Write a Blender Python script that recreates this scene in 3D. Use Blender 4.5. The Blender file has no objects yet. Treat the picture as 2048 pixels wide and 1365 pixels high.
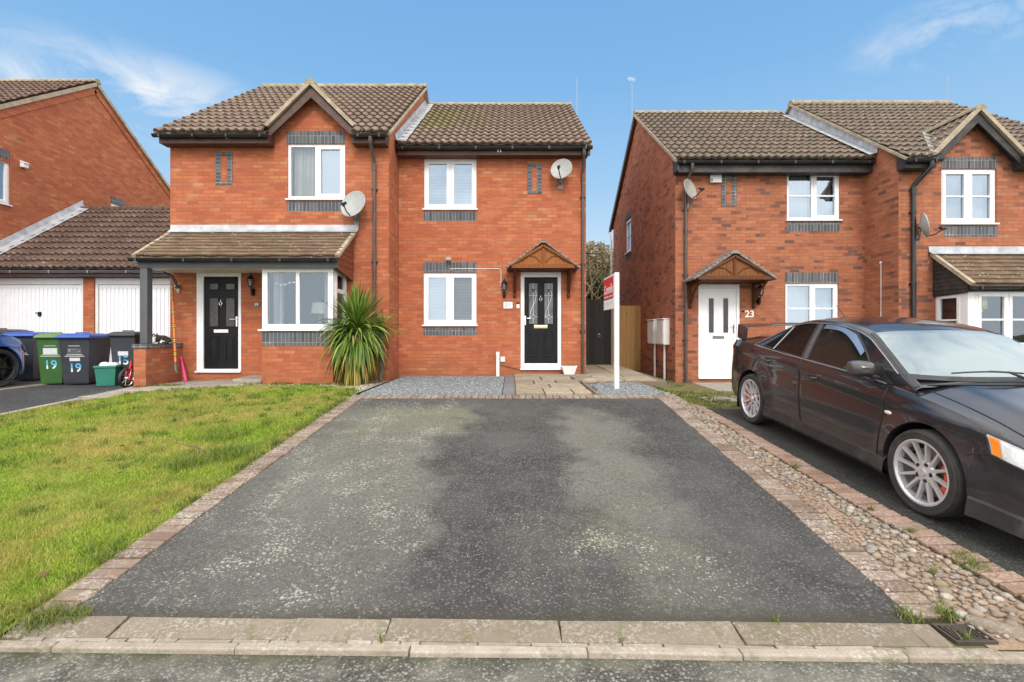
import bpy, bmesh, math, random
import numpy as np
from mathutils import Vector, Matrix
random.seed(7); RNG = np.random.default_rng(11)
R = math.radians
scene = bpy.context.scene
col = scene.collection

# ------------------------------------------------------------------ bookkeeping
ROOT = {}
def tag(o, label=None, cat=None, group=None, kind=None):
    if label: o['label'] = label
    if cat: o['category'] = cat
    if group: o['group'] = group
    if kind: o['kind'] = kind
    return o
def thing(name, label, cat, loc=(0, 0, 0), rot=(0, 0, 0), group=None):
    o = bpy.data.objects.new(name, None); col.objects.link(o)
    o.empty_display_size = 0.2
    o.location = loc; o.rotation_euler = rot
    ROOT[o.name] = Vector(loc)
    return tag(o, label, cat, group)
def dup(o, parent=None):
    c = o.copy(); col.objects.link(c)
    if parent is not None: c.parent = parent
    for ch in list(o.children): dup(ch, c)
    return c

class MB:
    """collects geometry for ONE mesh object; UVs are box-projected in metres"""
    def __init__(s): s.v = []; s.f = []; s.m = []; s.uv = {}; s.M = None
    def add(s, pts):
        b = len(s.v)
        if s.M is not None: pts = [tuple(s.M @ Vector(p)) for p in pts]
        s.v.extend([tuple(p) for p in pts]); return b
    def face(s, idx, m=0, uv=None):
        if uv is not None: s.uv[len(s.f)] = uv
        s.f.append(tuple(idx)); s.m.append(m)
    def poly(s, pts, m=0, uv=None):
        b = s.add(pts); s.face(range(b, b + len(pts)), m, uv)
    def box(s, x0, x1, y0, y1, z0, z1, m=0, taper=None):
        if x0 > x1: x0, x1 = x1, x0
        if y0 > y1: y0, y1 = y1, y0
        if z0 > z1: z0, z1 = z1, z0
        b = s.add([(x0,y0,z0),(x1,y0,z0),(x1,y1,z0),(x0,y1,z0),(x0,y0,z1),(x1,y0,z1),(x1,y1,z1),(x0,y1,z1)])
        for q in ((0,3,2,1),(4,5,6,7),(0,1,5,4),(1,2,6,5),(2,3,7,6),(3,0,4,7)): s.face([b+i for i in q], m)
    def hexa(s, p, m=0):
        b = s.add(p)
        for q in ((0,3,2,1),(4,5,6,7),(0,1,5,4),(1,2,6,5),(2,3,7,6),(3,0,4,7)): s.face([b+i for i in q], m)
    def bar(s, a, b, w, h, m=0, up=(0,0,1)):
        a = Vector(a); b = Vector(b); d = (b-a).normalized(); up = Vector(up)
        r = d.cross(up)
        if r.length < 1e-4: r = d.cross(Vector((0,1,0)))
        r.normalize(); u = r.cross(d).normalized()
        r = r*w/2; u = u*h/2
        s.hexa([a-r-u, b-r-u, b+r-u, a+r-u, a-r+u, b-r+u, b+r+u, a+r+u], m)
    def prism(s, pts, y0, y1, m=0):
        """polygon in XZ, extruded along Y"""
        n = len(pts)
        b = s.add([(x, y0, z) for x, z in pts] + [(x, y1, z) for x, z in pts])
        s.face([b+i for i in range(n)], m); s.face([b+n+i for i in reversed(range(n))], m)
        for i in range(n):
            j = (i+1) % n; s.face([b+j, b+i, b+n+i, b+n+j], m)
    def prismx(s, pts, x0, x1, m=0):
        """polygon in YZ, extruded along X"""
        n = len(pts)
        b = s.add([(x0, y, z) for y, z in pts] + [(x1, y, z) for y, z in pts])
        s.face([b+i for i in reversed(range(n))], m); s.face([b+n+i for i in range(n)], m)
        for i in range(n):
            j = (i+1) % n; s.face([b+i, b+j, b+n+j, b+n+i], m)
    def prismz(s, pts, z0, z1, m=0):
        n = len(pts)
        b = s.add([(x, y, z0) for x, y in pts] + [(x, y, z1) for x, y in pts])
        s.face([b+i for i in reversed(range(n))], m); s.face([b+n+i for i in range(n)], m)
        for i in range(n):
            j = (i+1) % n; s.face([b+i, b+j, b+n+j, b+n+i], m)
    def grid(s, rows, m=0, close=False, flip=False):
        nr = len(rows); nc = len(rows[0]); b = s.add([p for r in rows for p in r])
        for i in range(nr-1):
            for j in range(nc if close else nc-1):
                k = (j+1) % nc
                q = [b+i*nc+j, b+i*nc+k, b+(i+1)*nc+k, b+(i+1)*nc+j]
                s.face(q[::-1] if flip else q, m)
    def tube(s, path, r, n=8, m=0, cap=True):
        path = [Vector(p) for p in path]
        rr = r if isinstance(r, (list, tuple)) else [r]*len(path)
        rows = []; prev = None
        for i, p in enumerate(path):
            d = (path[min(i+1, len(path)-1)] - path[max(i-1, 0)]).normalized()
            if prev is None:
                a = d.cross(Vector((0, 0, 1)))
                if a.length < 1e-3: a = d.cross(Vector((0, 1, 0)))
            else:
                a = prev - d*prev.dot(d)
            a.normalize(); prev = a; bb = d.cross(a)
            rows.append([tuple(p + (a*math.cos(2*math.pi*k/n) + bb*math.sin(2*math.pi*k/n))*rr[i]) for k in range(n)])
        s.grid(rows, m, close=True)
        if cap:
            s.poly(rows[0][::-1], m); s.poly(rows[-1], m)
    def lathe(s, prof, n=24, m=0, axis='z', c=(0, 0, 0)):
        rows = []
        for r, h in prof:
            row = []
            for k in range(n):
                a = 2*math.pi*k/n; x = r*math.cos(a); y = r*math.sin(a)
                if axis == 'z': p = (c[0]+x, c[1]+y, c[2]+h)
                elif axis == 'x': p = (c[0]+h, c[1]+x, c[2]+y)
                else: p = (c[0]+x, c[1]+h, c[2]-y)
                row.append(p)
            rows.append(row)
        s.grid(rows, m, close=True)
    def ellip(s, c, r, n=10, k=7, m=0):
        rows = []
        for i in range(k+1):
            t = math.pi*i/k - math.pi/2
            rows.append([(c[0]+r[0]*max(math.cos(t), 1e-3)*math.cos(2*math.pi*j/n),
                          c[1]+r[1]*max(math.cos(t), 1e-3)*math.sin(2*math.pi*j/n), c[2]+r[2]*math.sin(t)) for j in range(n)])
        s.grid(rows, m, close=True)
    def build(s, name, mats, parent=None, smooth=False, world=True, bevel=0, angle=40, bseg=2):
        if not isinstance(mats, (list, tuple)): mats = [mats]
        off = Vector((0, 0, 0))
        if parent is not None and world:
            p = parent
            while p.parent is not None: p = p.parent
            off = ROOT.get(p.name, Vector((0, 0, 0)))
        V = np.array(s.v, dtype=np.float64) - np.array(off)
        me = bpy.data.meshes.new(name)
        me.from_pydata([tuple(p) for p in V], [], s.f)
        for mt in mats: me.materials.append(mt)
        nf = len(s.f)
        if len(mats) > 1: me.polygons.foreach_set('material_index', s.m)
        # box-projected uv
        Vw = np.array(s.v, dtype=np.float64)
        uvl = me.uv_layers.new(name='UVMap'); uvs = np.zeros((len(me.loops), 2)); k = 0
        me.calc_loop_triangles() if False else None
        nrm = np.zeros(nf*3); me.polygons.foreach_get('normal', nrm); nrm = nrm.reshape(-1, 3)
        for i, f in enumerate(s.f):
            L = len(f)
            if i in s.uv: uvs[k:k+L] = s.uv[i]
            else:
                n = nrm[i]; P = Vw[list(f)]
                ax, ay, az = abs(n[0]), abs(n[1]), abs(n[2])
                if az > .93: uvs[k:k+L, 0] = P[:, 0]; uvs[k:k+L, 1] = P[:, 1]
                elif ax > ay: uvs[k:k+L, 0] = P[:, 1]; uvs[k:k+L, 1] = P[:, 2]/max(.25, math.sqrt(max(1e-6, 1-az*az)))
                else: uvs[k:k+L, 0] = P[:, 0]; uvs[k:k+L, 1] = P[:, 2]/max(.25, math.sqrt(max(1e-6, 1-az*az)))
            k += L
        uvl.data.foreach_set('uv', uvs.ravel())
        if smooth:
            me.polygons.foreach_set('use_smooth', [True]*nf)
            if angle < 180:
                try: me.set_sharp_from_angle(angle=R(angle))
                except Exception: pass
        me.update()
        o = bpy.data.objects.new(name, me); col.objects.link(o)
        if parent is not None: o.parent = parent
        if bevel:
            b = o.modifiers.new('Bevel', 'BEVEL'); b.width = bevel; b.segments = bseg; b.limit_method = 'ANGLE'; b.angle_limit = R(35)
            b.harden_normals = False
        return o

def fast_mesh(name, V, F, mat, parent=None, smooth=False, nper=None):
    """numpy mesh: V (n,3), F (m,k) all the same size"""
    me = bpy.data.meshes.new(name)
    V = np.asarray(V, dtype=np.float32); F = np.asarray(F, dtype=np.int32)
    me.vertices.add(len(V)); me.vertices.foreach_set('co', V.ravel())
    k = F.shape[1]
    me.loops.add(F.size); me.loops.foreach_set('vertex_index', F.ravel())
    me.polygons.add(len(F)); me.polygons.foreach_set('loop_start', np.arange(len(F), dtype=np.int32)*k)
    try: me.polygons.foreach_set('loop_total', np.full(len(F), k, dtype=np.int32))
    except Exception: pass
    if smooth: me.polygons.foreach_set('use_smooth', np.ones(len(F), dtype=bool))
    me.update(calc_edges=True); me.validate()
    me.materials.append(mat)
    o = bpy.data.objects.new(name, me); col.objects.link(o)
    if parent is not None: o.parent = parent
    return o

def text_obj(name, body, size, mat, parent, loc, rot=(R(90), 0, 0), depth=0.002, align='CENTER', shear=0, bold=0, sx=1.0):
    cu = bpy.data.curves.new(name, 'FONT'); cu.body = body; cu.size = size; cu.extrude = depth
    cu.align_x = align; cu.align_y = 'CENTER'; cu.shear = shear; cu.offset = bold
    t = bpy.data.objects.new(name + '_tmp', cu); col.objects.link(t)
    bpy.context.view_layer.update()
    me = bpy.data.meshes.new_from_object(t.evaluated_get(bpy.context.evaluated_depsgraph_get()))
    col.objects.unlink(t); bpy.data.objects.remove(t); me.name = name
    me.materials.clear(); me.materials.append(mat)
    o = bpy.data.objects.new(name, me); col.objects.link(o)
    if parent is not None:
        o.parent = parent
    o.rotation_euler = rot; o.scale = (sx, 1, 1)
    off = Vector((0, 0, 0))
    o.location = Vector(loc) - off
    return o

# ------------------------------------------------------------------ camera measures
F, CX, CY, CAMZ = 960.0, 1024.0, 665.0, 1.55
def px(x, Y): return (x - CX) * Y / F
def pz(y, Y): return CAMZ + (CY - y) * Y / F

def sstep(a, b, x):
    t = min(1, max(0, (x-a)/(b-a))); return t*t*(3-2*t)
def ground(x, y):
    gm = min(max(.107*(y-2.6), 0), .56)
    gl = min(max(.083*(y-2.6), 0), .50)
    gr = min(max(.078*(y-2.0), 0), .39)
    t = sstep(-5.2, -7.4, -x if False else x) if False else (1-sstep(-7.6, -5.6, x))
    z = gm*(1-t) + gl*t
    u = sstep(2.45, 3.1, x)
    return z*(1-u) + gr*u

# ------------------------------------------------------------------ node helpers
def mk(name):
    m = bpy.data.materials.new(name); m.use_nodes = True
    nt = m.node_tree
    for n in list(nt.nodes): nt.nodes.remove(n)
    out = nt.nodes.new('ShaderNodeOutputMaterial')
    return m, nt, out
def nd(nt, typ, ins=None, **at):
    n = nt.nodes.new('ShaderNode' + typ)
    for k, v in at.items(): setattr(n, k, v)
    for k, v in (ins or {}).items():
        s = n.inputs[k]
        if isinstance(v, bpy.types.NodeSocket): nt.links.new(v, s)
        else:
            if s.type == 'RGBA' and len(v) == 3: v = (*v, 1)
            s.default_value = v
    return n
def mth(nt, op, a, b=None, c=None, clamp=False):
    n = nt.nodes.new('ShaderNodeMath'); n.operation = op; n.use_clamp = clamp
    for i, v in enumerate((a, b, c)):
        if v is None: continue
        if isinstance(v, bpy.types.NodeSocket): nt.links.new(v, n.inputs[i])
        else: n.inputs[i].default_value = v
    return n.outputs[0]
def ramp(nt, fac, stops, interp='LINEAR'):
    n = nt.nodes.new('ShaderNodeValToRGB'); n.color_ramp.interpolation = interp
    e = n.color_ramp.elements
    while len(e) < len(stops): e.new(.5)
    for i, (p, c) in enumerate(stops):
        e[i].position = p; e[i].color = (*c, 1) if len(c) == 3 else c
    nt.links.new(fac, n.inputs[0]); return n.outputs['Color']
def mix(nt, fac, a, b, blend='MIX'):
    n = nt.nodes.new('ShaderNodeMix'); n.data_type = 'RGBA'; n.blend_type = blend
    for k, v in ((0, fac), (6, a), (7, b)):
        s = n.inputs[k]
        if isinstance(v, bpy.types.NodeSocket): nt.links.new(v, s)
        else: s.default_value = (*v, 1) if (k > 0 and len(v) == 3) else v
    return n.outputs[2]
def noise(nt, vec, scale, detail=3, rough=.55, dist=0):
    n = nd(nt, 'TexNoise', {'Scale': scale, 'Detail': detail, 'Roughness': rough, 'Distortion': dist})
    if vec is not None: nt.links.new(vec, n.inputs['Vector'])
    return n.outputs['Fac']
def mrange(nt, v, a, b, c=0., d=1.):
    n = nd(nt, 'MapRange', {'Value': v, 'From Min': a, 'From Max': b, 'To Min': c, 'To Max': d}); return n.outputs[0]
def geo_pos(nt): return nd(nt, 'NewGeometry').outputs['Position']
def island(nt): return nd(nt, 'NewGeometry').outputs['Random Per Island']
def objc(nt): return nd(nt, 'TexCoord').outputs['Object']
def bsdf(nt, out, base, rough=.6, metal=0., normal=None, spec=.5, coat=0., **kw):
    ins = {'Base Color': base, 'Roughness': rough, 'Metallic': metal, 'Specular IOR Level': spec}
    if coat: ins['Coat Weight'] = coat; ins['Coat Roughness'] = kw.pop('coat_rough', .03)
    ins.update(kw)
    b = nd(nt, 'BsdfPrincipled', ins)
    if normal is not None: nt.links.new(normal, b.inputs['Normal'])
    nt.links.new(b.outputs[0], out.inputs[0]); return b
def bump(nt, h, strength=.5, dist=.01):
    return nd(nt, 'Bump', {'Height': h, 'Strength': strength, 'Distance': dist}).outputs[0]

def simple(name, c, rough=.6, metal=0., var=.12, vscale=6., coat=0., spec=.5, bmp=0., bscale=60., dirt=None, isl=0.):
    """painted / moulded surface with tone variation and optional dirt"""
    m, nt, out = mk(name); p = geo_pos(nt)
    n1 = noise(nt, p, vscale, 4)
    base = mix(nt, mrange(nt, n1, .3, .7), tuple(x*(1-var) for x in c), tuple(min(1, x*(1+var)) for x in c))
    if isl:
        r = island(nt); k = mrange(nt, r, 0, 1, 1-isl, 1+isl)
        base = mix(nt, 1., base, nd(nt, 'CombineColor', {'Red': k, 'Green': k, 'Blue': k}).outputs[0], 'MULTIPLY')
    if dirt is not None:
        n2 = noise(nt, p, 2.6, 5, .65)
        base = mix(nt, mrange(nt, n2, .52, .78, 0, dirt[3] if len(dirt) > 3 else .6), base, dirt[:3])
    nrm = bump(nt, noise(nt, p, bscale, 3), bmp, .01) if bmp else None
    rg = mrange(nt, noise(nt, p, vscale*2.3, 3), .3, .7, rough*.85, min(1, rough*1.15))
    bsdf(nt, out, base, rg, metal, nrm, spec, coat)
    return m
# ================================================================== materials
def uvxy(nt):
    s = nd(nt, 'SeparateXYZ', {0: nd(nt, 'UVMap').outputs[0]}); return s.outputs[0], s.outputs[1]

def brick_mat(name, stops, mortar=(.36, .27, .2), w=.225, h=.075, m=.011, vertical=False, stack=False, weather=.35, patch=None):
    mt, nt, out = mk(name)
    u, v = uvxy(nt); p = geo_pos(nt)
    if vertical: u, v = v, u
    row = mth(nt, 'FLOOR', mth(nt, 'DIVIDE', v, h))
    sh = 0.0 if stack else mth(nt, 'MULTIPLY', mth(nt, 'MODULO', mth(nt, 'ABSOLUTE', row), 2.), .5)
    uu = mth(nt, 'ADD', mth(nt, 'DIVIDE', u, w), sh)
    colm = mth(nt, 'FLOOR', uu)
    fu = mth(nt, 'MULTIPLY', mth(nt, 'FRACT', uu), w); fv = mth(nt, 'MULTIPLY', mth(nt, 'FRACT', mth(nt, 'DIVIDE', v, h)), h)
    mm = mth(nt, 'MAXIMUM', mth(nt, 'LESS_THAN', fu, m), mth(nt, 'LESS_THAN', fv, m))
    wn = nd(nt, 'TexWhiteNoise', {'Vector': nd(nt, 'CombineXYZ', {0: colm, 1: row, 2: 3.7}).outputs[0]}, noise_dimensions='3D')
    r = wn.outputs['Value']
    if patch:      # clusters of odd bricks
        pn = noise(nt, p, patch[0], 2)
        r = mth(nt, 'ADD', r, mrange(nt, pn, .35, .75, -patch[1], patch[1]), clamp=True)
    c = ramp(nt, r, stops)
    tone = mrange(nt, nd(nt, 'SeparateColor', {0: wn.outputs['Color']}).outputs[1], 0, 1, .9, 1.09)
    c = mix(nt, 1., c, nd(nt, 'CombineColor', {0: tone, 1: tone, 2: tone}).outputs[0], 'MULTIPLY')
    c = mix(nt, mrange(nt, noise(nt, p, 55, 3), .3, .75, 0, .35), c, tuple(x*.55 for x in stops[len(stops)//2][1]))
    c = mix(nt, mrange(nt, noise(nt, p, 1.1, 5, .65), .5, .78, 0, weather), c, tuple(x*.55 for x in stops[len(stops)//2][1]))
    # pale bloom here and there, and dirt splash near the ground
    c = mix(nt, mrange(nt, noise(nt, p, 2.3, 4, .7), .62, .85, 0, weather*.7), c, (.5, .33, .22))
    stk = noise(nt, nd(nt, 'Mapping', {'Vector': p, 'Scale': (5, 5, .45)}).outputs[0], 1.3, 4, .65)
    c = mix(nt, mrange(nt, stk, .52, .75, 0, weather*.8), c, tuple(x*.5 for x in stops[len(stops)//2][1]))
    c = mix(nt, mm, c, mix(nt, mrange(nt, noise(nt, p, 3.1, 4, .7), .5, .7), mortar, tuple(min(1, x*1.9) for x in mortar)))
    z = nd(nt, 'SeparateXYZ', {0: p}).outputs[2]
    c = mix(nt, mth(nt, 'MULTIPLY', mrange(nt, z, .45, 1.0, .55, 0), noise(nt, p, 5, 3), clamp=True), c, (.2, .1, .05))
    hgt = mth(nt, 'SUBTRACT', mth(nt, 'MULTIPLY', noise(nt, p, 90, 2), .4), mth(nt, 'MULTIPLY', mm, 1.))
    bsdf(nt, out, c, .88, 0, bump(nt, hgt, .5, .006), .25)
    return mt

BR = [(0, (.40, .104, .05)), (.2, (.44, .122, .056)), (.55, (.485, .144, .064)), (.84, (.51, .166, .074)), (.94, (.505, .196, .09)), (1, (.50, .23, .11))]
BR2 = [(0, (.14, .075, .06)), (.05, (.23, .09, .06)), (.15, (.36, .122, .066)), (.5, (.41, .144, .074)), (.85, (.45, .166, .083)), (1, (.445, .185, .096))]
m_brick = brick_mat('red_brick', BR, mortar=(.24, .115, .075), m=.012, patch=(1.3, .22), weather=.4)
m_brick2 = brick_mat('mottled_red_brick', BR2, mortar=(.21, .11, .075), m=.012, patch=(1.6, .2), weather=.45)
m_soldier = brick_mat('grey_engineering_brick', [(0, (.075, .085, .098)), (.5, (.105, .115, .13)), (1, (.15, .158, .17))], mortar=(.24, .225, .21), w=.225, h=.075, vertical=True, stack=True, weather=.2)
m_greyband = brick_mat('grey_brick_course', [(0, (.08, .088, .10)), (.5, (.105, .112, .125)), (1, (.15, .155, .165))], mortar=(.23, .215, .2), w=.112, h=.075, stack=True, weather=.2)

def tile_mat(name, base, dark, pale, lichen=.25, moss=None, gauge=.345, tw=.36, mossamt=.0):
    """concrete roof tiles: tone per tile, streaks, lichen dots, moss; uv = metres on the slope"""
    mt, nt, out = mk(name); u, v = uvxy(nt); p = geo_pos(nt)
    wn = nd(nt, 'TexWhiteNoise', {'Vector': nd(nt, 'CombineXYZ', {0: mth(nt, 'FLOOR', mth(nt, 'DIVIDE', u, tw)), 1: mth(nt, 'FLOOR', mth(nt, 'DIVIDE', v, gauge))}).outputs[0]})
    c = mix(nt, wn.outputs['Value'], base, tuple(x*.72 for x in base))
    c = mix(nt, mrange(nt, noise(nt, p, 3, 5, .65), .4, .72), c, dark)
    fv = mth(nt, 'FRACT', mth(nt, 'DIVIDE', v, gauge))
    c = mix(nt, mrange(nt, fv, .0, .28, .5, 0), c, pale)                       # worn pale nose of every tile
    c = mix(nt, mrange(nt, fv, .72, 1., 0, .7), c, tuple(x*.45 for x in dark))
    c = mix(nt, mrange(nt, fv, .03, .06, .85, 0), c, tuple(x*.3 for x in dark))  # shade under each tile nose painted as a dark line
    if gauge > .3:
        fu = mth(nt, 'FRACT', mth(nt, 'DIVIDE', u, .18)); c = mix(nt, mth(nt, 'MULTIPLY', mth(nt, 'GREATER_THAN', fu, .66), .4), c, tuple(x*.5 for x in dark))  # shade in the pans between rolls painted into the colour
    vo = nd(nt, 'TexVoronoi', {'Vector': p, 'Scale': 17., 'Randomness': 1.})
    dots = mth(nt, 'MULTIPLY', mth(nt, 'LESS_THAN', vo.outputs['Distance'], .3), mrange(nt, noise(nt, p, 4.2, 4, .7), .5, .66))
    c = mix(nt, mth(nt, 'MULTIPLY', dots, lichen, clamp=True), c, (.55, .53, .42))
    c = mix(nt, mrange(nt, noise(nt, p, 38, 3), .55, .8, 0, .5), c, pale)
    if mossamt:
        mz = mrange(nt, noise(nt, p, 6.5, 5, .75), .68-mossamt, .8-mossamt*.4)
        if moss is not None:       # moss only around a place on the roof
            d = nd(nt, 'VectorMath', {0: p, 1: moss[:3]}, operation='DISTANCE').outputs['Value']
            mz = mth(nt, 'MULTIPLY', mz, mrange(nt, d, moss[3]*.3, moss[3], 1, 0))
        c = mix(nt, mz, c, (.13, .145, .02))
    bsdf(nt, out, c, .9, 0, bump(nt, noise(nt, p, 70, 3), .4, .008), .2)
    return mt
m_tile = tile_mat('brown_pantile', (.225, .155, .118), (.125, .087, .068), (.38, .285, .225), .6, mossamt=.1)
m_tile_mossy = tile_mat('brown_pantile_mossy', (.26, .178, .136), (.14, .098, .076), (.42, .32, .255), .35, moss=(-2.0, 12.6, 7.2, 1.7), mossamt=.3)
m_tile_grey = tile_mat('grey_brown_pantile', (.182, .136, .106), (.098, .076, .06), (.33, .262, .205), .75, mossamt=.1)
m_tile_red = tile_mat('dark_red_brown_pantile', (.15, .092, .07), (.08, .052, .042), (.26, .175, .135), .45)
m_tile_bay = tile_mat('lichened_flat_tile', (.205, .135, .092), (.09, .06, .042), (.38, .285, .19), 1., gauge=.15, tw=.2, mossamt=.13)
m_slate = tile_mat('grey_canopy_slate', (.3, .29, .28), (.2, .19, .18), (.42, .4, .38), .25, gauge=.13, tw=.17)
m_canopy_tile = tile_mat('brown_canopy_tile', (.36, .255, .2), (.22, .15, .12), (.46, .35, .29), .15, gauge=.13, tw=.17)
m_ridge = simple('ridge_tile_concrete', (.3, .255, .175), .92, var=.35, vscale=7, bmp=.5, dirt=(.17, .17, .035, .7))
m_verge = simple('verge_mortar', (.38, .31, .23), .92, var=.25, vscale=6, bmp=.4, dirt=(.2, .18, .07, .6))
m_lead = simple('lead_flashing', (.42, .44, .47), .55, .3, var=.25, vscale=5, bmp=.25, bscale=25, dirt=(.62, .63, .64, .8))
m_valley = simple('weathered_valley_lead', (.27, .27, .26), .7, .1, var=.3, vscale=8, dirt=(.2, .2, .08, .7))
m_brownwood = simple('brown_stained_timber', (.085, .042, .03), .5, var=.3, vscale=8, bmp=.2)
m_blackwood = simple('weathered_black_timber', (.028, .027, .028), .55, var=.4, vscale=8, bmp=.3, dirt=(.16, .13, .10, .35))
m_greywood = simple('grey_painted_timber', (.085, .09, .1), .5, var=.15, vscale=4, bmp=.15)
m_gutter = simple('black_gutter_plastic', (.018, .02, .023), .32, var=.3, vscale=5, dirt=(.06, .065, .05, .5))
m_brownpipe = simple('brown_downpipe_plastic', (.075, .055, .048), .35, var=.2, vscale=4)
m_upvc = simple('white_upvc', (.82, .82, .84), .28, var=.03, vscale=3, dirt=(.68, .67, .64, .35))
m_upvc_dull = simple('dull_white_plastic', (.72, .71, .69), .4, var=.06, vscale=5, dirt=(.5, .47, .42, .5))
m_soffit = simple('cream_soffit_board', (.62, .59, .53), .6, var=.08, vscale=4, dirt=(.45, .4, .32, .6))
m_rubber = simple('black_seal', (.015, .015, .016), .5, var=.2)
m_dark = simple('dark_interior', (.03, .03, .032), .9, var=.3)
m_room = simple('room_wall', (.13, .115, .10), .9, var=.2, vscale=2)
m_chrome = simple('polished_chrome', (.82, .8, .77), .14, 1., var=.05)
m_gold = simple('brushed_brass', (.75, .6, .38), .22, 1., var=.08)
m_blackdoor = simple('black_composite_door', (.009, .0095, .012), .42, var=.3, vscale=5, bmp=.06, bscale=180, spec=.22)
m_whitedoor = simple('white_composite_door', (.8, .8, .83), .25, var=.03, vscale=3)
m_dish = simple('grey_dish_paint', (.36, .37, .36), .5, var=.1, vscale=9, dirt=(.33, .31, .27, .5))
m_dishdark = simple('tinted_dish_paint', (.3, .29, .26), .5, var=.14, vscale=9, dirt=(.2, .18, .14, .6))
m_greymetal = simple('grey_metal', (.2, .205, .21), .4, .6, var=.15)
m_blackmetal = simple('black_metal', (.012, .012, .013), .38, .3, var=.25)
m_white = simple('white_paint', (.8, .8, .8), .4, var=.04, dirt=(.66, .64, .6, .4))
m_concrete = simple('concrete', (.38, .33, .27), .92, var=.22, vscale=4, bmp=.5, dirt=(.17, .14, .10, .8), isl=.12)
m_ply = simple('yellowed_timber', (.34, .19, .075), .6, var=.22, vscale=5, bmp=.2)

def wood_mat(name, c, d, s=(14., 14., .9), isl=.15, rough=.6, knots=0.):
    mt, nt, out = mk(name); p = geo_pos(nt)
    q = nd(nt, 'Mapping', {'Vector': p, 'Scale': s}).outputs[0]
    n1 = noise(nt, q, 2.2, 5, .65, .6)
    b = mix(nt, mrange(nt, n1, .3, .72), c, d)
    k = mrange(nt, island(nt), 0, 1, 1-isl, 1+isl)
    b = mix(nt, 1., b, nd(nt, 'CombineColor', {0: k, 1: k, 2: k}).outputs[0], 'MULTIPLY')
    if knots:
        vo = nd(nt, 'TexVoronoi', {'Vector': nd(nt, 'Mapping', {'Vector': p, 'Scale': (1, 1, .6)}).outputs[0], 'Scale': 5.5})
        b = mix(nt, mrange(nt, vo.outputs['Distance'], .06, .13, .85, 0), b, tuple(x*.25 for x in d))
    bsdf(nt, out, b, rough, 0, bump(nt, n1, .25, .004), .2)
    return mt
m_oak = wood_mat('golden_oak_stain', (.34, .125, .032), (.24, .078, .02))
m_oakf = wood_mat('oak_frame_stain', (.26, .092, .024), (.17, .055, .016))
m_oak3 = wood_mat('brown_stain', (.24, .095, .03), (.15, .055, .018))
m_oak3f = wood_mat('brown_frame_stain', (.15, .055, .02), (.09, .032, .013))
m_oakd = wood_mat('dark_oak_stain', (.12, .04, .018), (.065, .022, .012))
m_fence = wood_mat('tan_fence_board', (.42, .25, .1), (.3, .165, .06), isl=.16, knots=1.)
m_gate = wood_mat('charred_black_board', (.022, .02, .019), (.012, .011, .011), isl=.3)
m_post = wood_mat('weathered_grey_post', (.22, .17, .125), (.14, .11, .08), isl=.1)

def glass_mat(name, tint=(.86, .9, .92), refl=.18, rough=.015):
    """window glass: a see-through part and a mirror part that grows at grazing angles"""
    mt, nt, out = mk(name)
    lw = nd(nt, 'LayerWeight', {'Blend': .35}).outputs['Fresnel']
    f = mth(nt, 'ADD', mth(nt, 'MULTIPLY', lw, .75), refl, clamp=True)
    n = bump(nt, noise(nt, geo_pos(nt), 2.2, 1), .02, .05)
    g = nd(nt, 'BsdfGlossy', {'Color': (.62, .74, .86, 1), 'Roughness': rough, 'Normal': n}).outputs[0]
    t = nd(nt, 'BsdfTransparent', {'Color': (*tint, 1)}).outputs[0]
    mx = nd(nt, 'MixShader', {0: f, 1: t, 2: g})
    nt.links.new(mx.outputs[0], out.inputs[0]); return mt
m_glass = glass_mat('window_glass', refl=.16)
m_glass_sky = glass_mat('sky_reflecting_glass', refl=.42)
m_glass_frost = simple('frosted_dark_glass', (.055, .05, .05), .25, var=.25, vscale=12)
m_glass_lead = simple('leaded_obscure_glass', (.10, .115, .12), .12, var=.45, vscale=5, bmp=.15, bscale=30)

def blind_mat(name, c):
    mt, nt, out = mk(name); u, v = uvxy(nt); p = geo_pos(nt)
    f = mth(nt, 'FRACT', mth(nt, 'DIVIDE', nd(nt, 'SeparateXYZ', {0: p}).outputs[2], .034))
    b = mix(nt, mrange(nt, f, .0, .35, 1, 0), c, tuple(x*.5 for x in c))
    bsdf(nt, out, b, .5, 0, bump(nt, f, .4, .01), .3); return mt
m_blind = blind_mat('white_slat_blind', (.46, .5, .55))
m_blindd = blind_mat('shaded_slat_blind', (.26, .235, .19))
m_curtain = simple('cream_curtain', (.66, .62, .54), .9, var=.1, vscale=3)
m_net = simple('net_curtain', (.6, .6, .6), .9, var=.1, vscale=5)
m_dullpane = simple('grey_roller_blind', (.4, .41, .4), .8, var=.1, vscale=2)

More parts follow.
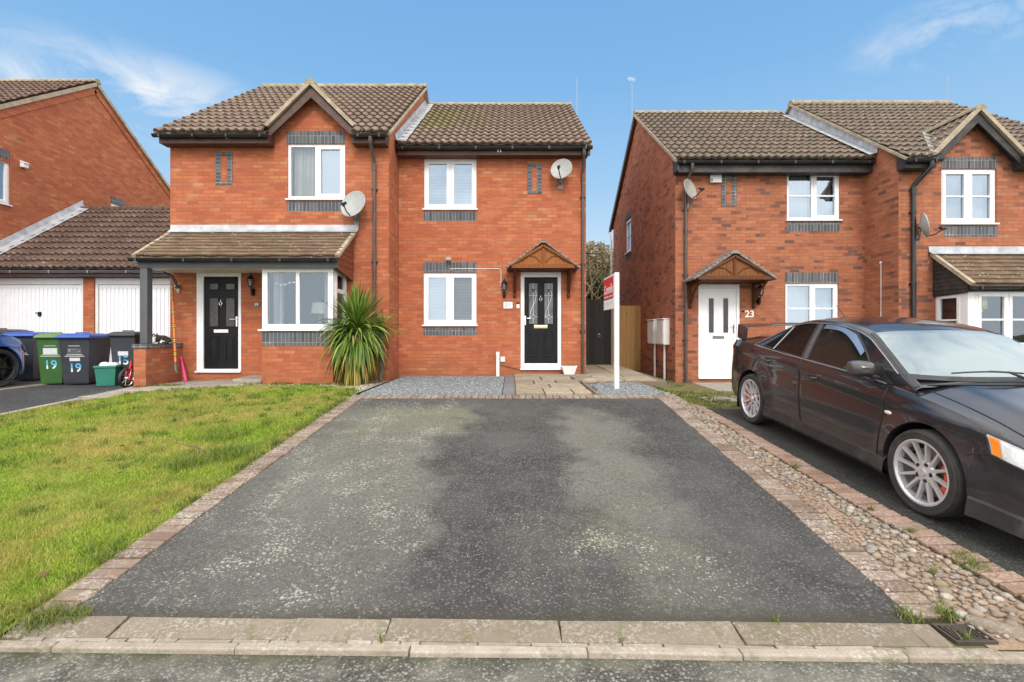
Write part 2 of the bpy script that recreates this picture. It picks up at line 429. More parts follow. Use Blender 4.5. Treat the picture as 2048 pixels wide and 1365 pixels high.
# ---------------------------------------------------------------- ground materials
def asphalt_mat(name, base, kind):
    mt, nt, out = mk(name); p = geo_pos(nt)
    n_f = noise(nt, p, 130, 3, .6); n_m = noise(nt, p, 34, 3, .6)
    vo = nd(nt, 'TexVoronoi', {'Vector': p, 'Scale': 78.})
    stone = mrange(nt, vo.outputs['Distance'], .0, .6, 1.7, .3)
    rc = nd(nt, 'SeparateColor', {0: vo.outputs['Color']}).outputs[0]
    c = mix(nt, mrange(nt, n_f, .3, .7), tuple(x*.5 for x in base), tuple(x*1.5 for x in base))
    c = mix(nt, mth(nt, 'MULTIPLY', mth(nt, 'GREATER_THAN', rc, .82), .6), c, tuple(x*3.6 for x in base))
    k = stone
    c = mix(nt, .75, c, mix(nt, 1., c, nd(nt, 'CombineColor', {0: k, 1: k, 2: k}).outputs[0], 'MULTIPLY'))
    c = mix(nt, mrange(nt, noise(nt, p, .9, 5, .65), .42, .72, 0, .55), c, tuple(x*1.9 for x in base))
    if kind == 'drive':
        c = mix(nt, mrange(nt, noise(nt, p, 5.5, 5, .7), .5, .75, 0, .35), c, (.135, .13, .115))
        s = nd(nt, 'SeparateXYZ', {0: p}); X, Y = s.outputs[0], s.outputs[1]
        wob = mth(nt, 'MULTIPLY', mth(nt, 'SUBTRACT', noise(nt, p, 1.3, 5, .6), .5), 1.5)
        wob2 = mth(nt, 'MULTIPLY', mth(nt, 'SUBTRACT', noise(nt, p, 3.1, 4, .65), .5), .7)
        Xw = mth(nt, 'ADD', mth(nt, 'ADD', X, wob), wob2)
        # the left weathered strip and the right one; the middle stays dark
        bl = mth(nt, 'MULTIPLY', mrange(nt, Xw, -2.3, -1.9, .6, 1), mrange(nt, Xw, -.86, -.5, 1, 0))
        br = mth(nt, 'MULTIPLY', mrange(nt, Xw, .46, .78, 0, 1), mrange(nt, Xw, 1.12, 1.58, 1, 0))
        yfade = mrange(nt, mth(nt, 'ADD', Y, wob), 7.1, 6.6, 0, 1)
        near = mrange(nt, mth(nt, 'ADD', Y, wob), 2.5, 4.4, .35, 1)
        band = mth(nt, 'MULTIPLY', mth(nt, 'MULTIPLY', mth(nt, 'MAXIMUM', bl, br), yfade), near)
        c = mix(nt, mth(nt, 'MULTIPLY', mth(nt, 'MULTIPLY', band, mrange(nt, n_m, .32, .62, .38, 1.)), .7), c, (.185, .182, .152))
        # green bloom high on the left strip and a little low on the right
        gm = mth(nt, 'MULTIPLY', mth(nt, 'MULTIPLY', bl, mrange(nt, Y, 5.3, 6.6, 0, 1)), mrange(nt, noise(nt, p, 2.1, 4, .6), .35, .6))
        c = mix(nt, mth(nt, 'MULTIPLY', mth(nt, 'MULTIPLY', gm, yfade), .38), c, (.15, .17, .06))
        pm = nd(nt, 'VectorMath', {0: p, 1: (.75, 3.3, .1)}, operation='DISTANCE').outputs['Value']
        c = mix(nt, mth(nt, 'MULTIPLY', mrange(nt, pm, .1, .95, .4, 0), mrange(nt, noise(nt, p, 3.3, 4, .7), .4, .65)), c, (.18, .18, .11))
        # lichen rosettes
        lm = mth(nt, 'MAXIMUM', bl, mth(nt, 'MULTIPLY', mrange(nt, pm, .2, 1.2, 1, 0), 1.))
        lm = mth(nt, 'ADD', mth(nt, 'MULTIPLY', mth(nt, 'MULTIPLY', lm, mrange(nt, noise(nt, p, 2.6, 4, .65), .34, .6, .25, 1.25)), 1.02), mrange(nt, noise(nt, p, 1.7, 3, .6), .45, .75, .02, .75))
        for sc, th, amt in ((23., .27, .45), (38., .33, .6), (66., .42, .62)):
            v2 = nd(nt, 'TexVoronoi', {'Vector': nd(nt, 'VectorMath', {0: p, 1: nd(nt, 'VectorMath', {0: nd(nt, 'TexNoise', {'Vector': p, 'Scale': 45.}).outputs['Color'], 1: (.02, .02, .02)}, operation='MULTIPLY').outputs[0]}, operation='ADD').outputs[0], 'Scale': sc})
            rr = nd(nt, 'SeparateColor', {0: v2.outputs['Color']})
            size = mth(nt, 'MULTIPLY', mth(nt, 'SUBTRACT', rr.outputs[0], mth(nt, 'SUBTRACT', 1.02, mth(nt, 'MULTIPLY', lm, .5)), clamp=True), th*2.2)
            dot = mrange(nt, mth(nt, 'SUBTRACT', size, v2.outputs['Distance']), -.02, .05)
            dot = mth(nt, 'MULTIPLY', dot, mrange(nt, n_f, .36, .5, .25, 1))
            dot = mth(nt, 'MULTIPLY', dot, mth(nt, 'GREATER_THAN', size, .001))
            c = mix(nt, mth(nt, 'MULTIPLY', dot, amt), c, mix(nt, rr.outputs[1], (.36, .37, .29), (.5, .49, .41)))
        # damp grime where the asphalt meets the kerb and the edging
        c = mix(nt, mrange(nt, mth(nt, 'ADD', Y, mth(nt, 'MULTIPLY', wob2, .12)), 2.58, 2.72, .75, 0), c, (.05, .043, .028))
    elif kind == 'road':
        c = mix(nt, mrange(nt, noise(nt, p, 2.2, 5, .7), .45, .68, 0, .7), c, (.25, .235, .19))
        v2 = nd(nt, 'TexVoronoi', {'Vector': p, 'Scale': 40.})
        dm = mth(nt, 'MULTIPLY', mrange(nt, v2.outputs['Distance'], .2, .36, 1, 0), mrange(nt, noise(nt, p, 5, 3), .45, .62))
        c = mix(nt, mth(nt, 'MULTIPLY', dm, .55), c, (.4, .38, .31))
        Y = nd(nt, 'SeparateXYZ', {0: p}).outputs[1]
        c = mix(nt, mth(nt, 'MULTIPLY', mrange(nt, Y, 2.24, 2.36, 0, .9), mrange(nt, noise(nt, p, 7, 4), .3, .6)), c, (.05, .055, .018))
    elif kind == 'car':
        c = mix(nt, mrange(nt, noise(nt, p, 2.4, 5, .7), .45, .7, 0, .6), c, (.055, .058, .035))
    hh = mth(nt, 'ADD', mth(nt, 'MULTIPLY', stone, .6), n_m)
    bsdf(nt, out, c, .82, 0, bump(nt, hh, .7, .006), .35)
    return mt
m_drive = asphalt_mat('weathered_drive_asphalt', (.057, .056, .054), 'drive')
m_road = asphalt_mat('road_asphalt', (.10, .096, .083), 'road')
m_cardrive = asphalt_mat('parking_asphalt', (.036, .036, .035), 'car')
m_side = asphalt_mat('side_drive_asphalt', (.05, .051, .053), 'plain')

def soil_mat(name, a, b, c3, sc=3.):
    mt, nt, out = mk(name); p = geo_pos(nt)
    c = ramp(nt, noise(nt, p, sc, 6, .7), [(.3, a), (.5, b), (.7, c3)])
    c = mix(nt, mrange(nt, noise(nt, p, 60, 3), .4, .7, 0, .5), c, tuple(x*.5 for x in a))
    bsdf(nt, out, c, .95, 0, bump(nt, noise(nt, p, 45, 4), .7, .015), .15); return mt
m_soil = soil_mat('verge_soil', (.12, .10, .055), (.16, .15, .06), (.27, .22, .13))
m_lawnsoil = soil_mat('lawn_thatch', (.13, .17, .025), (.19, .24, .04), (.36, .3, .11), 2.2)
m_joint = soil_mat('dark_joint_dirt', (.035, .03, .02), (.055, .045, .03), (.07, .075, .025), 8.)
m_far = soil_mat('far_ground', (.07, .09, .035), (.10, .10, .05), (.15, .13, .08), .4)
m_sand = soil_mat('pink_mortar_bed', (.27, .18, .125), (.34, .235, .17), (.4, .29, .215), 6.)
m_gravelbed = soil_mat('slate_gravel_bed', (.12, .13, .14), (.18, .19, .2), (.25, .26, .27), 30.)
m_palegravel = soil_mat('pale_grit', (.3, .27, .21), (.42, .38, .31), (.2, .2, .1), 9.)

def stone_mat(name, stops, rough=.85, sc=22., lichen=0., bm=.3, moss=0.):
    mt, nt, out = mk(name); p = geo_pos(nt)
    c = ramp(nt, island(nt), stops)
    c = mix(nt, mrange(nt, noise(nt, p, sc, 4, .65), .35, .72, 0, .5), c, tuple(x*.55 for x in stops[len(stops)//2][1]))
    if lichen:
        n = noise(nt, p, 48, 4, .75); big = mrange(nt, noise(nt, p, 3.6, 3), .35, .62)
        c = mix(nt, mth(nt, 'MULTIPLY', mth(nt, 'MULTIPLY', mrange(nt, n, .48, .62), big), lichen), c, (.55, .52, .46))
        c = mix(nt, mrange(nt, noise(nt, p, 9, 4, .7), .55, .75, 0, .55), c, (.15, .115, .09))
    if moss: c = mix(nt, mrange(nt, noise(nt, p, 5, 5, .7), .55, .72, 0, moss), c, (.12, .12, .045))
    bsdf(nt, out, c, rough, 0, bump(nt, noise(nt, p, 75, 3), bm, .006), .3); return mt
m_paver = stone_mat('red_block_paver', [(0, (.145, .096, .072)), (.35, (.205, .138, .104)), (.7, (.25, .18, .14)), (1, (.21, .17, .135))], lichen=.75, moss=.45)
m_paver_dull = stone_mat('dull_block_paver', [(0, (.2, .115, .085)), (.4, (.28, .17, .125)), (.8, (.33, .215, .16)), (1, (.26, .19, .15))], lichen=.6, moss=.4)
m_pebble = stone_mat('river_cobble', [(0, (.17, .135, .10)), (.25, (.25, .195, .145)), (.5, (.29, .22, .15)), (.7, (.34, .275, .21)), (.88, (.19, .185, .18)), (1, (.47, .42, .36))], sc=30., lichen=.3, moss=.55, rough=.75)
m_slatechip = stone_mat('slate_chipping', [(0, (.13, .145, .155)), (.4, (.21, .225, .24)), (.8, (.29, .305, .315)), (1, (.37, .38, .385))], sc=50.)
m_palechip = stone_mat('pale_chipping', [(0, (.34, .29, .22)), (.5, (.5, .45, .37)), (1, (.62, .58, .5))], sc=50.)
m_flag = stone_mat('riven_flagstone', [(0, (.23, .18, .125)), (.5, (.32, .265, .19)), (1, (.4, .335, .25))], sc=7., lichen=.45, bm=.7, moss=.8)
m_slab = stone_mat('concrete_slab', [(0, (.3, .26, .215)), (.5, (.36, .32, .27)), (1, (.41, .36, .31))], sc=7., lichen=.25, bm=.5, moss=.45)
m_bluepaver = stone_mat('blue_grey_paver', [(0, (.15, .155, .165)), (1, (.2, .205, .215))], sc=9.)
m_kerb = stone_mat('kerb_concrete', [(0, (.27, .23, .175)), (.5, (.33, .28, .22)), (1, (.38, .33, .27))], sc=5., lichen=.6, bm=.7, moss=.8)
m_channel = stone_mat('channel_concrete', [(0, (.18, .145, .108)), (.5, (.215, .175, .132)), (1, (.26, .22, .17))], sc=3.6, lichen=.5, bm=.7, moss=.75)

def leafmat(name, stops, rough=.55, trans=.25, big=None):
    mt, nt, out = mk(name); p = geo_pos(nt)
    c = ramp(nt, island(nt), stops)
    if big:
        c = mix(nt, mrange(nt, noise(nt, p, big[0]*.5, 4, .6), .48, .62, 0, .5), c, tuple(x*.62 for x in stops[1][1]))
        c = mix(nt, mrange(nt, noise(nt, p, big[0], 4, .6), .42, .66, 0, big[2]), c, big[1])
        c = mix(nt, mrange(nt, noise(nt, p, big[0]*2.7, 3, .6), .5, .7, 0, .55), c, tuple(x*.55 for x in stops[1][1]))
    b = nd(nt, 'BsdfPrincipled', {'Base Color': c, 'Roughness': rough, 'Specular IOR Level': .3})
    t = nd(nt, 'BsdfTranslucent', {'Color': c})
    mx = nd(nt, 'MixShader', {0: trans, 1: b.outputs[0], 2: t.outputs[0]})
    nt.links.new(mx.outputs[0], out.inputs[0]); return mt
m_grass = leafmat('lawn_grass', [(0, (.13, .22, .018)), (.3, (.22, .36, .026)), (.6, (.32, .46, .04)), (.85, (.44, .53, .08)), (1, (.56, .5, .18))], trans=.35, big=(1.25, (.56, .43, .15), .85))
m_weed = leafmat('weed_grass', [(0, (.06, .11, .015)), (.5, (.13, .2, .03)), (.8, (.24, .26, .07)), (1, (.36, .29, .11))])
m_tussock = leafmat('tussock_grass', [(0, (.07, .13, .015)), (.5, (.15, .25, .03)), (.8, (.26, .33, .06)), (1, (.42, .38, .13))], trans=.3)
m_yucca = leafmat('cordyline_leaf', [(0, (.035, .085, .012)), (.4, (.09, .18, .022)), (.75, (.18, .28, .045)), (1, (.34, .42, .11))], rough=.42, trans=.15)
m_yucca_dry = leafmat('cordyline_old_leaf', [(0, (.2, .25, .04)), (.35, (.45, .36, .06)), (.65, (.38, .24, .07)), (1, (.2, .12, .06))], rough=.6, trans=.1)
m_bush = leafmat('ivy_leaf', [(0, (.04, .055, .018)), (.4, (.085, .10, .033)), (.75, (.16, .155, .065)), (1, (.27, .23, .12))], trans=.2)
m_bush2 = leafmat('winter_twig_mass', [(0, (.2, .165, .085)), (.5, (.32, .27, .15)), (1, (.44, .38, .24))], trans=.2)
m_deadleaf = leafmat('dead_leaf', [(0, (.06, .03, .015)), (.5, (.13, .07, .035)), (1, (.2, .12, .06))])
m_bark = simple('bark', (.12, .09, .065), .95, var=.4, vscale=14, bmp=.6)
m_twig = simple('pale_bare_twig', (.36, .3, .2), .9, var=.3, vscale=9)
# ================================================================== world, sun, camera
SUN_EL, SUN_AZ = 42.0, 172.0      # sun behind the viewer, a little to the right
w = bpy.data.worlds.new('World'); scene.world = w; w.use_nodes = True
nt = w.node_tree
for n in list(nt.nodes): nt.nodes.remove(n)
wo = nt.nodes.new('ShaderNodeOutputWorld')
sky = nd(nt, 'TexSky', sky_type='NISHITA', sun_disc=False, sun_elevation=R(SUN_EL), sun_rotation=R(SUN_AZ), air_density=1.0, dust_density=.6, ozone_density=1.6)
d = nd(nt, 'TexCoord').outputs['Generated']
sx = nd(nt, 'SeparateXYZ', {0: d}); dx, dy, dz = sx.outputs
# clear blue over the roofs, paler towards the roofline
elev = mth(nt, 'MAXIMUM', dz, 0.)
blue = ramp(nt, elev, [(0, (.80, .92, 1.0)), (.14, (.66, .85, 1.0)), (.28, (.41, .69, .99)), (.45, (.25, .55, .94)), (.62, (.2, .49, .90)), (.8, (.2, .47, .85))])
base = mix(nt, .8, mix(nt, 1., sky.outputs[0], (.115, .115, .115), 'MULTIPLY'), blue)
# wisps: a bank low on the left, a streak high on the right
q = nd(nt, 'Mapping', {'Vector': d, 'Scale': (4.2, 4.2, 8.)}).outputs[0]
n1 = noise(nt, q, 2.1, 9, .6, .5)
def patch(c, r0, r1):
    c = Vector(c).normalized()
    dd = nd(nt, 'VectorMath', {0: nd(nt, 'VectorMath', {0: d}, operation='NORMALIZE').outputs[0], 1: tuple(c)}, operation='SUBTRACT').outputs[0]
    dd = nd(nt, 'VectorMath', {0: dd, 1: (1., 1., 3.4)}, operation='MULTIPLY').outputs[0]
    return mrange(nt, nd(nt, 'VectorMath', {0: dd}, operation='LENGTH').outputs['Value'], r0, r1, 1, 0)
pm = mth(nt, 'MAXIMUM', patch((-.78, 1, .49), .06, .25), mth(nt, 'MAXIMUM', patch((-1.1, 1, .52), .03, .22), mth(nt, 'MULTIPLY', patch((.97, 1, .655), .01, .17), .9)))
cl = mth(nt, 'MULTIPLY', mrange(nt, n1, .38, .6), pm, clamp=True)
base = mix(nt, mth(nt, 'MULTIPLY', cl, .95), base, (.86, .91, .97))
# the half of the sky behind the viewer and overhead is bright thin overcast
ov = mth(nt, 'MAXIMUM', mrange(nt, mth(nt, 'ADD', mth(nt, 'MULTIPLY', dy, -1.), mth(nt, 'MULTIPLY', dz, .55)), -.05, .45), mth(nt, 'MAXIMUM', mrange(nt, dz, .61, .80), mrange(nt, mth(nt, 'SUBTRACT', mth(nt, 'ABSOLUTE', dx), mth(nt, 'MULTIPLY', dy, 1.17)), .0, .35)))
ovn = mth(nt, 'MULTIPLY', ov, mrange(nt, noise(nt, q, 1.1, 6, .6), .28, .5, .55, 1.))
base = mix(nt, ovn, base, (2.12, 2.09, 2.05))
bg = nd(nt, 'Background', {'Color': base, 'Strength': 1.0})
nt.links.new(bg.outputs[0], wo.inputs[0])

sl = bpy.data.lights.new('Sun', 'SUN'); sl.energy = 2.15; sl.angle = R(18); sl.color = (1., .94, .86)
so = bpy.data.objects.new('Sun', sl); col.objects.link(so)
so.rotation_euler = (R(90-SUN_EL), 0, R(180-SUN_AZ))
so.location = (2, -6, 12)

cam = bpy.data.cameras.new('Camera'); cam.sensor_width = 36; cam.lens = 36*F/2048; cam.clip_end = 2000; cam.clip_start = .05
cam.shift_y = -(682.5-CY)/2048
co = bpy.data.objects.new('Camera', cam); col.objects.link(co); co.location = (0, 0, CAMZ); co.rotation_euler = (R(90), 0, 0)
scene.camera = co
scene.view_settings.view_transform = 'Standard'; scene.view_settings.look = 'None'; scene.view_settings.exposure = 0
scene.cycles.max_bounces = 6; scene.cycles.transparent_max_bounces = 8

# ================================================================== ground sheets
def drape(name, xl, xr, y0, y1, dz, mat, dy=.12, dxs=.2, kind='structure', jit=0.):
    mb = MB(); ny = max(2, int((y1-y0)/dy)+1); rows = []
    fl = xl if callable(xl) else (lambda y: xl); fr = xr if callable(xr) else (lambda y: xr)
    nx = max(2, int(max(fr(y0)-fl(y0), fr(y1)-fl(y1))/dxs)+1)
    for i in range(ny):
        y = y0+(y1-y0)*i/(ny-1); a, b = fl(y), fr(y)
        rows.append([(a+(b-a)*j/(nx-1), y, ground(a+(b-a)*j/(nx-1), y)+dz) for j in range(nx)])
    mb.grid(rows, flip=False)
    o = mb.build(name, mat, smooth=True, angle=180); tag(o, kind=kind); return o
def interp(pts):
    ys = [p[0] for p in pts]; xs = [p[1] for p in pts]
    return lambda y: float(np.interp(y, ys, xs))

# the big sheet: terrain out to the horizon with the plot's relief in its middle
mb = MB()
gx = sorted(set([-400, -120, -50, -28, -20] + [round(-16+.4*i, 2) for i in range(81)] + [20, 28, 50, 120, 400]))
gy = sorted(set([-400, -120, -40, -12, -6] + [round(-4+.4*i, 2) for i in range(66)] + [26, 34, 60, 150, 500]))
mb.grid([[(x, y, ground(x, y)-.06 - (.0 if y > 2.3 else .05)) for x in gx] for y in gy])
tag(mb.build('ground', m_far, smooth=True), kind='structure')

mb = MB(); rows = []
for y in (-30, -8, -3, 0, .8, 1.4, 1.8, 2.1, 2.37):
    rows.append([(x, y, -.028 - .02*max(0, min(1, (2.31-y)/3))*0) for x in (-60, -20, -8, -4, -2, 0, 2, 4, 8, 20, 60)])
mb.grid(rows); tag(mb.build('road', m_road), kind='structure')
XL = interp([(2.4, -2.44), (7.5, -2.34)]); XR = interp([(2.4, 2.17), (7.5, 2.28)])
drape('driveway', XL, XR, 2.525, 7.45, .0, m_drive)
drape('side_driveway', -30, interp([(2.3, -8.4), (6.2, -7.62), (6.9, -7.3), (7.7, -7.08), (9.3, -7.1), (11.7, -7.1)]), 2.3, 11.8, .0, m_side, dxs=.5)
drape('parking_bay', interp([(2.3, 3.02), (7.2, 2.92)]), 9.5, 2.3, 7.25, .004, m_cardrive)

# ------------------------------------------------ kerbs
def kt(x): return -.017*(x+.6)
def slab(mb, x0, x1, y0, y1, z00, z01, t=.08, jz=.004, sk=.0, tilt=False):
    """slab sloping in y: top z00 at y0, z01 at y1"""
    j = [random.uniform(-jz, jz) for _ in range(4)]; k = [random.uniform(-sk, sk) for _ in range(8)]
    ta, tb = (kt(x0), kt(x1)) if tilt else (0, 0); k[1] += ta; k[7] += ta; k[3] += tb; k[5] += tb
    mb.hexa([(x0+k[0], y0+k[1], z00-t), (x1+k[2], y0+k[3], z00-t), (x1+k[4], y1+k[5], z01-t), (x0+k[6], y1+k[7], z01-t),
             (x0+k[0], y0+k[1], z00+j[0]), (x1+k[2], y0+k[3], z00+j[1]), (x1+k[4], y1+k[5], z01+j[2]), (x0+k[6], y1+k[7], z01+j[3])])
mb = MB(); x = -2.62
for L in (.55, .92, .5, .9, .92, .9, .92):
    x1 = min(x+L, 2.2)
    slab(mb, x+.003, x1-.003, 2.425, 2.578, -.008, .014, jz=.004, sk=.007, tilt=True); x = x1
tag(mb.build('dropped_kerb', m_channel, bevel=.006), kind='structure')
mb = MB(); x = -9.
while x < 10:
    L = random.uniform(.74, .92); slab(mb, x+.003, x+L-.003, 2.335, 2.387, .0, .002, t=.1, jz=.004, sk=.004, tilt=True); x += L
tag(mb.build('edging_kerb', m_kerb, bevel=.008), kind='structure')
mb = MB(); x = -2.5
while x < 2.3:
    L = random.uniform(.1, .3); slab(mb, x+.004, x+L-.004, 2.393, 2.42, -.006, -.006, t=.06, jz=.004, sk=.004, tilt=True); x += L
tag(mb.build('sett_row', m_kerb, bevel=.004), kind='structure')
# grime bed under the kerbs
mb = MB(); mb.grid([[(x, y+kt(x), -.018) for x in np.linspace(-9, 10, 20)] for y in (2.345, 2.45, 2.62)]); tag(mb.build('kerb_bed', m_soil), kind='structure')

# ------------------------------------------------ block edging
def paver_row(mb, xf, y0, y1, wid=.2, step=.106, side=-1, jz=.004):
    y = y0
    while y < y1:
        x0 = xf(y); a, b = (x0-wid, x0) if side < 0 else (x0, x0+wid)
        a += random.uniform(-.006, .006); b += random.uniform(-.006, .006)
        g = [ground(a, y), ground(b, y), ground(b, y+step), ground(a, y+step)]; h = .012+random.uniform(-jz, jz)
        e = .0085; s = random.uniform(-.006, .006)
        mb.hexa([(a, y+e+s, g[0]-.05), (b, y+e, g[1]-.05), (b, y+step-e, g[2]-.05), (a, y+step-e+s, g[3]-.05),
                 (a, y+e+s, g[0]+h), (b, y+e, g[1]+h), (b, y+step-e, g[2]+h), (a, y+step-e+s, g[3]+h)])
        y += step
mb = MB(); paver_row(mb, XL, 2.62, 7.5); paver_row(mb, XR, 2.6, 7.5, side=1)
x = XL(7.5)-.2
while x < XR(7.5)+.2:      # the row across the top of the drive
    g = ground(min(x, 2.3), 7.55); h = .012+random.uniform(-.004, .004)
    mb.hexa([(x+.005, 7.46, ground(x, 7.46)-.05), (x+.1, 7.46, ground(x, 7.46)-.05), (x+.1, 7.66, ground(x, 7.66)-.05), (x+.005, 7.66, ground(x, 7.66)-.05),
             (x+.004, 7.46, ground(x, 7.46)+h), (x+.102, 7.46, ground(x, 7.46)+h), (x+.102, 7.66, ground(x, 7.66)+h), (x+.004, 7.66, ground(x, 7.66)+h)]); x += .106
tag(mb.build('block_edging', m_paver, bevel=.005), kind='structure')
XC = interp([(2.3, 2.92), (3.0, 2.85), (4.0, 2.79), (6.0, 2.74), (7.2, 2.68)])      # far edge of the cobbles
mb = MB(); paver_row(mb, XC, 2.42, 7.15, side=1); tag(mb.build('parking_edging', m_paver_dull, bevel=.005), kind='structure')
drape('edging_bed', lambda y: XL(y)-.24, lambda y: XL(y)+.03, 2.6, 7.7, -.012, m_joint)

# ------------------------------------------------ cobble strip
drape('joint_bed', lambda y: XR(y)-.01, lambda y: XR(y)+.21, 2.55, 7.55, -.010, m_joint, dxs=.1); drape('joint_bed', lambda y: XC(y)-.01, lambda y: XC(y)+.215, 2.4, 7.2, -.009, m_joint, dxs=.1)
drape('cobble_bed', lambda y: XR(y)+.19, lambda y: XC(y)+.22, 2.36, 8.0, -.012, m_sand, dxs=.08)
def pebbles(name, pts, rmin, rmax, mat, flat=.55, sink=.3, seg=(7, 5), kind='stuff', label=None):
    """many squashed round stones in ONE mesh"""
    V = []; Fc = []
    n, k = seg; base = []
    for i in range(1, k):
        t = math.pi*i/k-math.pi/2
        for j in range(n): base.append((math.cos(t)*math.cos(2*math.pi*j/n), math.cos(t)*math.sin(2*math.pi*j/n), math.sin(t)))
    base.append((0, 0, -1)); base.append((0, 0, 1)); base = np.array(base); nb = len(base)
    q = []
    for i in range(k-2):
        for j in range(n): q.append((i*n+j, i*n+(j+1) % n, (i+1)*n+(j+1) % n, (i+1)*n+j))
    tr = [((j+1) % n, j, nb-2) for j in range(n)] + [((k-2)*n+j, (k-2)*n+(j+1) % n, nb-1) for j in range(n)]
    tri = []
    for a, b, c, d2 in q: tri += [(a, b, c), (a, c, d2)]
    tri = np.array(tri+tr)
    for x, y in pts:
        r = random.uniform(rmin, rmax); a = random.uniform(0, math.pi); s = np.array((r, r*random.uniform(.65, .95), r*flat*random.uniform(.7, 1.15)))
        B = base*s*(1+.1*np.sin(base*3+random.uniform(0, 6))); ca, sa = math.cos(a), math.sin(a)
        B = np.stack([B[:, 0]*ca-B[:, 1]*sa, B[:, 0]*sa+B[:, 1]*ca, B[:, 2]], 1)
        V.append(B+np.array((x, y, ground(x, y)+r*flat*(.5-sink)-.008))); Fc.append(tri+nb*(len(V)-1))
    o = fast_mesh(name, np.concatenate(V), np.concatenate(Fc), mat, smooth=True); tag(o, kind=kind, label=label); return o
def scatter(n, xf, y0, y1, rmin, tries=40, ymap=None):
    pts = []; cell = {}
    for _ in range(n*tries):
        if len(pts) >= n: break
        y = random.uniform(y0, y1); a, b = xf(y); x = random.uniform(a, b)
        kx, ky = int(x/rmin), int(y/rmin); ok = True
        for ii in (-1, 0, 1):
            for jj in (-1, 0, 1):
                for (ax, ay) in cell.get((kx+ii, ky+jj), ()):
                    if (ax-x)**2+(ay-y)**2 < rmin*rmin: ok = False
        if ok: pts.append((x, y)); cell.setdefault((kx, ky), []).append((x, y))
    return pts
def strip(y): return (XR(y)+.235, XC(y)-.03)
pa = [p for p in scatter(1900, strip, 2.42, 7.9, .056) if not (3.35 < p[1] < 4.4 and abs(p[0]-(XR(p[1])+.3)) < .10 and random.random() < .85)
      and not (2.3 < p[0] < 2.56 and p[1] < 2.62)]
pebbles('cobbles', pa, .022, .043, m_pebble, flat=.55, sink=.30)
pebbles('small_cobbles', scatter(1500, strip, 2.42, 7.9, .036), .009, .019, m_pebble, flat=.7, sink=.15)
# bull-nosed stone finishing the strip beside the gully
mb = MB(); mb.tube([(2.46, 2.60, -.012), (2.52, 2.53, -.014), (2.60, 2.46, -.018), (2.68, 2.41, -.022)], [.035, .05, .052, .04], 10)
tag(mb.build('corner_stone', m_channel, smooth=True), 'rounded brown kerb stone at the end of the cobble strip beside the drain', 'kerb stone')

# drain cover
m_rust = simple('rusty_iron', (.075, .062, .05), .7, .3, var=.35, dirt=(.15, .1, .06, .8))
dc = thing('drain_cover', 'square cast iron drain grating set in the kerb at the bottom right of the drive', 'drain cover', (2.33, 2.475, -.004))
mb = MB()
for a, b in (((-.105, -.075), (.105, -.062)), ((-.105, .062), (.105, .075)), ((-.105, -.062), (-.092, .062)), ((.092, -.062), (.105, .062))):
    mb.box(2.33+a[0], 2.33+b[0], 2.475+a[1], 2.475+b[1], -.02, .004)
mb.build('frame', m_rust, dc, bevel=.002)
mb = MB()
for k in range(4):
    s = .016+.019*k
    for a, b, c2, d2 in ((-s, s, -s*.75-.004, -s*.75+.004), (-s, s, s*.75-.004, s*.75+.004), (-s-.004, -s+.004, -s*.75, s*.75), (s-.004, s+.004, -s*.75, s*.75)):
        mb.box(2.33+a, 2.33+b, 2.475+c2, 2.475+d2, -.02+.0007*k, .0+.0007*k)
mb.box(2.325, 2.335, 2.413, 2.537, -.018, -.001)
mb.build('grating', m_rust, dc)
mb = MB(); mb.box(2.225, 2.435, 2.40, 2.55, -.06, -.03); mb.build('sump', m_dark, dc)

# ------------------------------------------------ front garden of the middle house
drape('gravel_bed', XL(7.6)-.12, -.16, 7.67, 10.79, .0, m_gravelbed)
drape('gravel_bed', 1.33, interp([(7.67, 2.55), (9.4, 2.5)]), 7.67, 9.5, .0, m_gravelbed)
g1 = lambda y: (-2.44, -.17)
g2 = lambda y: (1.36+max(0, (y-8.4))*-.0, 2.5+.1*math.sin(y*5))
pebbles('slate_chippings', [(random.uniform(*g1(0)), random.uniform(7.68, 10.77)) for _ in range(5200)] + [(random.uniform(1.36, 2.52), random.uniform(7.68, 9.45)) for _ in range(1700)],
        .012, .026, m_slatechip, flat=.5, sink=-.1, seg=(5, 3))
mb = MB(); y = 7.68
while y < 10.7:
    slab(mb, -.15, .045, y+.004, y+.29, .565, .565, jz=.003); y += .3
tag(mb.build('block_border', m_bluepaver, bevel=.004), kind='structure')
mb = MB()
rows_ = [(7.68, 8.32, [.05, .52, 1.0, 1.3]), (8.33, 9.05, [.05, .68, 1.3]), (9.06, 9.75, [.05, .42, .86, 1.32]), (9.76, 10.5, [.05, .6, 1.25])]
for y0, y1, xs in rows_:
    for a, b in zip(xs, xs[1:]): slab(mb, a+.012, b-.012, y0+.008, y1-.008, .585, .588, jz=.007, sk=.012)
for y0, y1, xs in ((9.55, 10.3, [1.62, 2.25, 2.92]), (10.31, 11.1, [1.72, 2.4, 2.98]), (11.1, 12.2, [1.72, 2.35, 3.02]), (12.2, 13.9, [1.72, 2.4, 3.05])):
    for a, b in zip(xs, xs[1:]): slab(mb, a+.01, b-.01, y0+.008, y1-.008, .60, .60, t=.14, jz=.006, sk=.012)
slab(mb, .05, 1.72, 10.5, 10.79, .62, .62, jz=.004)
slab(mb, 1.3, 1.7, 9.75, 10.5, .6, .6, jz=.006, sk=.02)
tag(mb.build('front_path', m_flag, bevel=.012), kind='structure')
mb = MB(); mb.box(2.9, 3.06, 9.6, 13.7, .3, .595); mb.box(1.6, 3.06, 9.47, 9.56, .3, .585); mb.bar((1.33, 8.9, .58), (1.36, 7.68, .55), .05, .07)
tag(mb.build('path_edging', m_post, bevel=.008), kind='structure')
mb = MB()
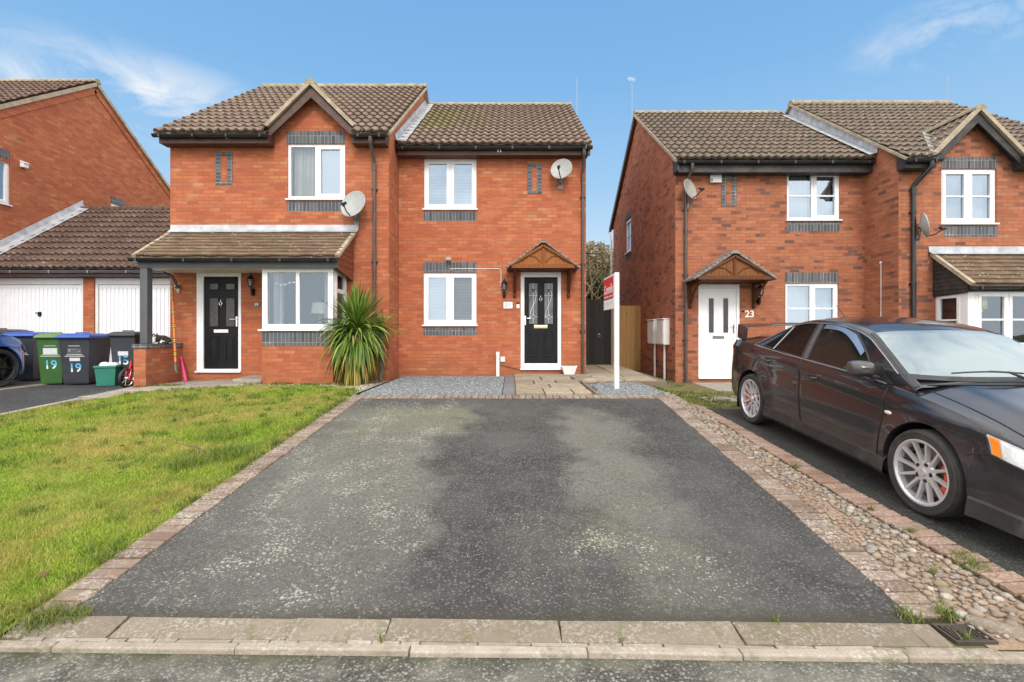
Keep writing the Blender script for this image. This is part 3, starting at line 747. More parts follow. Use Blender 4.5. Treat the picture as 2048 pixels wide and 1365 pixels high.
for c, r in (((1.5, 9.25, .6), (.17, .12, .075)), ((1.75, 9.42, .57), (.1, .08, .06))):
    mb.ellip(c, r, 12, 8)
o = mb.build('rockery_stone', m_flag, smooth=True, angle=180); tag(o, 'rough rounded stones at the corner of the flagstone path by the raised slabs', 'stone')
drape('path_bed', -.15, 1.5, 7.66, 10.79, .0, m_soil)

# right-hand verge and the slabs before the right-hand door
drape('verge', interp([(7.0, 2.5), (9.4, 2.5), (9.6, 3.05), (14, 3.05)]), 14, 7.0, 14.2, -.004, m_soil)
mb = MB()
for (a, b, y0, y1) in ((4.05, 4.65, 9.5, 10.1), (4.66, 5.3, 9.45, 10.1), (5.32, 5.95, 9.5, 10.1), (4.1, 4.7, 10.12, 10.9), (4.72, 5.4, 10.12, 10.95), (5.42, 6.1, 10.12, 10.95), (3.3, 3.9, 8.0, 8.55), (3.95, 4.6, 8.2, 8.8)):
    slab(mb, a, b, y0, y1, .40, .405, jz=.008, sk=.02)
tag(mb.build('doorstep_slabs', m_slab, bevel=.01), kind='structure')

# ------------------------------------------------ lawn and the slab path of the left house
LAWN = [(-2.66, 2.5), (-2.56, 7.5), (-2.62, 8.1), (-3.0, 8.55), (-3.9, 8.8), (-4.7, 8.75), (-5.3, 8.55), (-5.9, 8.05), (-6.5, 7.75), (-7.05, 7.35), (-7.45, 6.6), (-8.2, 4.0), (-8.6, 2.5)]
def inpoly(x, y, P=LAWN):
    c = False; j = len(P)-1
    for i in range(len(P)):
        xi, yi = P[i]; xj, yj = P[j]
        if (yi > y) != (yj > y) and x < (xj-xi)*(y-yi)/(yj-yi)+xi: c = not c
        j = i
    return c
drape('lawn', interp([(2.36, -8.75), (6.6, -7.55), (7.35, -7.1), (7.75, -6.6), (8.05, -5.95), (8.55, -5.35), (8.9, -4.6)]),
      interp([(2.36, -2.62), (7.5, -2.55), (8.1, -2.62), (8.6, -3.1), (8.9, -4.1)]), 2.36, 8.88, .004, m_lawnsoil)
drape('grit_bed', -5.35, -2.55, 7.7, 9.95, -.012, m_palegravel)
pebbles('pale_chippings', [(x, y) for x, y in ((random.uniform(-5.2, -2.6), random.uniform(7.9, 9.3)) for _ in range(2600)) if not inpoly(x, y-.12)], .008, .02, m_palechip, flat=.5, sink=-.1, seg=(5, 3))
drape('path_bed', -7.1, -5.1, 7.2, 9.98, -.008, m_soil)
mb = MB()
def fslab(x0, x1, y0, y1, dz=.012):
    z = ground((x0+x1)/2, (y0+y1)/2)+dz; slab(mb, x0, x1, y0, y1, z, z, jz=.008, sk=.02)
for a in ((-6.9, -6.1, 7.62, 8.25), (-6.08, -5.55, 8.1, 8.7), (-6.7, -6.1, 8.27, 8.85), (-7.0, -6.72, 8.27, 9.0), (-6.75, -6.1, 8.87, 9.4), (-6.08, -5.4, 8.72, 9.3), (-6.75, -6.1, 9.42, 9.95), (-6.08, -5.4, 9.32, 9.95), (-5.38, -4.9, 8.9, 9.4)):
    fslab(*a)
tag(mb.build('left_path', m_slab, bevel=.01), kind='structure')
mb = MB(); slab(mb, -5.42, -4.86, 9.3, 9.93, .64, .66, t=.07, jz=.01)
tag(mb.build('step_slab', m_slab, bevel=.01), 'loose concrete step slab lying to the right of the left black door', 'slab')
mb = MB()
P = [(-7.08, 9.0), (-7.06, 7.75), (-7.3, 6.9), (-7.62, 6.2), (-8.4, 2.4)]
for (a, b), (c2, d2) in zip(P, P[1:]):
    mb.hexa([(a-.05, b, ground(a, b)-.08), (a+.05, b, ground(a, b)-.08), (c2+.05, d2, ground(c2, d2)-.08), (c2-.05, d2, ground(c2, d2)-.08),
             (a-.05, b, ground(a, b)+.02), (a+.05, b, ground(a, b)+.02), (c2+.05, d2, ground(c2, d2)+.02), (c2-.05, d2, ground(c2, d2)+.02)][::1])
for y in np.arange(3, 11.0, .9):
    z = ground(-9.3, y)+.012; z2 = ground(-9.3, y+.89)+.012; mb.hexa([(-9.35, y, z-.05), (-9.27, y, z-.05), (-9.27, y+.89, z2-.05), (-9.35, y+.89, z2-.05), (-9.35, y, z+.012), (-9.27, y, z+.012), (-9.27, y+.89, z2+.012), (-9.35, y+.89, z2+.012)])
tag(mb.build('drive_edging', m_concrete), kind='structure')

# ------------------------------------------------ grass
def blades(name, pts, hmin, hmax, wid, mat, lean=.6, label=None, kind='stuff', zoff=0, patchy=True):
    n = len(pts); P = np.array(pts); z = np.array([ground(a, b) for a, b in pts])+zoff
    a = RNG.uniform(0, 2*np.pi, n); h = RNG.uniform(hmin, hmax, n)
    if patchy:
        big = .5+.5*np.sin(P[:, 0]*2.1+1.3*np.sin(P[:, 1]*1.7))*np.sin(P[:, 1]*2.6+P[:, 0]*.9)
        h *= .65+.6*big
    ln = RNG.uniform(.15, lean, n)*h*1.3; b = RNG.uniform(0, 2*np.pi, n)
    W = wid*np.maximum(1, P[:, 1]/4.0)
    dx, dy = np.cos(a)*W/2, np.sin(a)*W/2; lx, ly = np.cos(b)*ln, np.sin(b)*ln
    V = np.zeros((n, 5, 3))
    V[:, 0] = np.stack([P[:, 0]-dx, P[:, 1]-dy, z-.005], 1); V[:, 1] = np.stack([P[:, 0]+dx, P[:, 1]+dy, z-.005], 1)
    V[:, 2] = np.stack([P[:, 0]-dx*.8+lx*.4, P[:, 1]-dy*.8+ly*.4, z+h*.6], 1); V[:, 3] = np.stack([P[:, 0]+dx*.8+lx*.4, P[:, 1]+dy*.8+ly*.4, z+h*.6], 1)
    V[:, 4] = np.stack([P[:, 0]+lx, P[:, 1]+ly, z+h*np.where(ln > h*.8, .75, 1.)], 1)
    t = np.array([(0, 1, 3), (0, 3, 2), (2, 3, 4)]); Fc = (t[None]+5*np.arange(n)[:, None, None]).reshape(-1, 3)
    o = fast_mesh(name, V.reshape(-1, 3), Fc, mat, smooth=False); tag(o, label=label, kind=kind); return o
pts = []
while len(pts) < 170000:
    y = 2.45 + (8.9-2.45)*(random.random()**1.55); x = random.uniform(-8.7, -2.5)
    if x < -1.10*y-.3: continue
    if inpoly(x, y):
        if y > 8.2 and random.random() < (y-8.2)*1.1: continue
        pts.append((x, y))
blades('grass', pts, .014, .052, .0042, m_grass, lean=1.0)
cl = []
for _ in range(150):
    while True:
        x, y = random.uniform(-7.5, -2.6), random.uniform(2.7, 8.4)
        if inpoly(x, y): break
    r_ = random.uniform(.02, .07)
    for _ in range(int(40+r_*900)): cl.append((random.gauss(x, r_), random.gauss(y, r_)))
blades('grass_clumps', cl, .03, .10, .0045, m_tussock, lean=1.1, patchy=False)
# tufts along the edging, kerb and verge
tp = []
def tuft(x, y, r, n):
    for _ in range(n): tp.append((random.gauss(x, r), random.gauss(y, r)))
for _ in range(60):
    y = random.uniform(2.6, 7.4); tuft(XL(y)-.24, y, .03, 40)
for x, y, r, n in ((-2.5, 2.58, .05, 500), (-2.35, 2.6, .03, 160), (-2.75, 2.5, .08, 500), (-2.95, 2.44, .08, 400), (2.36, 2.62, .025, 160), (2.15, 2.6, .03, 120), (2.62, 3.0, .012, 30), (2.92, 3.12, .03, 90), (2.9, 3.0, .05, 120), (2.86, 3.45, .012, 60), (2.84, 3.8, .01, 40), (2.78, 4.7, .012, 40), (2.3, 2.42, .01, 16),
                   (-.66, 2.415, .006, 16), (.55, 2.41, .006, 10), (1.4, 2.555, .015, 18)): tuft(x, y, r, n)
for _ in range(70): tuft(random.uniform(2.7, 4.2), random.uniform(7.3, 9.3), .05, 30)
for _ in range(30): tuft(random.uniform(3.1, 3.75), random.uniform(10.2, 13.6), .06, 30)
for _ in range(26): tuft(random.uniform(-7.0, -6.3), random.uniform(8.9, 9.1), .05, 20)
for _ in range(40): tuft(random.uniform(-5.2, -2.8), random.uniform(8.7, 9.15), .06, 22)
blades('weeds', tp, .02, .075, .0042, m_weed, lean=1.1, patchy=False)
# the coarse tussock near the edging, and dead leaves
tp = []
for x, y, r, n in ((-2.95, 5.0, .12, 900), (-3.2, 4.7, .09, 500), (-3.35, 5.6, .12, 260)): tuft(x, y, r, n)
blades('tussock_grass', tp, .05, .15, .004, m_tussock, lean=.9, patchy=False)
V = []; Fc = []
for i in range(60):
    if i < 34:
        while True:
            x, y = random.uniform(-7, -2.6), random.uniform(2.8, 8.3)
            if inpoly(x, y): break
        z0 = .045
    else: x, y = (random.uniform(2.8, 4.2), random.uniform(7.2, 9.2)); z0 = .03
    a = random.uniform(0, 6.3); s = random.uniform(.02, .05); z = ground(x, y)+z0; ca, sa = math.cos(a)*s, math.sin(a)*s
    b = len(V); V += [(x-ca, y-sa, z), (x+sa*.6, y-ca*.6, z+.012), (x+ca, y+sa, z+.004), (x-sa*.6, y+ca*.6, z+.015)]; Fc.append((b, b+1, b+2, b+3))
tag(fast_mesh('fallen_leaves', V, Fc, m_deadleaf), kind='stuff')
mb = MB()
mb.tube([(-3.02, 4.78, .28), (-3.15, 4.86, .37), (-3.36, 4.95, .385), (-3.5, 5.0, .40)], [.006, .005, .004, .002], 6)
mb.tube([(-3.15, 4.86, .37), (-3.2, 4.8, .42)], .003, 5)
o = mb.build('fallen_twig', m_bark); tag(o, 'thin dead twig sticking up from the grass near the drive edging', 'twig')
# ================================================================== house kit
def wall_rects(mb, x0, x1, z0, z1, y, holes, depth=.10, m=0):
    """front wall facing -Y with real openings and brick reveals"""
    xs = sorted(set([x0, x1] + [v for h in holes for v in h[:2] if x0 < v < x1])); zs = sorted(set([z0, z1] + [v for h in holes for v in h[2:4] if z0 < v < z1]))
    for a, b in zip(xs, xs[1:]):
        for c, d2 in zip(zs, zs[1:]):
            cx, cz = (a+b)/2, (c+d2)/2
            if any(h[0] < cx < h[1] and h[2] < cz < h[3] for h in holes): continue
            mb.poly([(a, y, c), (b, y, c), (b, y, d2), (a, y, d2)], m)
    for h in holes:
        a, b, c, d2 = h[:4]
        mb.poly([(a, y, c), (a, y, d2), (a, y+depth, d2), (a, y+depth, c)], m); mb.poly([(b, y, d2), (b, y, c), (b, y+depth, c), (b, y+depth, d2)], m)
        mb.poly([(a, y, d2), (b, y, d2), (b, y+depth, d2), (a, y+depth, d2)], m); mb.poly([(b, y, c), (a, y, c), (a, y+depth, c), (b, y+depth, c)], m)

def tile_roof(mb, P0, ux, us, width, length, gauge=.345, roll=.18, amp=.036, lift=.042, clip=None, spr=6, m=0, u0=0., flat=False):
    """interlocking tiles as real relief: every course overlaps the one below"""
    P0, ux, us = Vector(P0), Vector(ux).normalized(), Vector(us).normalized(); un = ux.cross(us).normalized()
    if un.z < 0: un = -un
    nu = max(2, int(round(width/roll*spr))) if not flat else max(2, int(round(width/(roll))))
    nc = int(math.ceil(length/gauge-1e-6))
    us_ = [width*i/nu for i in range(nu+1)]
    def prof(u, c):
        if flat: return 0.
        t = ((u+u0)/roll) % 1.0
        return amp*(max(0, math.sin(math.pi*min(t/.62, 1)))**.8) if t < .62 else amp*-.12*math.sin(math.pi*(t-.62)/.38)
    for c in range(nc):
        v0, v1 = c*gauge, min((c+1)*gauge, length)
        jl = random.uniform(-.002, .002)
        rows = []
        for v, off, k in ((v0, -.012, .55), (v0, lift+jl, 1.), (v1, .002, 1.)):
            rr = []
            for u in us_:
                j = 0.
                if flat: j = .004*math.sin(u*37+c*5)+random.uniform(-.003, .003)
                p = P0 + ux*u + us*(v - (.012*math.sin(u*19+c*2.1) if (v == v0) else 0)) + un*(off + prof(u, c)*k + j)
                rr.append(p)
            rows.append(rr)
        b = mb.add([tuple(p) for r in rows for p in r]); n = nu+1
        for i in range(2):
            for j in range(nu):
                um = (us_[j]+us_[j+1])/2; vm = (v0 if i == 0 else (v0+v1)/2)
                pc = P0+ux*um+us*vm
                if clip and clip(pc): continue
                q = [b+i*n+j, b+i*n+j+1, b+(i+1)*n+j+1, b+(i+1)*n+j]
                va, vb = (v0+.002, v0+.02) if i == 0 else (v0+.02, v1-.001)
                uvq = [(us_[j], va), (us_[j+1], va), (us_[j+1], vb), (us_[j], vb)]
                if ux.cross(us).z < 0: q = q[::-1]; uvq = uvq[::-1]
                mb.face(q, m, uvq)

def ridge_caps(mb, a, b, r=.12, seg=.45, m=0, h=.8):
    a, b = Vector(a), Vector(b); d = b-a; L = d.length; d.normalize()
    s = d.cross(Vector((0, 0, 1))).normalized(); u = s.cross(d).normalized()
    n = max(1, int(round(L/seg)))
    for i in range(n):
        p0 = a+d*(L*i/n); p1 = a+d*(L*(i+1)/n+.01); rr = (r*1.04, r)
        rows = []
        for p, q in ((p0, rr[0]), (p1, rr[1])):
            rows.append([tuple(p+s*q*math.cos(t)+u*q*h*math.sin(t)) for t in np.linspace(-.25, math.pi+.25, 9)])
        mb.grid(rows, m); mb.poly(rows[0], m); mb.poly(rows[1][::-1], m)

def local_frame(x, y, facing):
    """matrix: local x along the wall, local y into the wall, z up"""
    a = {'front': 0, 'left': -90, 'right': 90}[facing]
    return Matrix.Translation((x, y, 0)) @ Matrix.Rotation(R(a), 4, 'Z')

def window(parent, x0, x1, z0, z1, Mx, lights=2, bars=False, glass=None, behind=None, ow=.058, iw=.05, sill=True, setback=.03, casement=(True, True), name='window', splits=None, toplight=None, sill_over=.03, room=True):
    """upvc window: outer frame, casement frames, panes, what hangs behind them, sill; local frame Mx, x0..x1 in local x"""
    glass = glass or m_glass
    mb = MB(); mb.M = Mx; y0, y1 = setback, setback+.07
    mb.box(x0, x1, y0, y1, z0, z0+ow); mb.box(x0, x1, y0, y1, z1-ow, z1)
    mb.box(x0, x0+ow, y0, y1, z0+ow, z1-ow); mb.box(x1-ow, x1, y0, y1, z0+ow, z1-ow)
    W = x1-x0; edges = [x0+W*s for s in (splits or [i/lights for i in range(lights+1)])]; lights = len(edges)-1
    for e in edges[1:-1]: mb.box(e-.035, e+.035, y0+.002, y1-.002, z0+ow, z1-ow)
    cells = []
    for i in range(lights):
        a = edges[i]+(ow if i == 0 else .035); b = edges[i+1]-(ow if i == lights-1 else .035)
        c, d2 = z0+ow, z1-ow
        if casement[i % len(casement)]:
            f = y0-.012; g = y0+.045
            mb.box(a-.012, b+.012, f, g, c-.012, c+iw); mb.box(a-.012, b+.012, f, g, d2-iw, d2+.012)
            mb.box(a-.012, a+iw, f, g, c+iw, d2-iw); mb.box(b-iw, b+.012, f, g, c+iw, d2-iw)
            ia, ib, ic, id_ = a+iw, b-iw, c+iw, d2-iw
        else: ia, ib, ic, id_ = a+.012, b-.012, c+.012, d2-.012
        if bars:
            zm = ic+(id_-ic)*.5
            mb.box(ia, ib, y0+.002, y0+.04, zm-.018, zm+.018)
        cells.append((ia, ib, ic, id_))
    if sill: mb.box(x0-sill_over, x1+sill_over, -.045, y1-.003, z0-.032, z0-.001)
    if sill: mb.box(x0-.0, x1+.0, -.0, y1-.003, z0-.031, z0-.002) if False else None
    wo_ = mb.build(name, m_upvc, parent, bevel=.004)
    for i, (a, b, c, d2) in enumerate(cells):
        mg = MB(); mg.M = Mx; mg.poly([(a-.005, y0+.028, c-.005), (b+.005, y0+.028, c-.005), (b+.005, y0+.028, d2+.005), (a-.005, y0+.028, d2+.005)])
        g = glass[i % len(glass)] if isinstance(glass, (list, tuple)) else glass
        mg.build('pane', g, wo_)
        if bars and False: pass
        bh = behind[i % len(behind)] if behind else None
        if bh == 'curtain':
            mc = MB(); mc.M = Mx; rows = []
            for z in (c-.03, (c+d2)/2, d2+.03): rows.append([(a-.02+(b-a+.02)*t*(1. if z > c+.2 else .97), .22+.03*math.sin(t*38)+.012*math.sin(t*91), z) for t in np.linspace(0, 1, 50)])
            mc.grid(rows); mc.build('curtain', m_curtain, wo_, smooth=True)
        elif bh == 'net':
            mc = MB(); mc.M = Mx; rows = []
            for z in (c-.03, d2+.03): rows.append([(a-.02+(b-a+.04)*t, .2+.012*math.sin(t*60), z) for t in np.linspace(0, 1, 60)])
            mc.grid(rows); mc.build('net_curtain', m_net, wo_, smooth=True)
        elif bh in ('blind', 'blindd'):
            mc = MB(); mc.M = Mx; z = c-.01
            while z < d2+.01:
                mc.poly([(a-.03, .135, z), (b+.03, .135, z), (b+.03, .152, z+.03), (a-.03, .152, z+.03)]); z += .034
            mc.build('blind', m_blind if bh == 'blind' else m_blindd, wo_)
        elif bh == 'roller':
            mc = MB(); mc.M = Mx; mc.poly([(a-.03, .15, c-.03), (b+.03, .15, c-.03), (b+.03, .15, d2+.03), (a-.03, .15, d2+.03)]); mc.build('blind', m_dullpane, wo_)
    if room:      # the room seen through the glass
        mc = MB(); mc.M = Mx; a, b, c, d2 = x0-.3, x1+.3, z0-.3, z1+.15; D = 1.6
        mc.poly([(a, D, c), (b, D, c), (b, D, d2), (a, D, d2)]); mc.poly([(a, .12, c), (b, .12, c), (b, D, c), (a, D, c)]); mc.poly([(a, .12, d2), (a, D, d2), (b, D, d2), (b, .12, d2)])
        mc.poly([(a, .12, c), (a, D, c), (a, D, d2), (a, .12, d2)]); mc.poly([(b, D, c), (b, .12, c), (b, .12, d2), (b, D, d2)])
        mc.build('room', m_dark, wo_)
    return wo_

def soldier(parent, x0, x1, z0, z1, Y, mat=None, name='lintel', proud=.003):
    mb = MB(); mb.box(x0, x1, Y-proud, Y+.03, z0, z1); return mb.build(name, mat or m_soldier, parent)

def brick_panel(parent, x0, x1, z0, z1, Y):
    mb = MB(); t = .105; p = .012
    mb.box(x0, x0+t, Y-p, Y+.02, z0, z1); mb.box(x1-t, x1, Y-p, Y+.02, z0, z1)
    mb.box(x0+t, x1-t, Y-p, Y+.02, z0, z0+.072); mb.box(x0+t, x1-t, Y-p, Y+.02, z1-.072, z1)
    return mb.build('brick_panel', m_greyband, parent)

def gutter(parent, x0, x1, Y, z, mat=None, r=.058, name='gutter'):
    mb = MB(); rows = []
    for x in (x0, x1): rows.append([(x, Y-r*math.cos(t), z-r*math.sin(t)) for t in np.linspace(0, math.pi, 9)])
    mb.grid(rows); rows2 = [[(x, Y-(r-.006)*math.cos(t), z-(r-.006)*math.sin(t)) for t in np.linspace(0, math.pi, 9)] for x in (x0, x1)]
    mb.grid(rows2, flip=True)
    for rr in rows: mb.poly(rr)
    n = int((x1-x0)/1.0)+1
    for i in range(n+1):
        x = x0+.15+(x1-x0-.3)*i/max(1, n); mb.box(x-.02, x+.02, Y-r-.006, Y+r+.004, z-r-.006, z+.004)
    return mb.build(name, mat or m_gutter, parent, smooth=True)

def downpipe(parent, x, Yg, Yw, zt, zb, off=0., mat=None, r=.034, name='downpipe', sx=0.):
    mb = MB(); y = Yw-.055
    mb.tube([(x+sx, Yg, zt), (x+sx, Yg, zt-.1), (x+sx*.8, Yg+.01, zt-.14), (x, y, zt-.42), (x, y, zt-.5), (x, y, zb+.12), (x, y, zb)], [r*1.15, r*1.15, r, r, r, r, r], 10)
    mb.tube([(x, y, zt-.47), (x, y, zt-.60)], r*1.2, 10)
    z = zt-1.0
    while z > zb+.4:
        mb.tube([(x, y, z), (x, y, z+.05)], r*1.22, 10); mb.box(x-.065, x+.065, y+.01, y+.055, z+.01, z+.04); z -= 1.5
    mb.tube([(x, y, zb+.02), (x, y-.06, zb-.05)], r*1.1, 10)
    return mb.build(name, mat or m_brownpipe, parent, smooth=True)

def canopy(parent, xc, half, zb, za, Yw, dep, tilemat, board=None, frame=None):
    """little gabled door hood on two brackets"""
    y0 = Yw-dep; c = MB()
    sl = (za-zb)/half
    c.prism([(xc-half+.06, zb+.02), (xc+half-.06, zb+.02), (xc, za-.07)], y0+.03, y0+.06); cp = c.build('canopy', board or m_oak, parent)
    c = MB()      # frame laths on the gable board
    for s in (-1, 1):
        c.bar((xc+s*(half-.03), y0+.012, zb+.035), (xc, y0+.012, za-.06), .05, .06, up=(0, 1, 0))
        pts = [(xc+s*(half*.62), zb+.11), (xc+s*half*.42, zb+.24), (xc+s*half*.22, zb+.21), (xc+s*half*.08, zb+.10)]
        c.tube([(x, y0+.025, z) for x, z in pts], .013, 6)
    c.box(xc-half+.06, xc+half-.06, y0-.005, y0+.045, zb-.03, zb+.055); c.box(xc-.035, xc+.035, y0+.008, y0+.045, zb+.055, za-.12)
    c.box(xc-.003, xc+.003, y0+.004, y0+.008, zb+.056, za-.14)
    for k in range(-6, 7):
        if k: c.box(xc+k*.085-.002, xc+k*.085+.002, y0+.026, y0+.029, zb+.056, zb+.056+max(.02, (half-.1-abs(k*.085))*sl*.8))
    c.build('gable_frame', frame or m_oakf, cp)
    c = MB(); c.prism([(xc-half+.03, zb-.01), (xc+half-.03, zb-.01), (xc+half-.03, zb-.04), (xc-half+.03, zb-.04)], y0+.061, Yw); c.build('canopy_soffit', m_oakd, cp)
    c = MB(); L = math.hypot(half+.05, za-zb+.03)
    for s in (-1, 1):
        us = Vector((-s*half, 0, za-zb)).normalized()
        P0 = Vector((xc+s*(half+.04), y0-.03, zb-.01)) if s < 0 else Vector((xc+s*(half+.04), Yw, zb-.01))
        tile_roof(c, P0, (0, 1, 0) if s < 0 else (0, -1, 0), us, dep+.03, L, gauge=.125, roll=.17, lift=.022, flat=True)
        a = Vector((xc+s*(half+.04), y0-.03, zb-.035)); b = Vector((xc, y0-.03, za+.02))
        c.hexa([a, b, b+Vector((0, dep+.03, 0)), a+Vector((0, dep+.03, 0)), a+Vector((0, 0, .025)), b+Vector((0, 0, .025)), b+Vector((0, dep+.03, .025)), a+Vector((0, dep+.03, .025))])
        n = 11      # stepped tile edges along the verge
        for i in range(n):
            p = a.lerp(b, i/n); q = a.lerp(b, (i+1.02)/n)
            up = Vector((s*(za-zb), 0, half)).normalized()
            c.hexa([p+up*.024, q+up*.012, q+up*.012+Vector((0, .1, 0)), p+up*.024+Vector((0, .1, 0)), p+up*.048, q+up*.03, q+up*.03+Vector((0, .1, 0)), p+up*.048+Vector((0, .1, 0))])
    ridge_caps(c, (xc, y0-.035, za+.005), (xc, Yw, za+.005), .07, .22)
    c.build('canopy_roof', tilemat, cp)
    for s in (-1, 1):
        c = MB(); x = xc+s*(half-.13)
        c.box(x-.032, x+.032, Yw-.05, Yw-.002, zb-.62, zb-.041); c.box(x-.03, x+.03, y0+.1, Yw-.05, zb-.1, zb-.042)
        c.tube([(x, Yw-.04, zb-.5), (x, Yw-.13, zb-.42), (x, Yw-.26, zb-.26), (x, y0+.13, zb-.09)], .03, 8); c.ellip((x, Yw-.05, zb-.58), (.038, .045, .05), 8, 6)
        c.build('bracket', m_oakd, cp, bevel=.004)
    return cp

def lantern(label, x, Y, z, s=1.):
    t = thing('wall_lantern', label, 'wall lantern', (x, Y, z))
    mb = MB(); mb.M = Matrix.Translation((x, Y, z)) @ Matrix.Scale(s, 4)
    mb.box(-.035, .035, -.02, -.001, -.23, -.08); mb.ellip((0, -.05, -.15), (.034, .045, .07), 10, 7)
    mb.tube([(0, -.02, -.1), (0, -.07, -.13), (0, -.11, -.1), (0, -.11, -.05)], .011, 8)
    mb.lathe([(.0, -.06), (.04, -.055), (.045, -.04), (.0, -.04)], 8, c=(0, -.11, 0))
    mb.lathe([(.078, .10), (.07, .12), (.045, .15), (.02, .175), (.012, .2), (.018, .215), (.0, .235)], 8, c=(0, -.11, 0)); mb.lathe([(.0, .1), (.078, .1)], 8, c=(0, -.11, 0))
    for k in range(6):
        a = 2*math.pi*k/6; mb.bar((.042*math.cos(a), -.11+.042*math.sin(a), -.045), (.07*math.cos(a), -.11+.07*math.sin(a), .1), .008, .008)
    mb.build('lamp_body', m_blackmetal, t, smooth=True)
    mb = MB(); mb.M = Matrix.Translation((x, Y, z)) @ Matrix.Scale(s, 4); mb.lathe([(.039, -.04), (.066, .098)], 6, c=(0, -.11, 0)); mb.build('lamp_glass', m_glass, t)
    mb = MB(); mb.M = Matrix.Translation((x, Y, z)) @ Matrix.Scale(s, 4); mb.lathe([(.0, -.03), (.014, -.03), (.014, .01), (.026, .04), (.02, .07), (0, .08)], 10, c=(0, -.11, 0)); mb.build('bulb', m_white, t, smooth=True)
    return t

def dish(label, x, Y, z, r, az, tilt, mat, arm_side=0):
    """satellite dish on a wall bracket; az turns the face left/right"""
    t = thing('satellite_dish', label, 'satellite dish', (x, Y, z))
    M0 = Matrix.Translation((x, Y-.26, z)) @ Matrix.Rotation(R(az), 4, 'Z') @ Matrix.Rotation(R(-tilt), 4, 'X')
    mb = MB(); mb.M = M0; rows = []
    for f in (0, .25, .5, .75, .93, 1.0): rows.append([(r*f*math.cos(a), .065*(1-f*f), r*1.06*f*math.sin(a)) for a in np.linspace(0, 2*math.pi, 37)[:-1]])
    mb.grid(rows, close=True, flip=True)
    rim = [[(r*f*math.cos(a), y, r*1.06*f*math.sin(a)) for a in np.linspace(0, 2*math.pi, 37)[:-1]] for f, y in ((1.0, 0), (1.025, .004), (1.02, .02), (.99, .014))]
    mb.grid(rim, close=True, flip=True)
    back = [[(r*f*math.cos(a), .075*(1-f*f)+.012, r*1.06*f*math.sin(a)) for a in np.linspace(0, 2*math.pi, 37)[:-1]] for f in (1.0, .75, .5, .25, .01)]
    mb.grid(back, close=True, flip=True)
    mb.build('reflector', mat, t, smooth=True, angle=50)
    mb = MB(); mb.M = M0
    mb.tube([(0, .02, -r*1.02), (0, -.12, -r*.96), (0, -.27, -r*.62)], .012, 8); mb.tube([(0, -.25, -r*.66), (0, -.2, -r*.42)], [.024, .032], 10); mb.box(-.02, .02, -.3, -.22, -r*.78, -r*.6)
    mb.build('receiver_arm', m_blackmetal, t, smooth=True)
    mb = MB(); p = M0 @ Vector((0, .09, 0))
    mb.tube([tuple(p), (x, Y-.12, z-.05), (x, Y-.1, z-.25), (x, Y-.02, z-.28)], .019, 8); mb.box(x-.05, x+.05, Y-.02, Y-.002, z-.38, z-.16)
    mb.build('wall_bracket', m_greymetal, t, smooth=True)
    return t

def door_panel(mb, x0, x1, z0, z1, y, d=.012):
    """raised-and-fielded moulding ring"""
    w_ = .022
    for a, b, c, e in ((x0, x1, z0, z0+w_), (x0, x1, z1-w_, z1), (x0, x0+w_, z0+w_, z1-w_), (x1-w_, x1, z0+w_, z1-w_)):
        mb.box(a, b, y-d, y+.01, c, e)
    mb.box(x0+.05, x1-.05, y-d*.7, y+.01, z0+.05, z1-.05)

FLASH = .012
# ================================================================== the middle house
Y2, GZ = 10.8, .52
XA, XB = -2.55, 1.665
e2, r2 = (10.45, pz(288, 10.45)), (14.25, pz(212, 14.25))
s2 = (r2[1]-e2[1])/(r2[0]-e2[0])
h21 = thing('terraced_house', 'middle red brick house with black leaded glass door under a golden oak canopy', 'house', (XA, Y2, GZ))
upw = (px(848, Y2), px(953, Y2), pz(418, Y2), pz(318, Y2)); low = (px(847, Y2), px(953, Y2), pz(650, Y2), pz(546, Y2)); dor = (px(1041.5, Y2), px(1122, Y2), pz(737, Y2), pz(545, Y2))
zs2 = pz(305, 10.6)
mb = MB(); wall_rects(mb, XA, XB, .2, zs2+.2, Y2, [upw, low, dor])
rz2 = lambda y: e2[1]+(y-e2[0])*s2 if y <= r2[0] else r2[1]-(y-r2[0])*s2
mb.poly([(XB, Y2, .2), (XB, 17.7, .2), (XB, 17.7, rz2(17.7)-.06), (XB, r2[0], r2[1]-.06), (XB, Y2, rz2(Y2)-.06)])
mb.poly([(XB, 17.7, .2), (XA, 17.7, .2), (XA, 17.7, rz2(17.7)-.06), (XB, 17.7, rz2(17.7)-.06)])
mb.build('wall', m_brick, h21)
mb = MB(); tile_roof(mb, (XA+.06, e2[0], e2[1]), (1, 0, 0), (0, 1, s2), XB+.07-XA-.06, math.hypot(r2[0]-e2[0], r2[1]-e2[1])-.03)
mb.poly([(XA, r2[0], r2[1]-.02), (XA, 18.05, rz2(18.05)), (XB+.07, 18.05, rz2(18.05)), (XB+.07, r2[0], r2[1]-.02)])
mb.poly([(XA, e2[0], e2[1]-.02), (XB+.05, e2[0], e2[1]-.02), (XB+.05, r2[0], r2[1]-.03), (XA, r2[0], r2[1]-.03)])
rf = mb.build('roof', m_tile_mossy, h21, smooth=True, angle=45)
mb = MB(); ridge_caps(mb, (XA+.12, r2[0], r2[1]-.01), (XB+.075, r2[0], r2[1]-.01)); mb.build('ridge_tiles', m_ridge, rf, smooth=True, angle=50)
mb = MB(); mb.bar((XB+.045, e2[0]+.03, e2[1]-.035), (XB+.045, r2[0], r2[1]-.035), .11, .05); mb.bar((XB+.045, r2[0], r2[1]-.035), (XB+.045, 18.05, rz2(18.05)-.035), .11, .05); mb.build('verge', m_verge, rf)
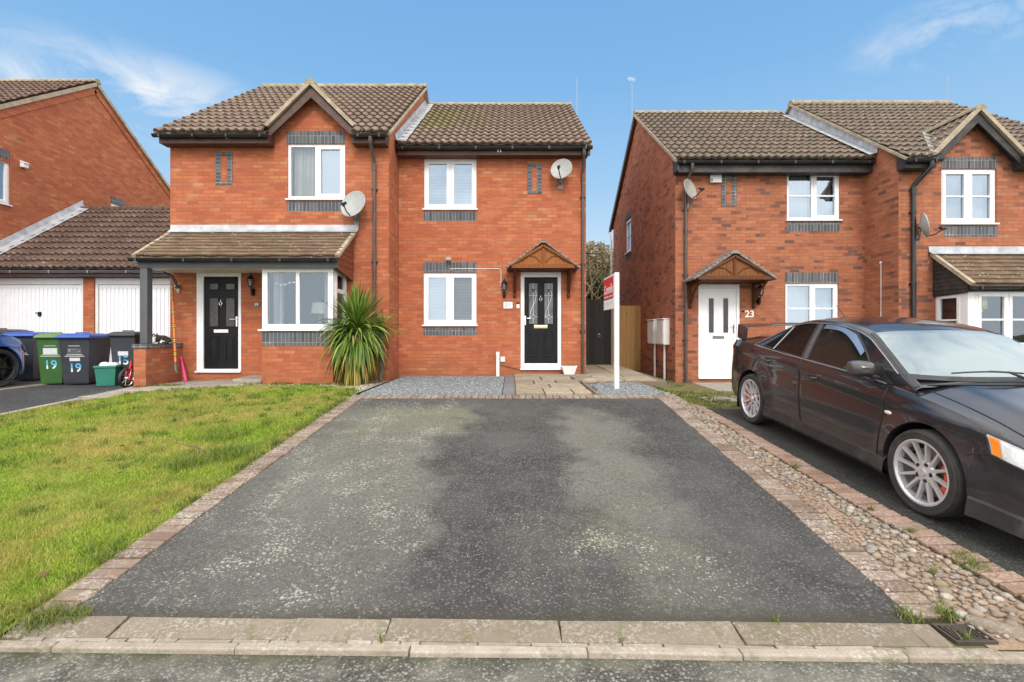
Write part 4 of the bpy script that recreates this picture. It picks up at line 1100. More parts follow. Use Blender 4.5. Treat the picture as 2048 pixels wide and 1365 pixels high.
mb = MB(); mb.box(XA+.02, XB+.02, 10.555, 10.58, pz(310, 10.55), e2[1]-.01); mb.box(XA+.02, XB+.02, 10.58, Y2-.001, pz(310, 10.55)+.004, pz(310, 10.55)+.02); mb.box(XB-.0, XB+.05, 10.5, 10.56, pz(312, 10.55), e2[1]-.01); mb.build('fascia', m_brownwood, h21, bevel=.004)
gutter(h21, XA+.02, XB+.09, 10.475, e2[1]-.055)
downpipe(h21, px(1165, Y2), 10.475, Y2, e2[1]-.1, GZ+.06, sx=-.01)
for wn_, hs, be in ((upw, ('blind', 'blind'), None), (low, ('blind', 'blindd'), None)):
    window(h21, wn_[0], wn_[1], wn_[2], wn_[3], local_frame(0, Y2, 'front'), 2, glass=[m_glass_sky, m_glass_sky if hs[1] == 'blind' else m_glass], behind=hs)
soldier(h21, upw[0], upw[1], pz(443, Y2), pz(424, Y2), Y2, name='sill_course')
soldier(h21, low[0], low[1], pz(671, Y2), pz(655.5, Y2), Y2, name='sill_course')
soldier(h21, low[0], low[1], pz(545.6, Y2), pz(525, Y2), Y2)
brick_panel(h21, px(1055, Y2), px(1083, Y2), pz(388, Y2), pz(328, Y2), Y2)
for dx_ in (-.035, .02):
    mb = MB(); x = px(998, 10.5)+dx_; mb.box(x, x+.025, 10.52, 10.554, pz(304, 10.5), pz(297.5, 10.5)); mb.build('fascia_clip', m_white, h21)
# door set
def doorset(parent, o, Y, leaf, mat, sill=True, fw=.06):
    mb = MB(); a, b, c, d2 = o
    mb.box(a, leaf[0]-.004, Y+.0, Y+.07, c, d2); mb.box(leaf[1]+.004, b, Y+.0, Y+.07, c, d2); mb.box(leaf[0]-.004, leaf[1]+.004, Y, Y+.07, leaf[3]+.004, d2); mb.box(leaf[0]-.004, leaf[1]+.004, Y, Y+.07, c, leaf[2]-.004)
    if sill: mb.box(a-.01, b+.01, Y-.05, Y+.06, c-.035, c-.001)
    mb.build('door_frame', m_upvc, parent, bevel=.004)
    mb = MB(); mb.box(leaf[0], leaf[1], Y+.022, Y+.066, leaf[2], leaf[3])
    return mb
lf = (px(1049, Y2), px(1115, Y2), pz(727, Y2), pz(555, Y2)); Yd = Y2+.022
mb = doorset(h21, dor, Y2+.0, lf, m_blackdoor)
pan = [(px(1058, Y2), px(1075, Y2), pz(648, Y2), pz(567, Y2)), (px(1089, Y2), px(1106, Y2), pz(648, Y2), pz(567, Y2))]
for x0_, x1_ in ((1057, 1076), (1088, 1107)): door_panel(mb, px(x0_, Y2), px(x1_, Y2), pz(713, Y2), pz(661, Y2), Yd)
for a, b, c, d2 in pan:
    for q in ((a-.02, b+.02, c-.02, c), (a-.02, b+.02, d2, d2+.02), (a-.02, a, c, d2), (b, b+.02, c, d2)): mb.box(q[0], q[1], Yd-.012, Yd+.01, q[2], q[3])
d21 = mb.build('door', m_blackdoor, h21, bevel=.003)
m_lead_came = simple('white_lead_came', (.7, .7, .68), .4, .2, var=.05)
for a, b, c, d2 in pan:
    mb = MB(); mb.box(a, b, Yd-.004, Yd+.006, c, d2); pn = mb.build('pane', m_glass_lead, d21)
    mb = MB(); y = Yd-.006; xm = (a+b)/2; W_ = b-a; H = d2-c
    mb.box(xm-.003, xm+.003, y-.003, y, c, d2)
    P = [(xm+W_*.3, d2-H*.2), (xm+W_*.36, d2-H*.3), (xm+W_*.2, d2-H*.45), (xm-W_*.1, d2-H*.58), (xm-W_*.33, d2-H*.72), (xm-W_*.38, d2-H*.85)]
    mb.tube([(x, y, z) for x, z in P], .0055, 5); mb.tube([(xm-W_*.1, y, d2-H*.17), (xm+W_*.1, y, d2-H*.165), (xm+W_*.3, y, d2-H*.2)], .0045, 5)
    dz_ = d2-H*.83
    for (p, q) in (((0, .062), (.042, 0)), ((.042, 0), (0, -.062)), ((0, -.062), (-.042, 0)), ((-.042, 0), (0, .062))): mb.bar((xm+p[0], y-.001, dz_+p[1]), (xm+q[0], y-.001, dz_+q[1]), .008, .006)
    mb.box(a, xm-.042, y-.003, y, dz_-.003, dz_+.003); mb.box(xm+.042, b, y-.003, y, dz_-.003, dz_+.003); mb.box(a, b, y-.002, y+.001, d2-H*.3-.002, d2-H*.3+.002)
    mb.build('lead_came', m_lead_came, d21)
    mb = MB(); mb.prism([(xm, dz_+.05), (xm-.034, dz_), (xm, dz_-.05), (xm+.034, dz_)], y-.0015, y+.001); mb.build('dark_glass_jewel', m_rubber, d21); mb = MB()
    tz = d2-H*.17; mb.prism([(xm-.04, tz+.02), (xm, tz-.045), (xm+.04, tz+.02), (xm+.02, tz+.032), (xm, tz+.018), (xm-.02, tz+.032)], y-.006, y+.001); mb.build('dark_glass_jewel', m_rubber, d21)
mb = MB(); a, b, c, d2 = px(1068, Y2), px(1095, Y2), pz(657, Y2), pz(651, Y2); mb.box(a, b, Yd-.014, Yd, c, d2); mb.box(a+.02, b-.02, Yd-.02, Yd-.013, c+.015, d2-.012); mb.build('letter_plate', m_gold, d21, bevel=.003)
def knocker(x, z, Yd, par, mt_):
    mb = MB(); mb.tube([(x+.028*math.cos(t), Yd-.02, z-.01+.034*math.sin(t)) for t in np.linspace(0, 2*math.pi, 17)], .008, 6, cap=False)
    mb.ellip((x, Yd-.01, z+.035), (.015, .014, .02), 8, 6); mb.tube([(x, Yd-.008, z+.05), (x, Yd-.008, z+.075)], [.008, .003], 6); mb.ellip((x, Yd-.01, z-.05), (.013, .012, .018), 8, 6); mb.build('knocker', mt_, par, smooth=True)
knocker(px(1081.5, Y2), pz(598, Y2), Yd, d21, m_chrome)
def handle(x, z, Yd, par, mt_, dirx=1, L=.12):
    mb = MB(); mb.box(x-.016, x+.016, Yd-.012, Yd, z-.12, z+.09); mb.tube([(x, Yd-.01, z+.03), (x, Yd-.05, z+.03), (x+dirx*.03, Yd-.055, z+.03), (x+dirx*L, Yd-.05, z+.028)], .009, 8); mb.lathe([(0, 0), (.01, 0), (.01, -.006), (0, -.006)], 8, axis='y', c=(x, Yd-.012, z-.07)); mb.build('handle', mt_, par, smooth=True, bevel=.002)
handle(px(1050.5, Y2), pz(640, Y2), Yd, d21, m_chrome, 1, .11)
canopy(h21, px(1086, 10.3), .735, pz(534, 10.25), pz(486, 10.25), Y2, .58, m_canopy_tile)
# plate 21, bell push, cable, meter box and pipe duct
mb = MB(); mb.box(px(1007, Y2), px(1025, Y2), Y2-.018, Y2-.001, pz(617.5, Y2), pz(604.5, Y2)); np_ = mb.build('number_plate', m_white, h21, bevel=.004)
text_obj('numerals', '21', .13, simple('grey_numeral', (.25, .3, .34), .5, var=.05), np_, Vector((px(1016, Y2), Y2-.0195, pz(611, Y2)))-Vector((XA, Y2, GZ)), sx=1.25)
mb = MB(); mb.box(px(1033, Y2), px(1039, Y2), Y2-.025, Y2-.001, pz(617, Y2), pz(609, Y2)); bp = mb.build('doorbell', m_white, h21, bevel=.004)
mb = MB(); mb.box(px(1033, Y2), px(1039, Y2), Y2-.027, Y2-.001, pz(608.9, Y2), pz(605, Y2)); mb.build('bell_lens', m_rubber, bp)
mb = MB(); zz = pz(538, Y2)
mb.tube([(px(900, Y2), Y2-.008, zz-.01), (px(905, Y2), Y2-.008, zz), (px(998, Y2), Y2-.008, zz), (px(1002, Y2), Y2-.008, zz-.03), (px(1002, Y2), Y2-.008, pz(572, Y2))], .008, 6); mb.build('cable', m_upvc_dull, h21)
mb = MB(); mb.tube([(px(1000, Y2), Y2-.01, pz(730, Y2)), (px(1030, Y2), Y2-.01, pz(738, Y2)), (px(1060, Y2), Y2-.02, pz(741.5, Y2)), (px(1120, Y2), Y2-.02, pz(738.5, Y2))], .006, 5); mb.build('cable', m_rubber, h21)
mb = MB(); mb.box(px(992.5, Y2), px(999, Y2), Y2-.06, Y2-.001, GZ+.02, pz(712, Y2)); mb.box(px(992.5, Y2)-.003, px(999, Y2)+.003, Y2-.063, Y2-.001, pz(711.9, Y2), pz(704, Y2)); mb.box(px(992.5, Y2)-.003, px(999, Y2)+.003, Y2-.063, Y2, pz(727, Y2), pz(725, Y2)); mb.build('pipe_duct', m_upvc_dull, h21, bevel=.004)
mb = MB(); mb.box(px(1001, Y2), px(1010, Y2), Y2-.04, Y2-.001, pz(724, Y2), pz(714, Y2)); mb.build('junction_box', m_upvc_dull, h21, bevel=.006)
# lead flashing up the step between the two roofs
mb = MB(); n = 14
for i in range(n):
    t0, t1 = i/n, (i+1.06)/n
    a = Vector((0, e2[0]-.02, e2[1]+.045)).lerp(Vector((0, r2[0], r2[1]+.06)), t0); b = Vector((0, e2[0]-.02, e2[1]+.045)).lerp(Vector((0, r2[0], r2[1]+.06)), t1); j = random.uniform(0, .02)
    mb.poly([(XA+.005, a.y, a.z+.15), (XA+.03, a.y, a.z+.03), (XA+.03, b.y, b.z+.03), (XA+.005, b.y, b.z+.15)]); mb.poly([(XA+.03, a.y, a.z+.03), (XA+.23+j, a.y, a.z+.008), (XA+.23+j, b.y, b.z), (XA+.03, b.y, b.z+.022)])
mb.build('flashing', m_lead, rf)

# ================================================================== left house (with gablet, bay and porch)
Y1 = 9.97; XL1, XR1 = -7.10, -2.555
def gablet_house(label, loc, x0, x1, Y, eave, ridge, gab, wins, mats, lead_side, groundz):
    """shared shell of the two projecting houses; gab = (xc, half, zbase, zapex)"""
    brick, tile, ridgem, wood, pipe = mats
    h = thing('terraced_house', label, 'house', loc)
    sl_ = (ridge[1]-eave[1])/(ridge[0]-eave[0]); rz = lambda y: eave[1]+(y-eave[0])*sl_ if y <= ridge[0] else ridge[1]-(y-ridge[0])*sl_
    back = 2*ridge[0]-eave[0]-.3
    xc, hf, zb, za = gab; gs = (za-zb)/hf; zt = rz(Y)-.1
    mb = MB(); wall_rects(mb, x0, x1, .2, zt, Y, wins)
    hw = hf-.05
    wb = [(xc-hw, zt), (xc+hw, zt), (xc+hw, za-.09-hw*gs), (xc, za-.09), (xc-hw, za-.09-hw*gs)]
    wb = [(xc-hw, zt), (xc+hw, zt), (xc, max(zt+.02, za-.10))] if za-.09-hw*gs < zt else wb
    mb.poly([(x, Y, z) for x, z in wb])
    for xx, fl in ((x0, 1), (x1, 0)):
        p = [(xx, Y, .2), (xx, back, .2), (xx, back, rz(back)-.06), (xx, ridge[0], ridge[1]-.06), (xx, Y, rz(Y)-.06)]
        mb.poly(p[::-1] if fl else p)
    mb.poly([(x1, back, .2), (x0, back, .2), (x0, back, rz(back)-.06), (x1, back, rz(back)-.06)])
    mb.build('wall', brick, h)
    clip = lambda p: abs(p.x-xc) < hf+.02 and p.z < za-abs(p.x-xc)*gs-.03
    mb = MB(); v = .08
    tile_roof(mb, (x0-v, eave[0], eave[1]), (1, 0, 0), (0, 1, sl_), x1-x0+2*v, math.hypot(ridge[0]-eave[0], ridge[1]-eave[1])-.03, clip=clip)
    mb.poly([(x0-v, ridge[0], ridge[1]-.02), (x0-v, back+.35, rz(back+.35)), (x1+v, back+.35, rz(back+.35)), (x1+v, ridge[0], ridge[1]-.02)])
    yv = Y+.2; xl, xr = x0-v+.01, x1+v-.01       # underlay, split around the gablet
    for a, b in ((xl, xc-hf), (xc+hf, xr)): mb.poly([(a, eave[0], eave[1]-.02), (b, eave[0], eave[1]-.02), (b, ridge[0], ridge[1]-.03), (a, ridge[0], ridge[1]-.03)])
    # the gablet's own two slopes
    yg = Y-.25; ymeet = eave[0]+(za-eave[1])/sl_
    keep = lambda p: p.z < rz(p.y)-.06
    L = math.hypot(hf+.03, za-zb)
    for s in (-1, 1):
        us = Vector((-s*hf, 0, za-zb)).normalized()
        if s < 0: tile_roof(mb, (xc-hf-.02, yg, zb-.02), (0, 1, 0), us, ymeet-yg+.1, L, clip=keep, spr=6, lift=.022)
        else: tile_roof(mb, (xc+hf+.02, ymeet+.1, zb-.02), (0, -1, 0), us, ymeet-yg+.1, L, clip=keep, spr=6, lift=.022)
    rf = mb.build('roof', tile, h, smooth=True, angle=45)
    mb = MB(); ridge_caps(mb, (x0-v, ridge[0], ridge[1]-.01), (x1+v, ridge[0], ridge[1]-.01)); mb.build('ridge_tiles', ridgem, rf, smooth=True, angle=50); mb = MB(); ridge_caps(mb, (xc, yg-.02, za), (xc, ymeet+.05, za), .105, .4); mb.build('ridge_tiles', ridgem, rf, smooth=True, angle=50)
    for xx in (x0-v+.03, x1+v-.03):
        mb = MB(); mb.bar((xx, eave[0]+.03, eave[1]-.03), (xx, ridge[0], ridge[1]-.03), .11, .05); mb.bar((xx, ridge[0], ridge[1]-.03), (xx, back+.35, rz(back+.35)-.03), .11, .05); mb.build('verge', m_verge, rf)
    mb = MB()
    for s in (-1, 1):
        mb.bar((xc+s*(hf+.03), yg+.02, zb-.0), (xc, yg+.02, za+.02), .075, .075, up=(0, 1, 0))
    mb.build('verge', m_verge, rf)
    mb = MB()       # valley lead
    yb = eave[0]+(zb-eave[1])/sl_
    for s in (-1, 1):
        mb.bar((xc+s*(hf-.02), yb+.05, zb+.08), (xc+s*.05, ymeet-.05, za+.03), .13, .012, up=(0, -.6, .8))
    mb.build('valley_lead', m_valley, rf)
    mb = MB()       # bargeboards
    for s in (-1, 1):
        a = Vector((xc+s*(hf+.0), 0, zb-.05)); b = Vector((xc, 0, za-.045)); dn = .17
        mb.hexa([(a.x, yg+.045, a.z-dn), (b.x, yg+.045, b.z-dn*1.35), (b.x, yg+.075, b.z-dn*1.35), (a.x, yg+.075, a.z-dn), (a.x, yg+.045, a.z), (b.x, yg+.045, b.z), (b.x, yg+.075, b.z), (a.x, yg+.075, a.z)])
        mb.hexa([(a.x, yg+.076, a.z-.05), (b.x, yg+.076, b.z-.06), (b.x, Y-.002, b.z-.06), (a.x, Y-.002, a.z-.05), (a.x, yg+.076, a.z-.03), (b.x, yg+.076, b.z-.04), (b.x, Y-.002, b.z-.04), (a.x, Y-.002, a.z-.03)])
    mb.build('bargeboard', wood, h, bevel=.004)
    zf = eave[1]-.19
    for a, b, nm in ((x0-.05, xc-hf+.02, 0), (xc+hf-.02, x1-.01, 1)):
        mb = MB(); mb.box(a, b, eave[0]+.10, eave[0]+.125, zf, eave[1]-.015); mb.box(a, b, eave[0]+.125, Y-.001, zf+.003, zf+.018)
        for e in ((a, a+.02), (b-.02, b)): mb.box(e[0], e[1], eave[0]+.126, Y-.001, zf+.02, eave[1]+.1)
        mb.build('fascia', wood, h, bevel=.004)
        gutter(h, a-(.06 if nm == 0 else -.02), b+(.04 if nm == 0 else .06) - (0 if nm == 0 else .0), eave[0]+.02, eave[1]-.045)
    return h, rf, rz
e1, r1 = (9.62, pz(264, 9.62)), (13.85, pz(175, 13.85))
g1x = px(620, 9.72)
w1u = (px(575, Y1), px(690, Y1), pz(398, Y1), pz(288, Y1)); d1o = (px(393, Y1), px(482, Y1), pz(742, Y1), pz(540, Y1)); bay1 = (px(536, Y1), -3.5, 1.45, pz(535, Y1))
h19, rf19, rz19 = gablet_house('left red brick house with porch roof, bay window and black door numbered 19', (XL1, Y1, GZ), XL1, XR1, Y1, e1, r1,
    (g1x, .86, pz(251, 9.72), pz(166, 9.72)), [w1u, d1o, bay1], (m_brick, m_tile, m_ridge, m_brownwood, m_brownpipe), 'right', GZ)
window(h19, w1u[0], w1u[1], w1u[2], w1u[3], local_frame(0, Y1, 'front'), 2, glass=[m_glass, m_glass_sky], behind=('curtain', 'roller'), casement=(False, True))
soldier(h19, px(573, Y1), px(690, Y1), pz(287.5, Y1), pz(263, Y1), Y1); soldier(h19, px(574, Y1), px(690, Y1), pz(424, Y1), pz(403.5, Y1), Y1, name='sill_course')
brick_panel(h19, px(432, Y1), px(465, Y1), pz(370, Y1), pz(305, Y1), Y1)
downpipe(h19, px(750, Y1), 9.64, Y1, e1[1]-.08, GZ+.02, r=.037)
for dx_ in (-.035, .02):
    mb = MB(); x = px(455, 9.7)+dx_; mb.box(x, x+.025, 9.70, 9.719, pz(278, 9.7), pz(271.5, 9.7)); mb.build('fascia_clip', m_white, h19)
# the long mono-pitch roof over porch and bay
ye, ze, yt, zt = 8.95, pz(511, 8.95), Y1-.005, pz(463, Y1); sb = (zt-ze)/(yt-ye); xa, xb = XL1+.03, -3.24
mb = MB(); tile_roof(mb, (xa, ye, ze), (1, 0, 0), (0, 1, sb), xb-xa, math.hypot(yt-ye, zt-ze), gauge=.15, roll=.2, flat=True, lift=.026)
mb.hexa([(xa+.01, ye+.02, ze-.05), (xb-.02, ye+.02, ze-.05), (xb-.02, yt, zt-.05), (xa+.01, yt, zt-.05), (xa+.01, ye+.02, ze-.02), (xb-.02, ye+.02, ze-.02), (xb-.02, yt, zt-.02), (xa+.01, yt, zt-.02)])
br = mb.build('porch_roof', m_tile_bay, h19)
mb = MB(); mb.bar((xb-.02, ye-.01, ze-.015), (xb-.02, yt, zt-.015), .07, .06); mb.build('verge', m_verge, br); mb = MB(); mb.bar((xa+.02, ye-.01, ze-.015), (xa+.02, yt, zt-.015), .07, .06); mb.build('verge', m_verge, br)
mb = MB(); n = 5
for i in range(n):
    a, b = xa-.01+(xb+.06-xa)*i/n, xa-.01+(xb+.06-xa)*(i+1.01)/n; j = random.uniform(-.004, .004)
    mb.poly([(a, yt-.01+j, zt+.13), (a, yt-.02+j, zt+.03), (b, yt-.02+j, zt+.03), (b, yt-.01+j, zt+.13)][::-1]); mb.poly([(a, yt-.02+j, zt+.03), (a, yt-.12, zt-.035+j), (b, yt-.12, zt-.035+j), (b, yt-.02+j, zt+.03)][::-1])
mb.build('flashing', m_lead, br)
gutter(h19, xa-.06, xb-.02, ye+.0, ze-.055, r=.062, name='porch_gutter')
zf = pz(536, 9.06)
mb = MB(); mb.box(xa, xb-.04, 9.05, 9.08, zf, ze-.02); mb.build('porch_fascia', m_greywood, h19, bevel=.004)
mb = MB(); mb.box(xa+.02, -4.78, 9.081, Y1-.002, zf+.01, zf+.03); mb.build('porch_soffit', m_soffit, h19)
mb = MB(); mb.prismx([(9.09, zf-.01), (Y1-.002, zf-.16), (Y1-.002, zt-.06), (9.09, ze-.02)], xb-.075, xb-.055)      # boarded cheek
for k in range(6):
    z = zf-.02+k*.115; y0_ = max(9.09, ye+.1+(z+.1-ze)/sb if z+.1 > ze else 9.09)
    if y0_ < Y1-.1: mb.bar((xb-.052, y0_, z+.1 if z > zf-.02 else z+.1), (xb-.052, Y1-.004, z+.1-.0), .012, .012)
mb.build('cheek_boarding', simple('red_brown_boarding', (.2, .055, .03), .6, var=.2), h19)
# porch post on its dwarf wall with the dark coping
mb = MB(); mb.box(-7.02, -6.88, 9.05, 9.19, pz(688, 9.1)+.001, zf+.0); mb.build('porch_post', m_greywood, h19, bevel=.008)
mb = MB(); mb.box(-7.08, -6.85, 8.98, Y1-.001, .3, pz(690, 9.0)-.07); mb.build('dwarf_wall', m_brick, h19)
mb = MB(); mb.box(-7.10, -6.83, 8.96, Y1-.002, pz(690, 9.0)-.069, pz(690, 9.0)+.012); mb.build('coping', m_greyband, h19, bevel=.006)
mb = MB(); mb.tube([(-6.98, 9.6, zf-.02), (-6.9, 9.75, zf-.08), (-6.9, 9.93, zf-.3)], .03, 6); mb.build('porch_brace', m_greywood, h19)
# bay window
yb = 9.2; bx0, bx1 = -4.79, -3.43
zs = pz(659, yb); zt_ = pz(535, yb)
mb = MB(); wall_rects(mb, bx0, bx1, .2, zs-.04, yb, []); mb.poly([(bx1, yb, .2), (bx1, Y1, .2), (bx1, Y1, zs-.04), (bx1, yb, zs-.04)]); mb.poly([(bx0, Y1, .2), (bx0, yb, .2), (bx0, yb, zs-.04), (bx0, Y1, zs-.04)])
mb.poly([(bx0, yb, zs-.041), (bx1, yb, zs-.041), (bx1, Y1, zs-.041), (bx0, Y1, zs-.041)])
mb.build('bay_wall', m_brick, h19)
soldier(h19, bx0-.0, bx1-.06, pz(692, yb), pz(663.5, yb), yb, name='sill_course')
mb = MB(); mb.box(bx1-.02, bx1+.003, yb+.05, Y1-.001, pz(692, yb), pz(663.5, yb)); mb.build('sill_course', m_soldier, h19)
window(h19, bx0+.0, bx1-.0, zs, zt_, local_frame(0, yb, 'front'), 2, glass=[m_glass, m_glass], behind=None, casement=(False, False), ow=.10, sill_over=.06, name='bay_window', setback=.0, room=False, splits=(0, .5, 1))
Mr = local_frame(bx1, 0, 'right')
window(h19, yb+.075, Y1-.01, zs, zt_, Mr, 1, glass=[m_glass], casement=(True,), name='bay_window', setback=-.002, room=False, ow=.07)
mb = MB(); mb.box(yb+.12, Y1-.06, -.03, .05, zs+(zt_-zs)*.62, zs+(zt_-zs)*.68) if False else None
mb.M = Mr; mb.box(yb+.14, Y1-.08, -.012, .05, zs+(zt_-zs)*.60, zs+(zt_-zs)*.67); mb.build('transom', m_upvc, h19, bevel=.004)
Ml = local_frame(bx0, 0, 'left')
window(h19, -(Y1-.01), -(yb+.075), zs, zt_, Ml, 1, glass=[m_glass], casement=(False,), name='bay_window', setback=-.002, room=False, ow=.07)
mb = MB(); mb.box(bx0+.01, bx1-.01, yb+.01, Y1+.11, zt_+.001, zt_+.02); mb.build('bay_ceiling', m_soffit, h19)
# the room behind the bay: back wall, fireplace shelf, lamp and a picture window light
mb = MB(); D = 12.4; a, b = bx0-.6, bx1+.6
mb.poly([(a, D, .5), (b, D, .5), (b, D, zt_+.3), (a, D, zt_+.3)]); mb.poly([(a, Y1+.12, .6), (b, Y1+.12, .6), (b, D, .6), (a, D, .6)]); mb.poly([(a, Y1+.12, zt_+.25), (a, D, zt_+.25), (b, D, zt_+.25), (b, Y1+.12, zt_+.25)]); mb.poly([(a, Y1+.12, .5), (a, D, .5), (a, D, zt_+.3), (a, Y1+.12, zt_+.3)]); mb.poly([(b, D, .5), (b, Y1+.12, .5), (b, Y1+.12, zt_+.3), (b, D, zt_+.3)])
mb.build('room', m_room, h19)
mb = MB(); rows = []
for z in (zs+.02, zs+.5, zt_-.02): rows.append([(bx0+.12+.1*t, yb+.2+.02*math.sin(t*26), z) for t in np.linspace(0, 1, 24)])
mb.grid(rows); rows = []
for z in (zs+.02, zs+.5, zt_-.02): rows.append([(bx1-.24+.1*t, yb+.2+.02*math.sin(t*26), z) for t in np.linspace(0, 1, 24)])
mb.grid(rows); mb.build('curtain', m_net, h19, smooth=True)
lp = thing('table_lamp', 'table lamp with pale drum shade behind the left bay window', 'lamp', (-3.9, 9.75, zs+.02))
mb = MB(); mb.lathe([(.14, .42), (.17, .2), (.16, .2), (.13, .42)], 20, c=(-3.9, 9.75, zs+.12)); mb.build('lamp_shade', simple('lamp_shade_cloth', (.62, .56, .47), .8), lp, smooth=True)
mb = MB(); mb.lathe([(0, -.06), (.09, -.06), (.08, -.03), (.02, .0), (.03, .1), (.015, .2), (.0, .4)], 14, c=(-3.9, 9.75, zs+.06)); mb.build('lamp_base', m_ply, lp, smooth=True)
mb = MB()
for k, xx in enumerate(np.linspace(bx0+.2, bx0+.62, 6)): mb.ellip((xx, yb+.16, zt_-.30-.03*math.sin(k*1.3)), (.03, .012, .022), 8, 5)
mb.tube([(bx0+.16, yb+.16, zt_-.28)] + [(x, yb+.16, zt_-.30-.03*math.sin(i*1.3)) for i, x in enumerate(np.linspace(bx0+.2, bx0+.62, 6))], .004, 4)
tag(mb.build('garland', m_white), 'little white garland hanging inside the left pane of the bay window', 'garland')
# black door of the left house
Yd = Y1+.022; lf = (px(407, Y1), px(476, Y1), pz(738, Y1), pz(554, Y1))
mb = doorset(h19, d1o, Y1+.0, lf, m_blackdoor)
pans = [(px(a, Y1), px(b, Y1), pz(c, Y1), pz(d2, Y1)) for a, b, c, d2 in ((418, 435, 579, 568), (451, 468, 579, 568), (418, 435, 653, 597), (451, 468, 653, 597))]
for a, b in ((417, 436), (450, 469)): door_panel(mb, px(a, Y1), px(b, Y1), pz(724, Y1), pz(672, Y1), Yd)
for a, b, c, d2 in pans:
    for q in ((a-.02, b+.02, c-.02, c), (a-.02, b+.02, d2, d2+.02), (a-.02, a, c, d2), (b, b+.02, c, d2)): mb.box(q[0], q[1], Yd-.012, Yd+.01, q[2], q[3])
d19 = mb.build('door', m_blackdoor, h19, bevel=.003)
for a, b, c, d2 in pans:
    mb = MB(); mb.box(a, b, Yd-.004, Yd+.006, c, d2); mb.build('pane', m_glass_frost, d19)
mb = MB(); a, b, c, d2 = px(427, Y1), px(456, Y1), pz(666, Y1), pz(659.5, Y1); mb.box(a, b, Yd-.014, Yd, c, d2); mb.box(a+.02, b-.02, Yd-.018, Yd-.013, c+.02, d2-.015); mb.build('letter_plate', m_chrome, d19, bevel=.003)
knocker(px(441, Y1), pz(607, Y1), Yd, d19, m_chrome); handle(px(472.5, Y1), pz(642, Y1), Yd, d19, m_chrome, -1, .12)
mb = MB(); mb.M = Matrix.Translation((px(513.5, Y1), 0, pz(610, Y1))); mb.prism([(.07*math.cos(t), .05*math.sin(t)) for t in np.linspace(0, 2*math.pi, 21)[:-1]], Y1-.015, Y1-.001); np1 = mb.build('number_plate', simple('slate_plate', (.12, .13, .14), .4), h19)
text_obj('numerals', '19', .085, m_white, np1, Vector((px(513.5, Y1), Y1-.0165, pz(610, Y1)))-Vector((XL1, Y1, GZ)), bold=.001)
mb = MB()
mb.tube([(px(355, 9.9), Y1-.02, pz(572, Y1)), (px(352, 9.9), Y1-.09, pz(572, Y1)), (px(352, 9.9), Y1-.12, pz(575, Y1))], .012, 6); mb.box(px(355, Y1), px(359, Y1), Y1-.02, Y1-.001, pz(586, Y1), pz(567, Y1)); mb.tube([(px(357, Y1), Y1-.02, pz(584, Y1)), (px(351, Y1), Y1-.1, pz(574, Y1))], .009, 6)
mb.build('wall_bracket', m_upvc_dull, h19)

# ================================================================== house 23 with its right neighbour
Y3 = 11.1; XA3, XB3 = 3.78, 8.16
e3, r3 = (10.75, pz(317, 10.75)), (14.5, pz(228, 14.5)); s3 = (r3[1]-e3[1])/(r3[0]-e3[0])
rz3 = lambda y: e3[1]+(y-e3[0])*s3 if y <= r3[0] else r3[1]-(y-r3[0])*s3
G3 = .37
h23 = thing('terraced_house', 'right red brick house numbered 23 with a white front door and meter boxes', 'house', (XA3, Y3, G3))
u3 = (px(1574, Y3), px(1680, Y3), pz(440, Y3), pz(343, Y3)); l3 = (px(1571, Y3), px(1677, Y3), pz(668, Y3), pz(567, Y3)); d3o = (px(1397, Y3), px(1479, Y3), pz(755, Y3), pz(569, Y3))
mb = MB(); wall_rects(mb, XA3, XB3, 0, rz3(Y3)-.1, Y3, [u3, l3, d3o])
# left side wall with a small window opening: in its own frame
Ms = local_frame(XA3, 0, 'left'); sw = (-15.95, -15.25, pz(505, 15.6), pz(438, 15.6))
mb.M = Ms; wall_rects(mb, -17.9, -Y3, 0, rz3(Y3)-.1, 0, [sw]); mb.poly([(-17.9, 0, rz3(Y3)-.1), (-Y3, 0, rz3(Y3)-.1), (-Y3, 0, rz3(Y3)-.06), (-r3[0], 0, r3[1]-.06), (-17.9, 0, rz3(17.9)-.06)]); mb.M = None
mb.poly([(XB3, 17.9, 0), (XA3, 17.9, 0), (XA3, 17.9, rz3(17.9)), (XB3, 17.9, rz3(17.9))])
mb.build('wall', m_brick2, h23)
mb = MB(); tile_roof(mb, (XA3-.1, e3[0], e3[1]), (1, 0, 0), (0, 1, s3), XB3-XA3+.1-.02, math.hypot(r3[0]-e3[0], r3[1]-e3[1])-.03)
mb.poly([(XA3-.1, r3[0], r3[1]-.02), (XA3-.1, 18.25, rz3(18.25)), (XB3, 18.25, rz3(18.25)), (XB3, r3[0], r3[1]-.02)]); mb.poly([(XA3-.08, e3[0], e3[1]-.02), (XB3, e3[0], e3[1]-.02), (XB3, r3[0], r3[1]-.03), (XA3-.08, r3[0], r3[1]-.03)])
rf3 = mb.build('roof', m_tile_grey, h23, smooth=True, angle=45)
mb = MB(); ridge_caps(mb, (XA3-.1, r3[0], r3[1]-.01), (XB3-.1, r3[0], r3[1]-.01)); mb.build('ridge_tiles', m_ridge, rf3, smooth=True, angle=50)
mb = MB(); mb.bar((XA3-.07, e3[0]+.03, e3[1]-.03), (XA3-.07, r3[0], r3[1]-.03), .1, .07); mb.build('verge', m_verge, rf3)
mb = MB(); mb.bar((XA3-.06, r3[0]+.05, r3[1]-.12), (XA3-.06, 18.2, rz3(18.2)-.08), .08, .16); mb.build('bargeboard', m_brownwood, rf3)
mb = MB(); mb.tube([(XA3-.12, 18.2, rz3(18.2)-.1), (XA3-.12, 18.2, rz3(18.2)-.2), (XA3-.06, 17.95, rz3(18.2)-.5), (XA3-.06, 17.95, .4)], .035, 8); mb.build('downpipe', m_white, h23)
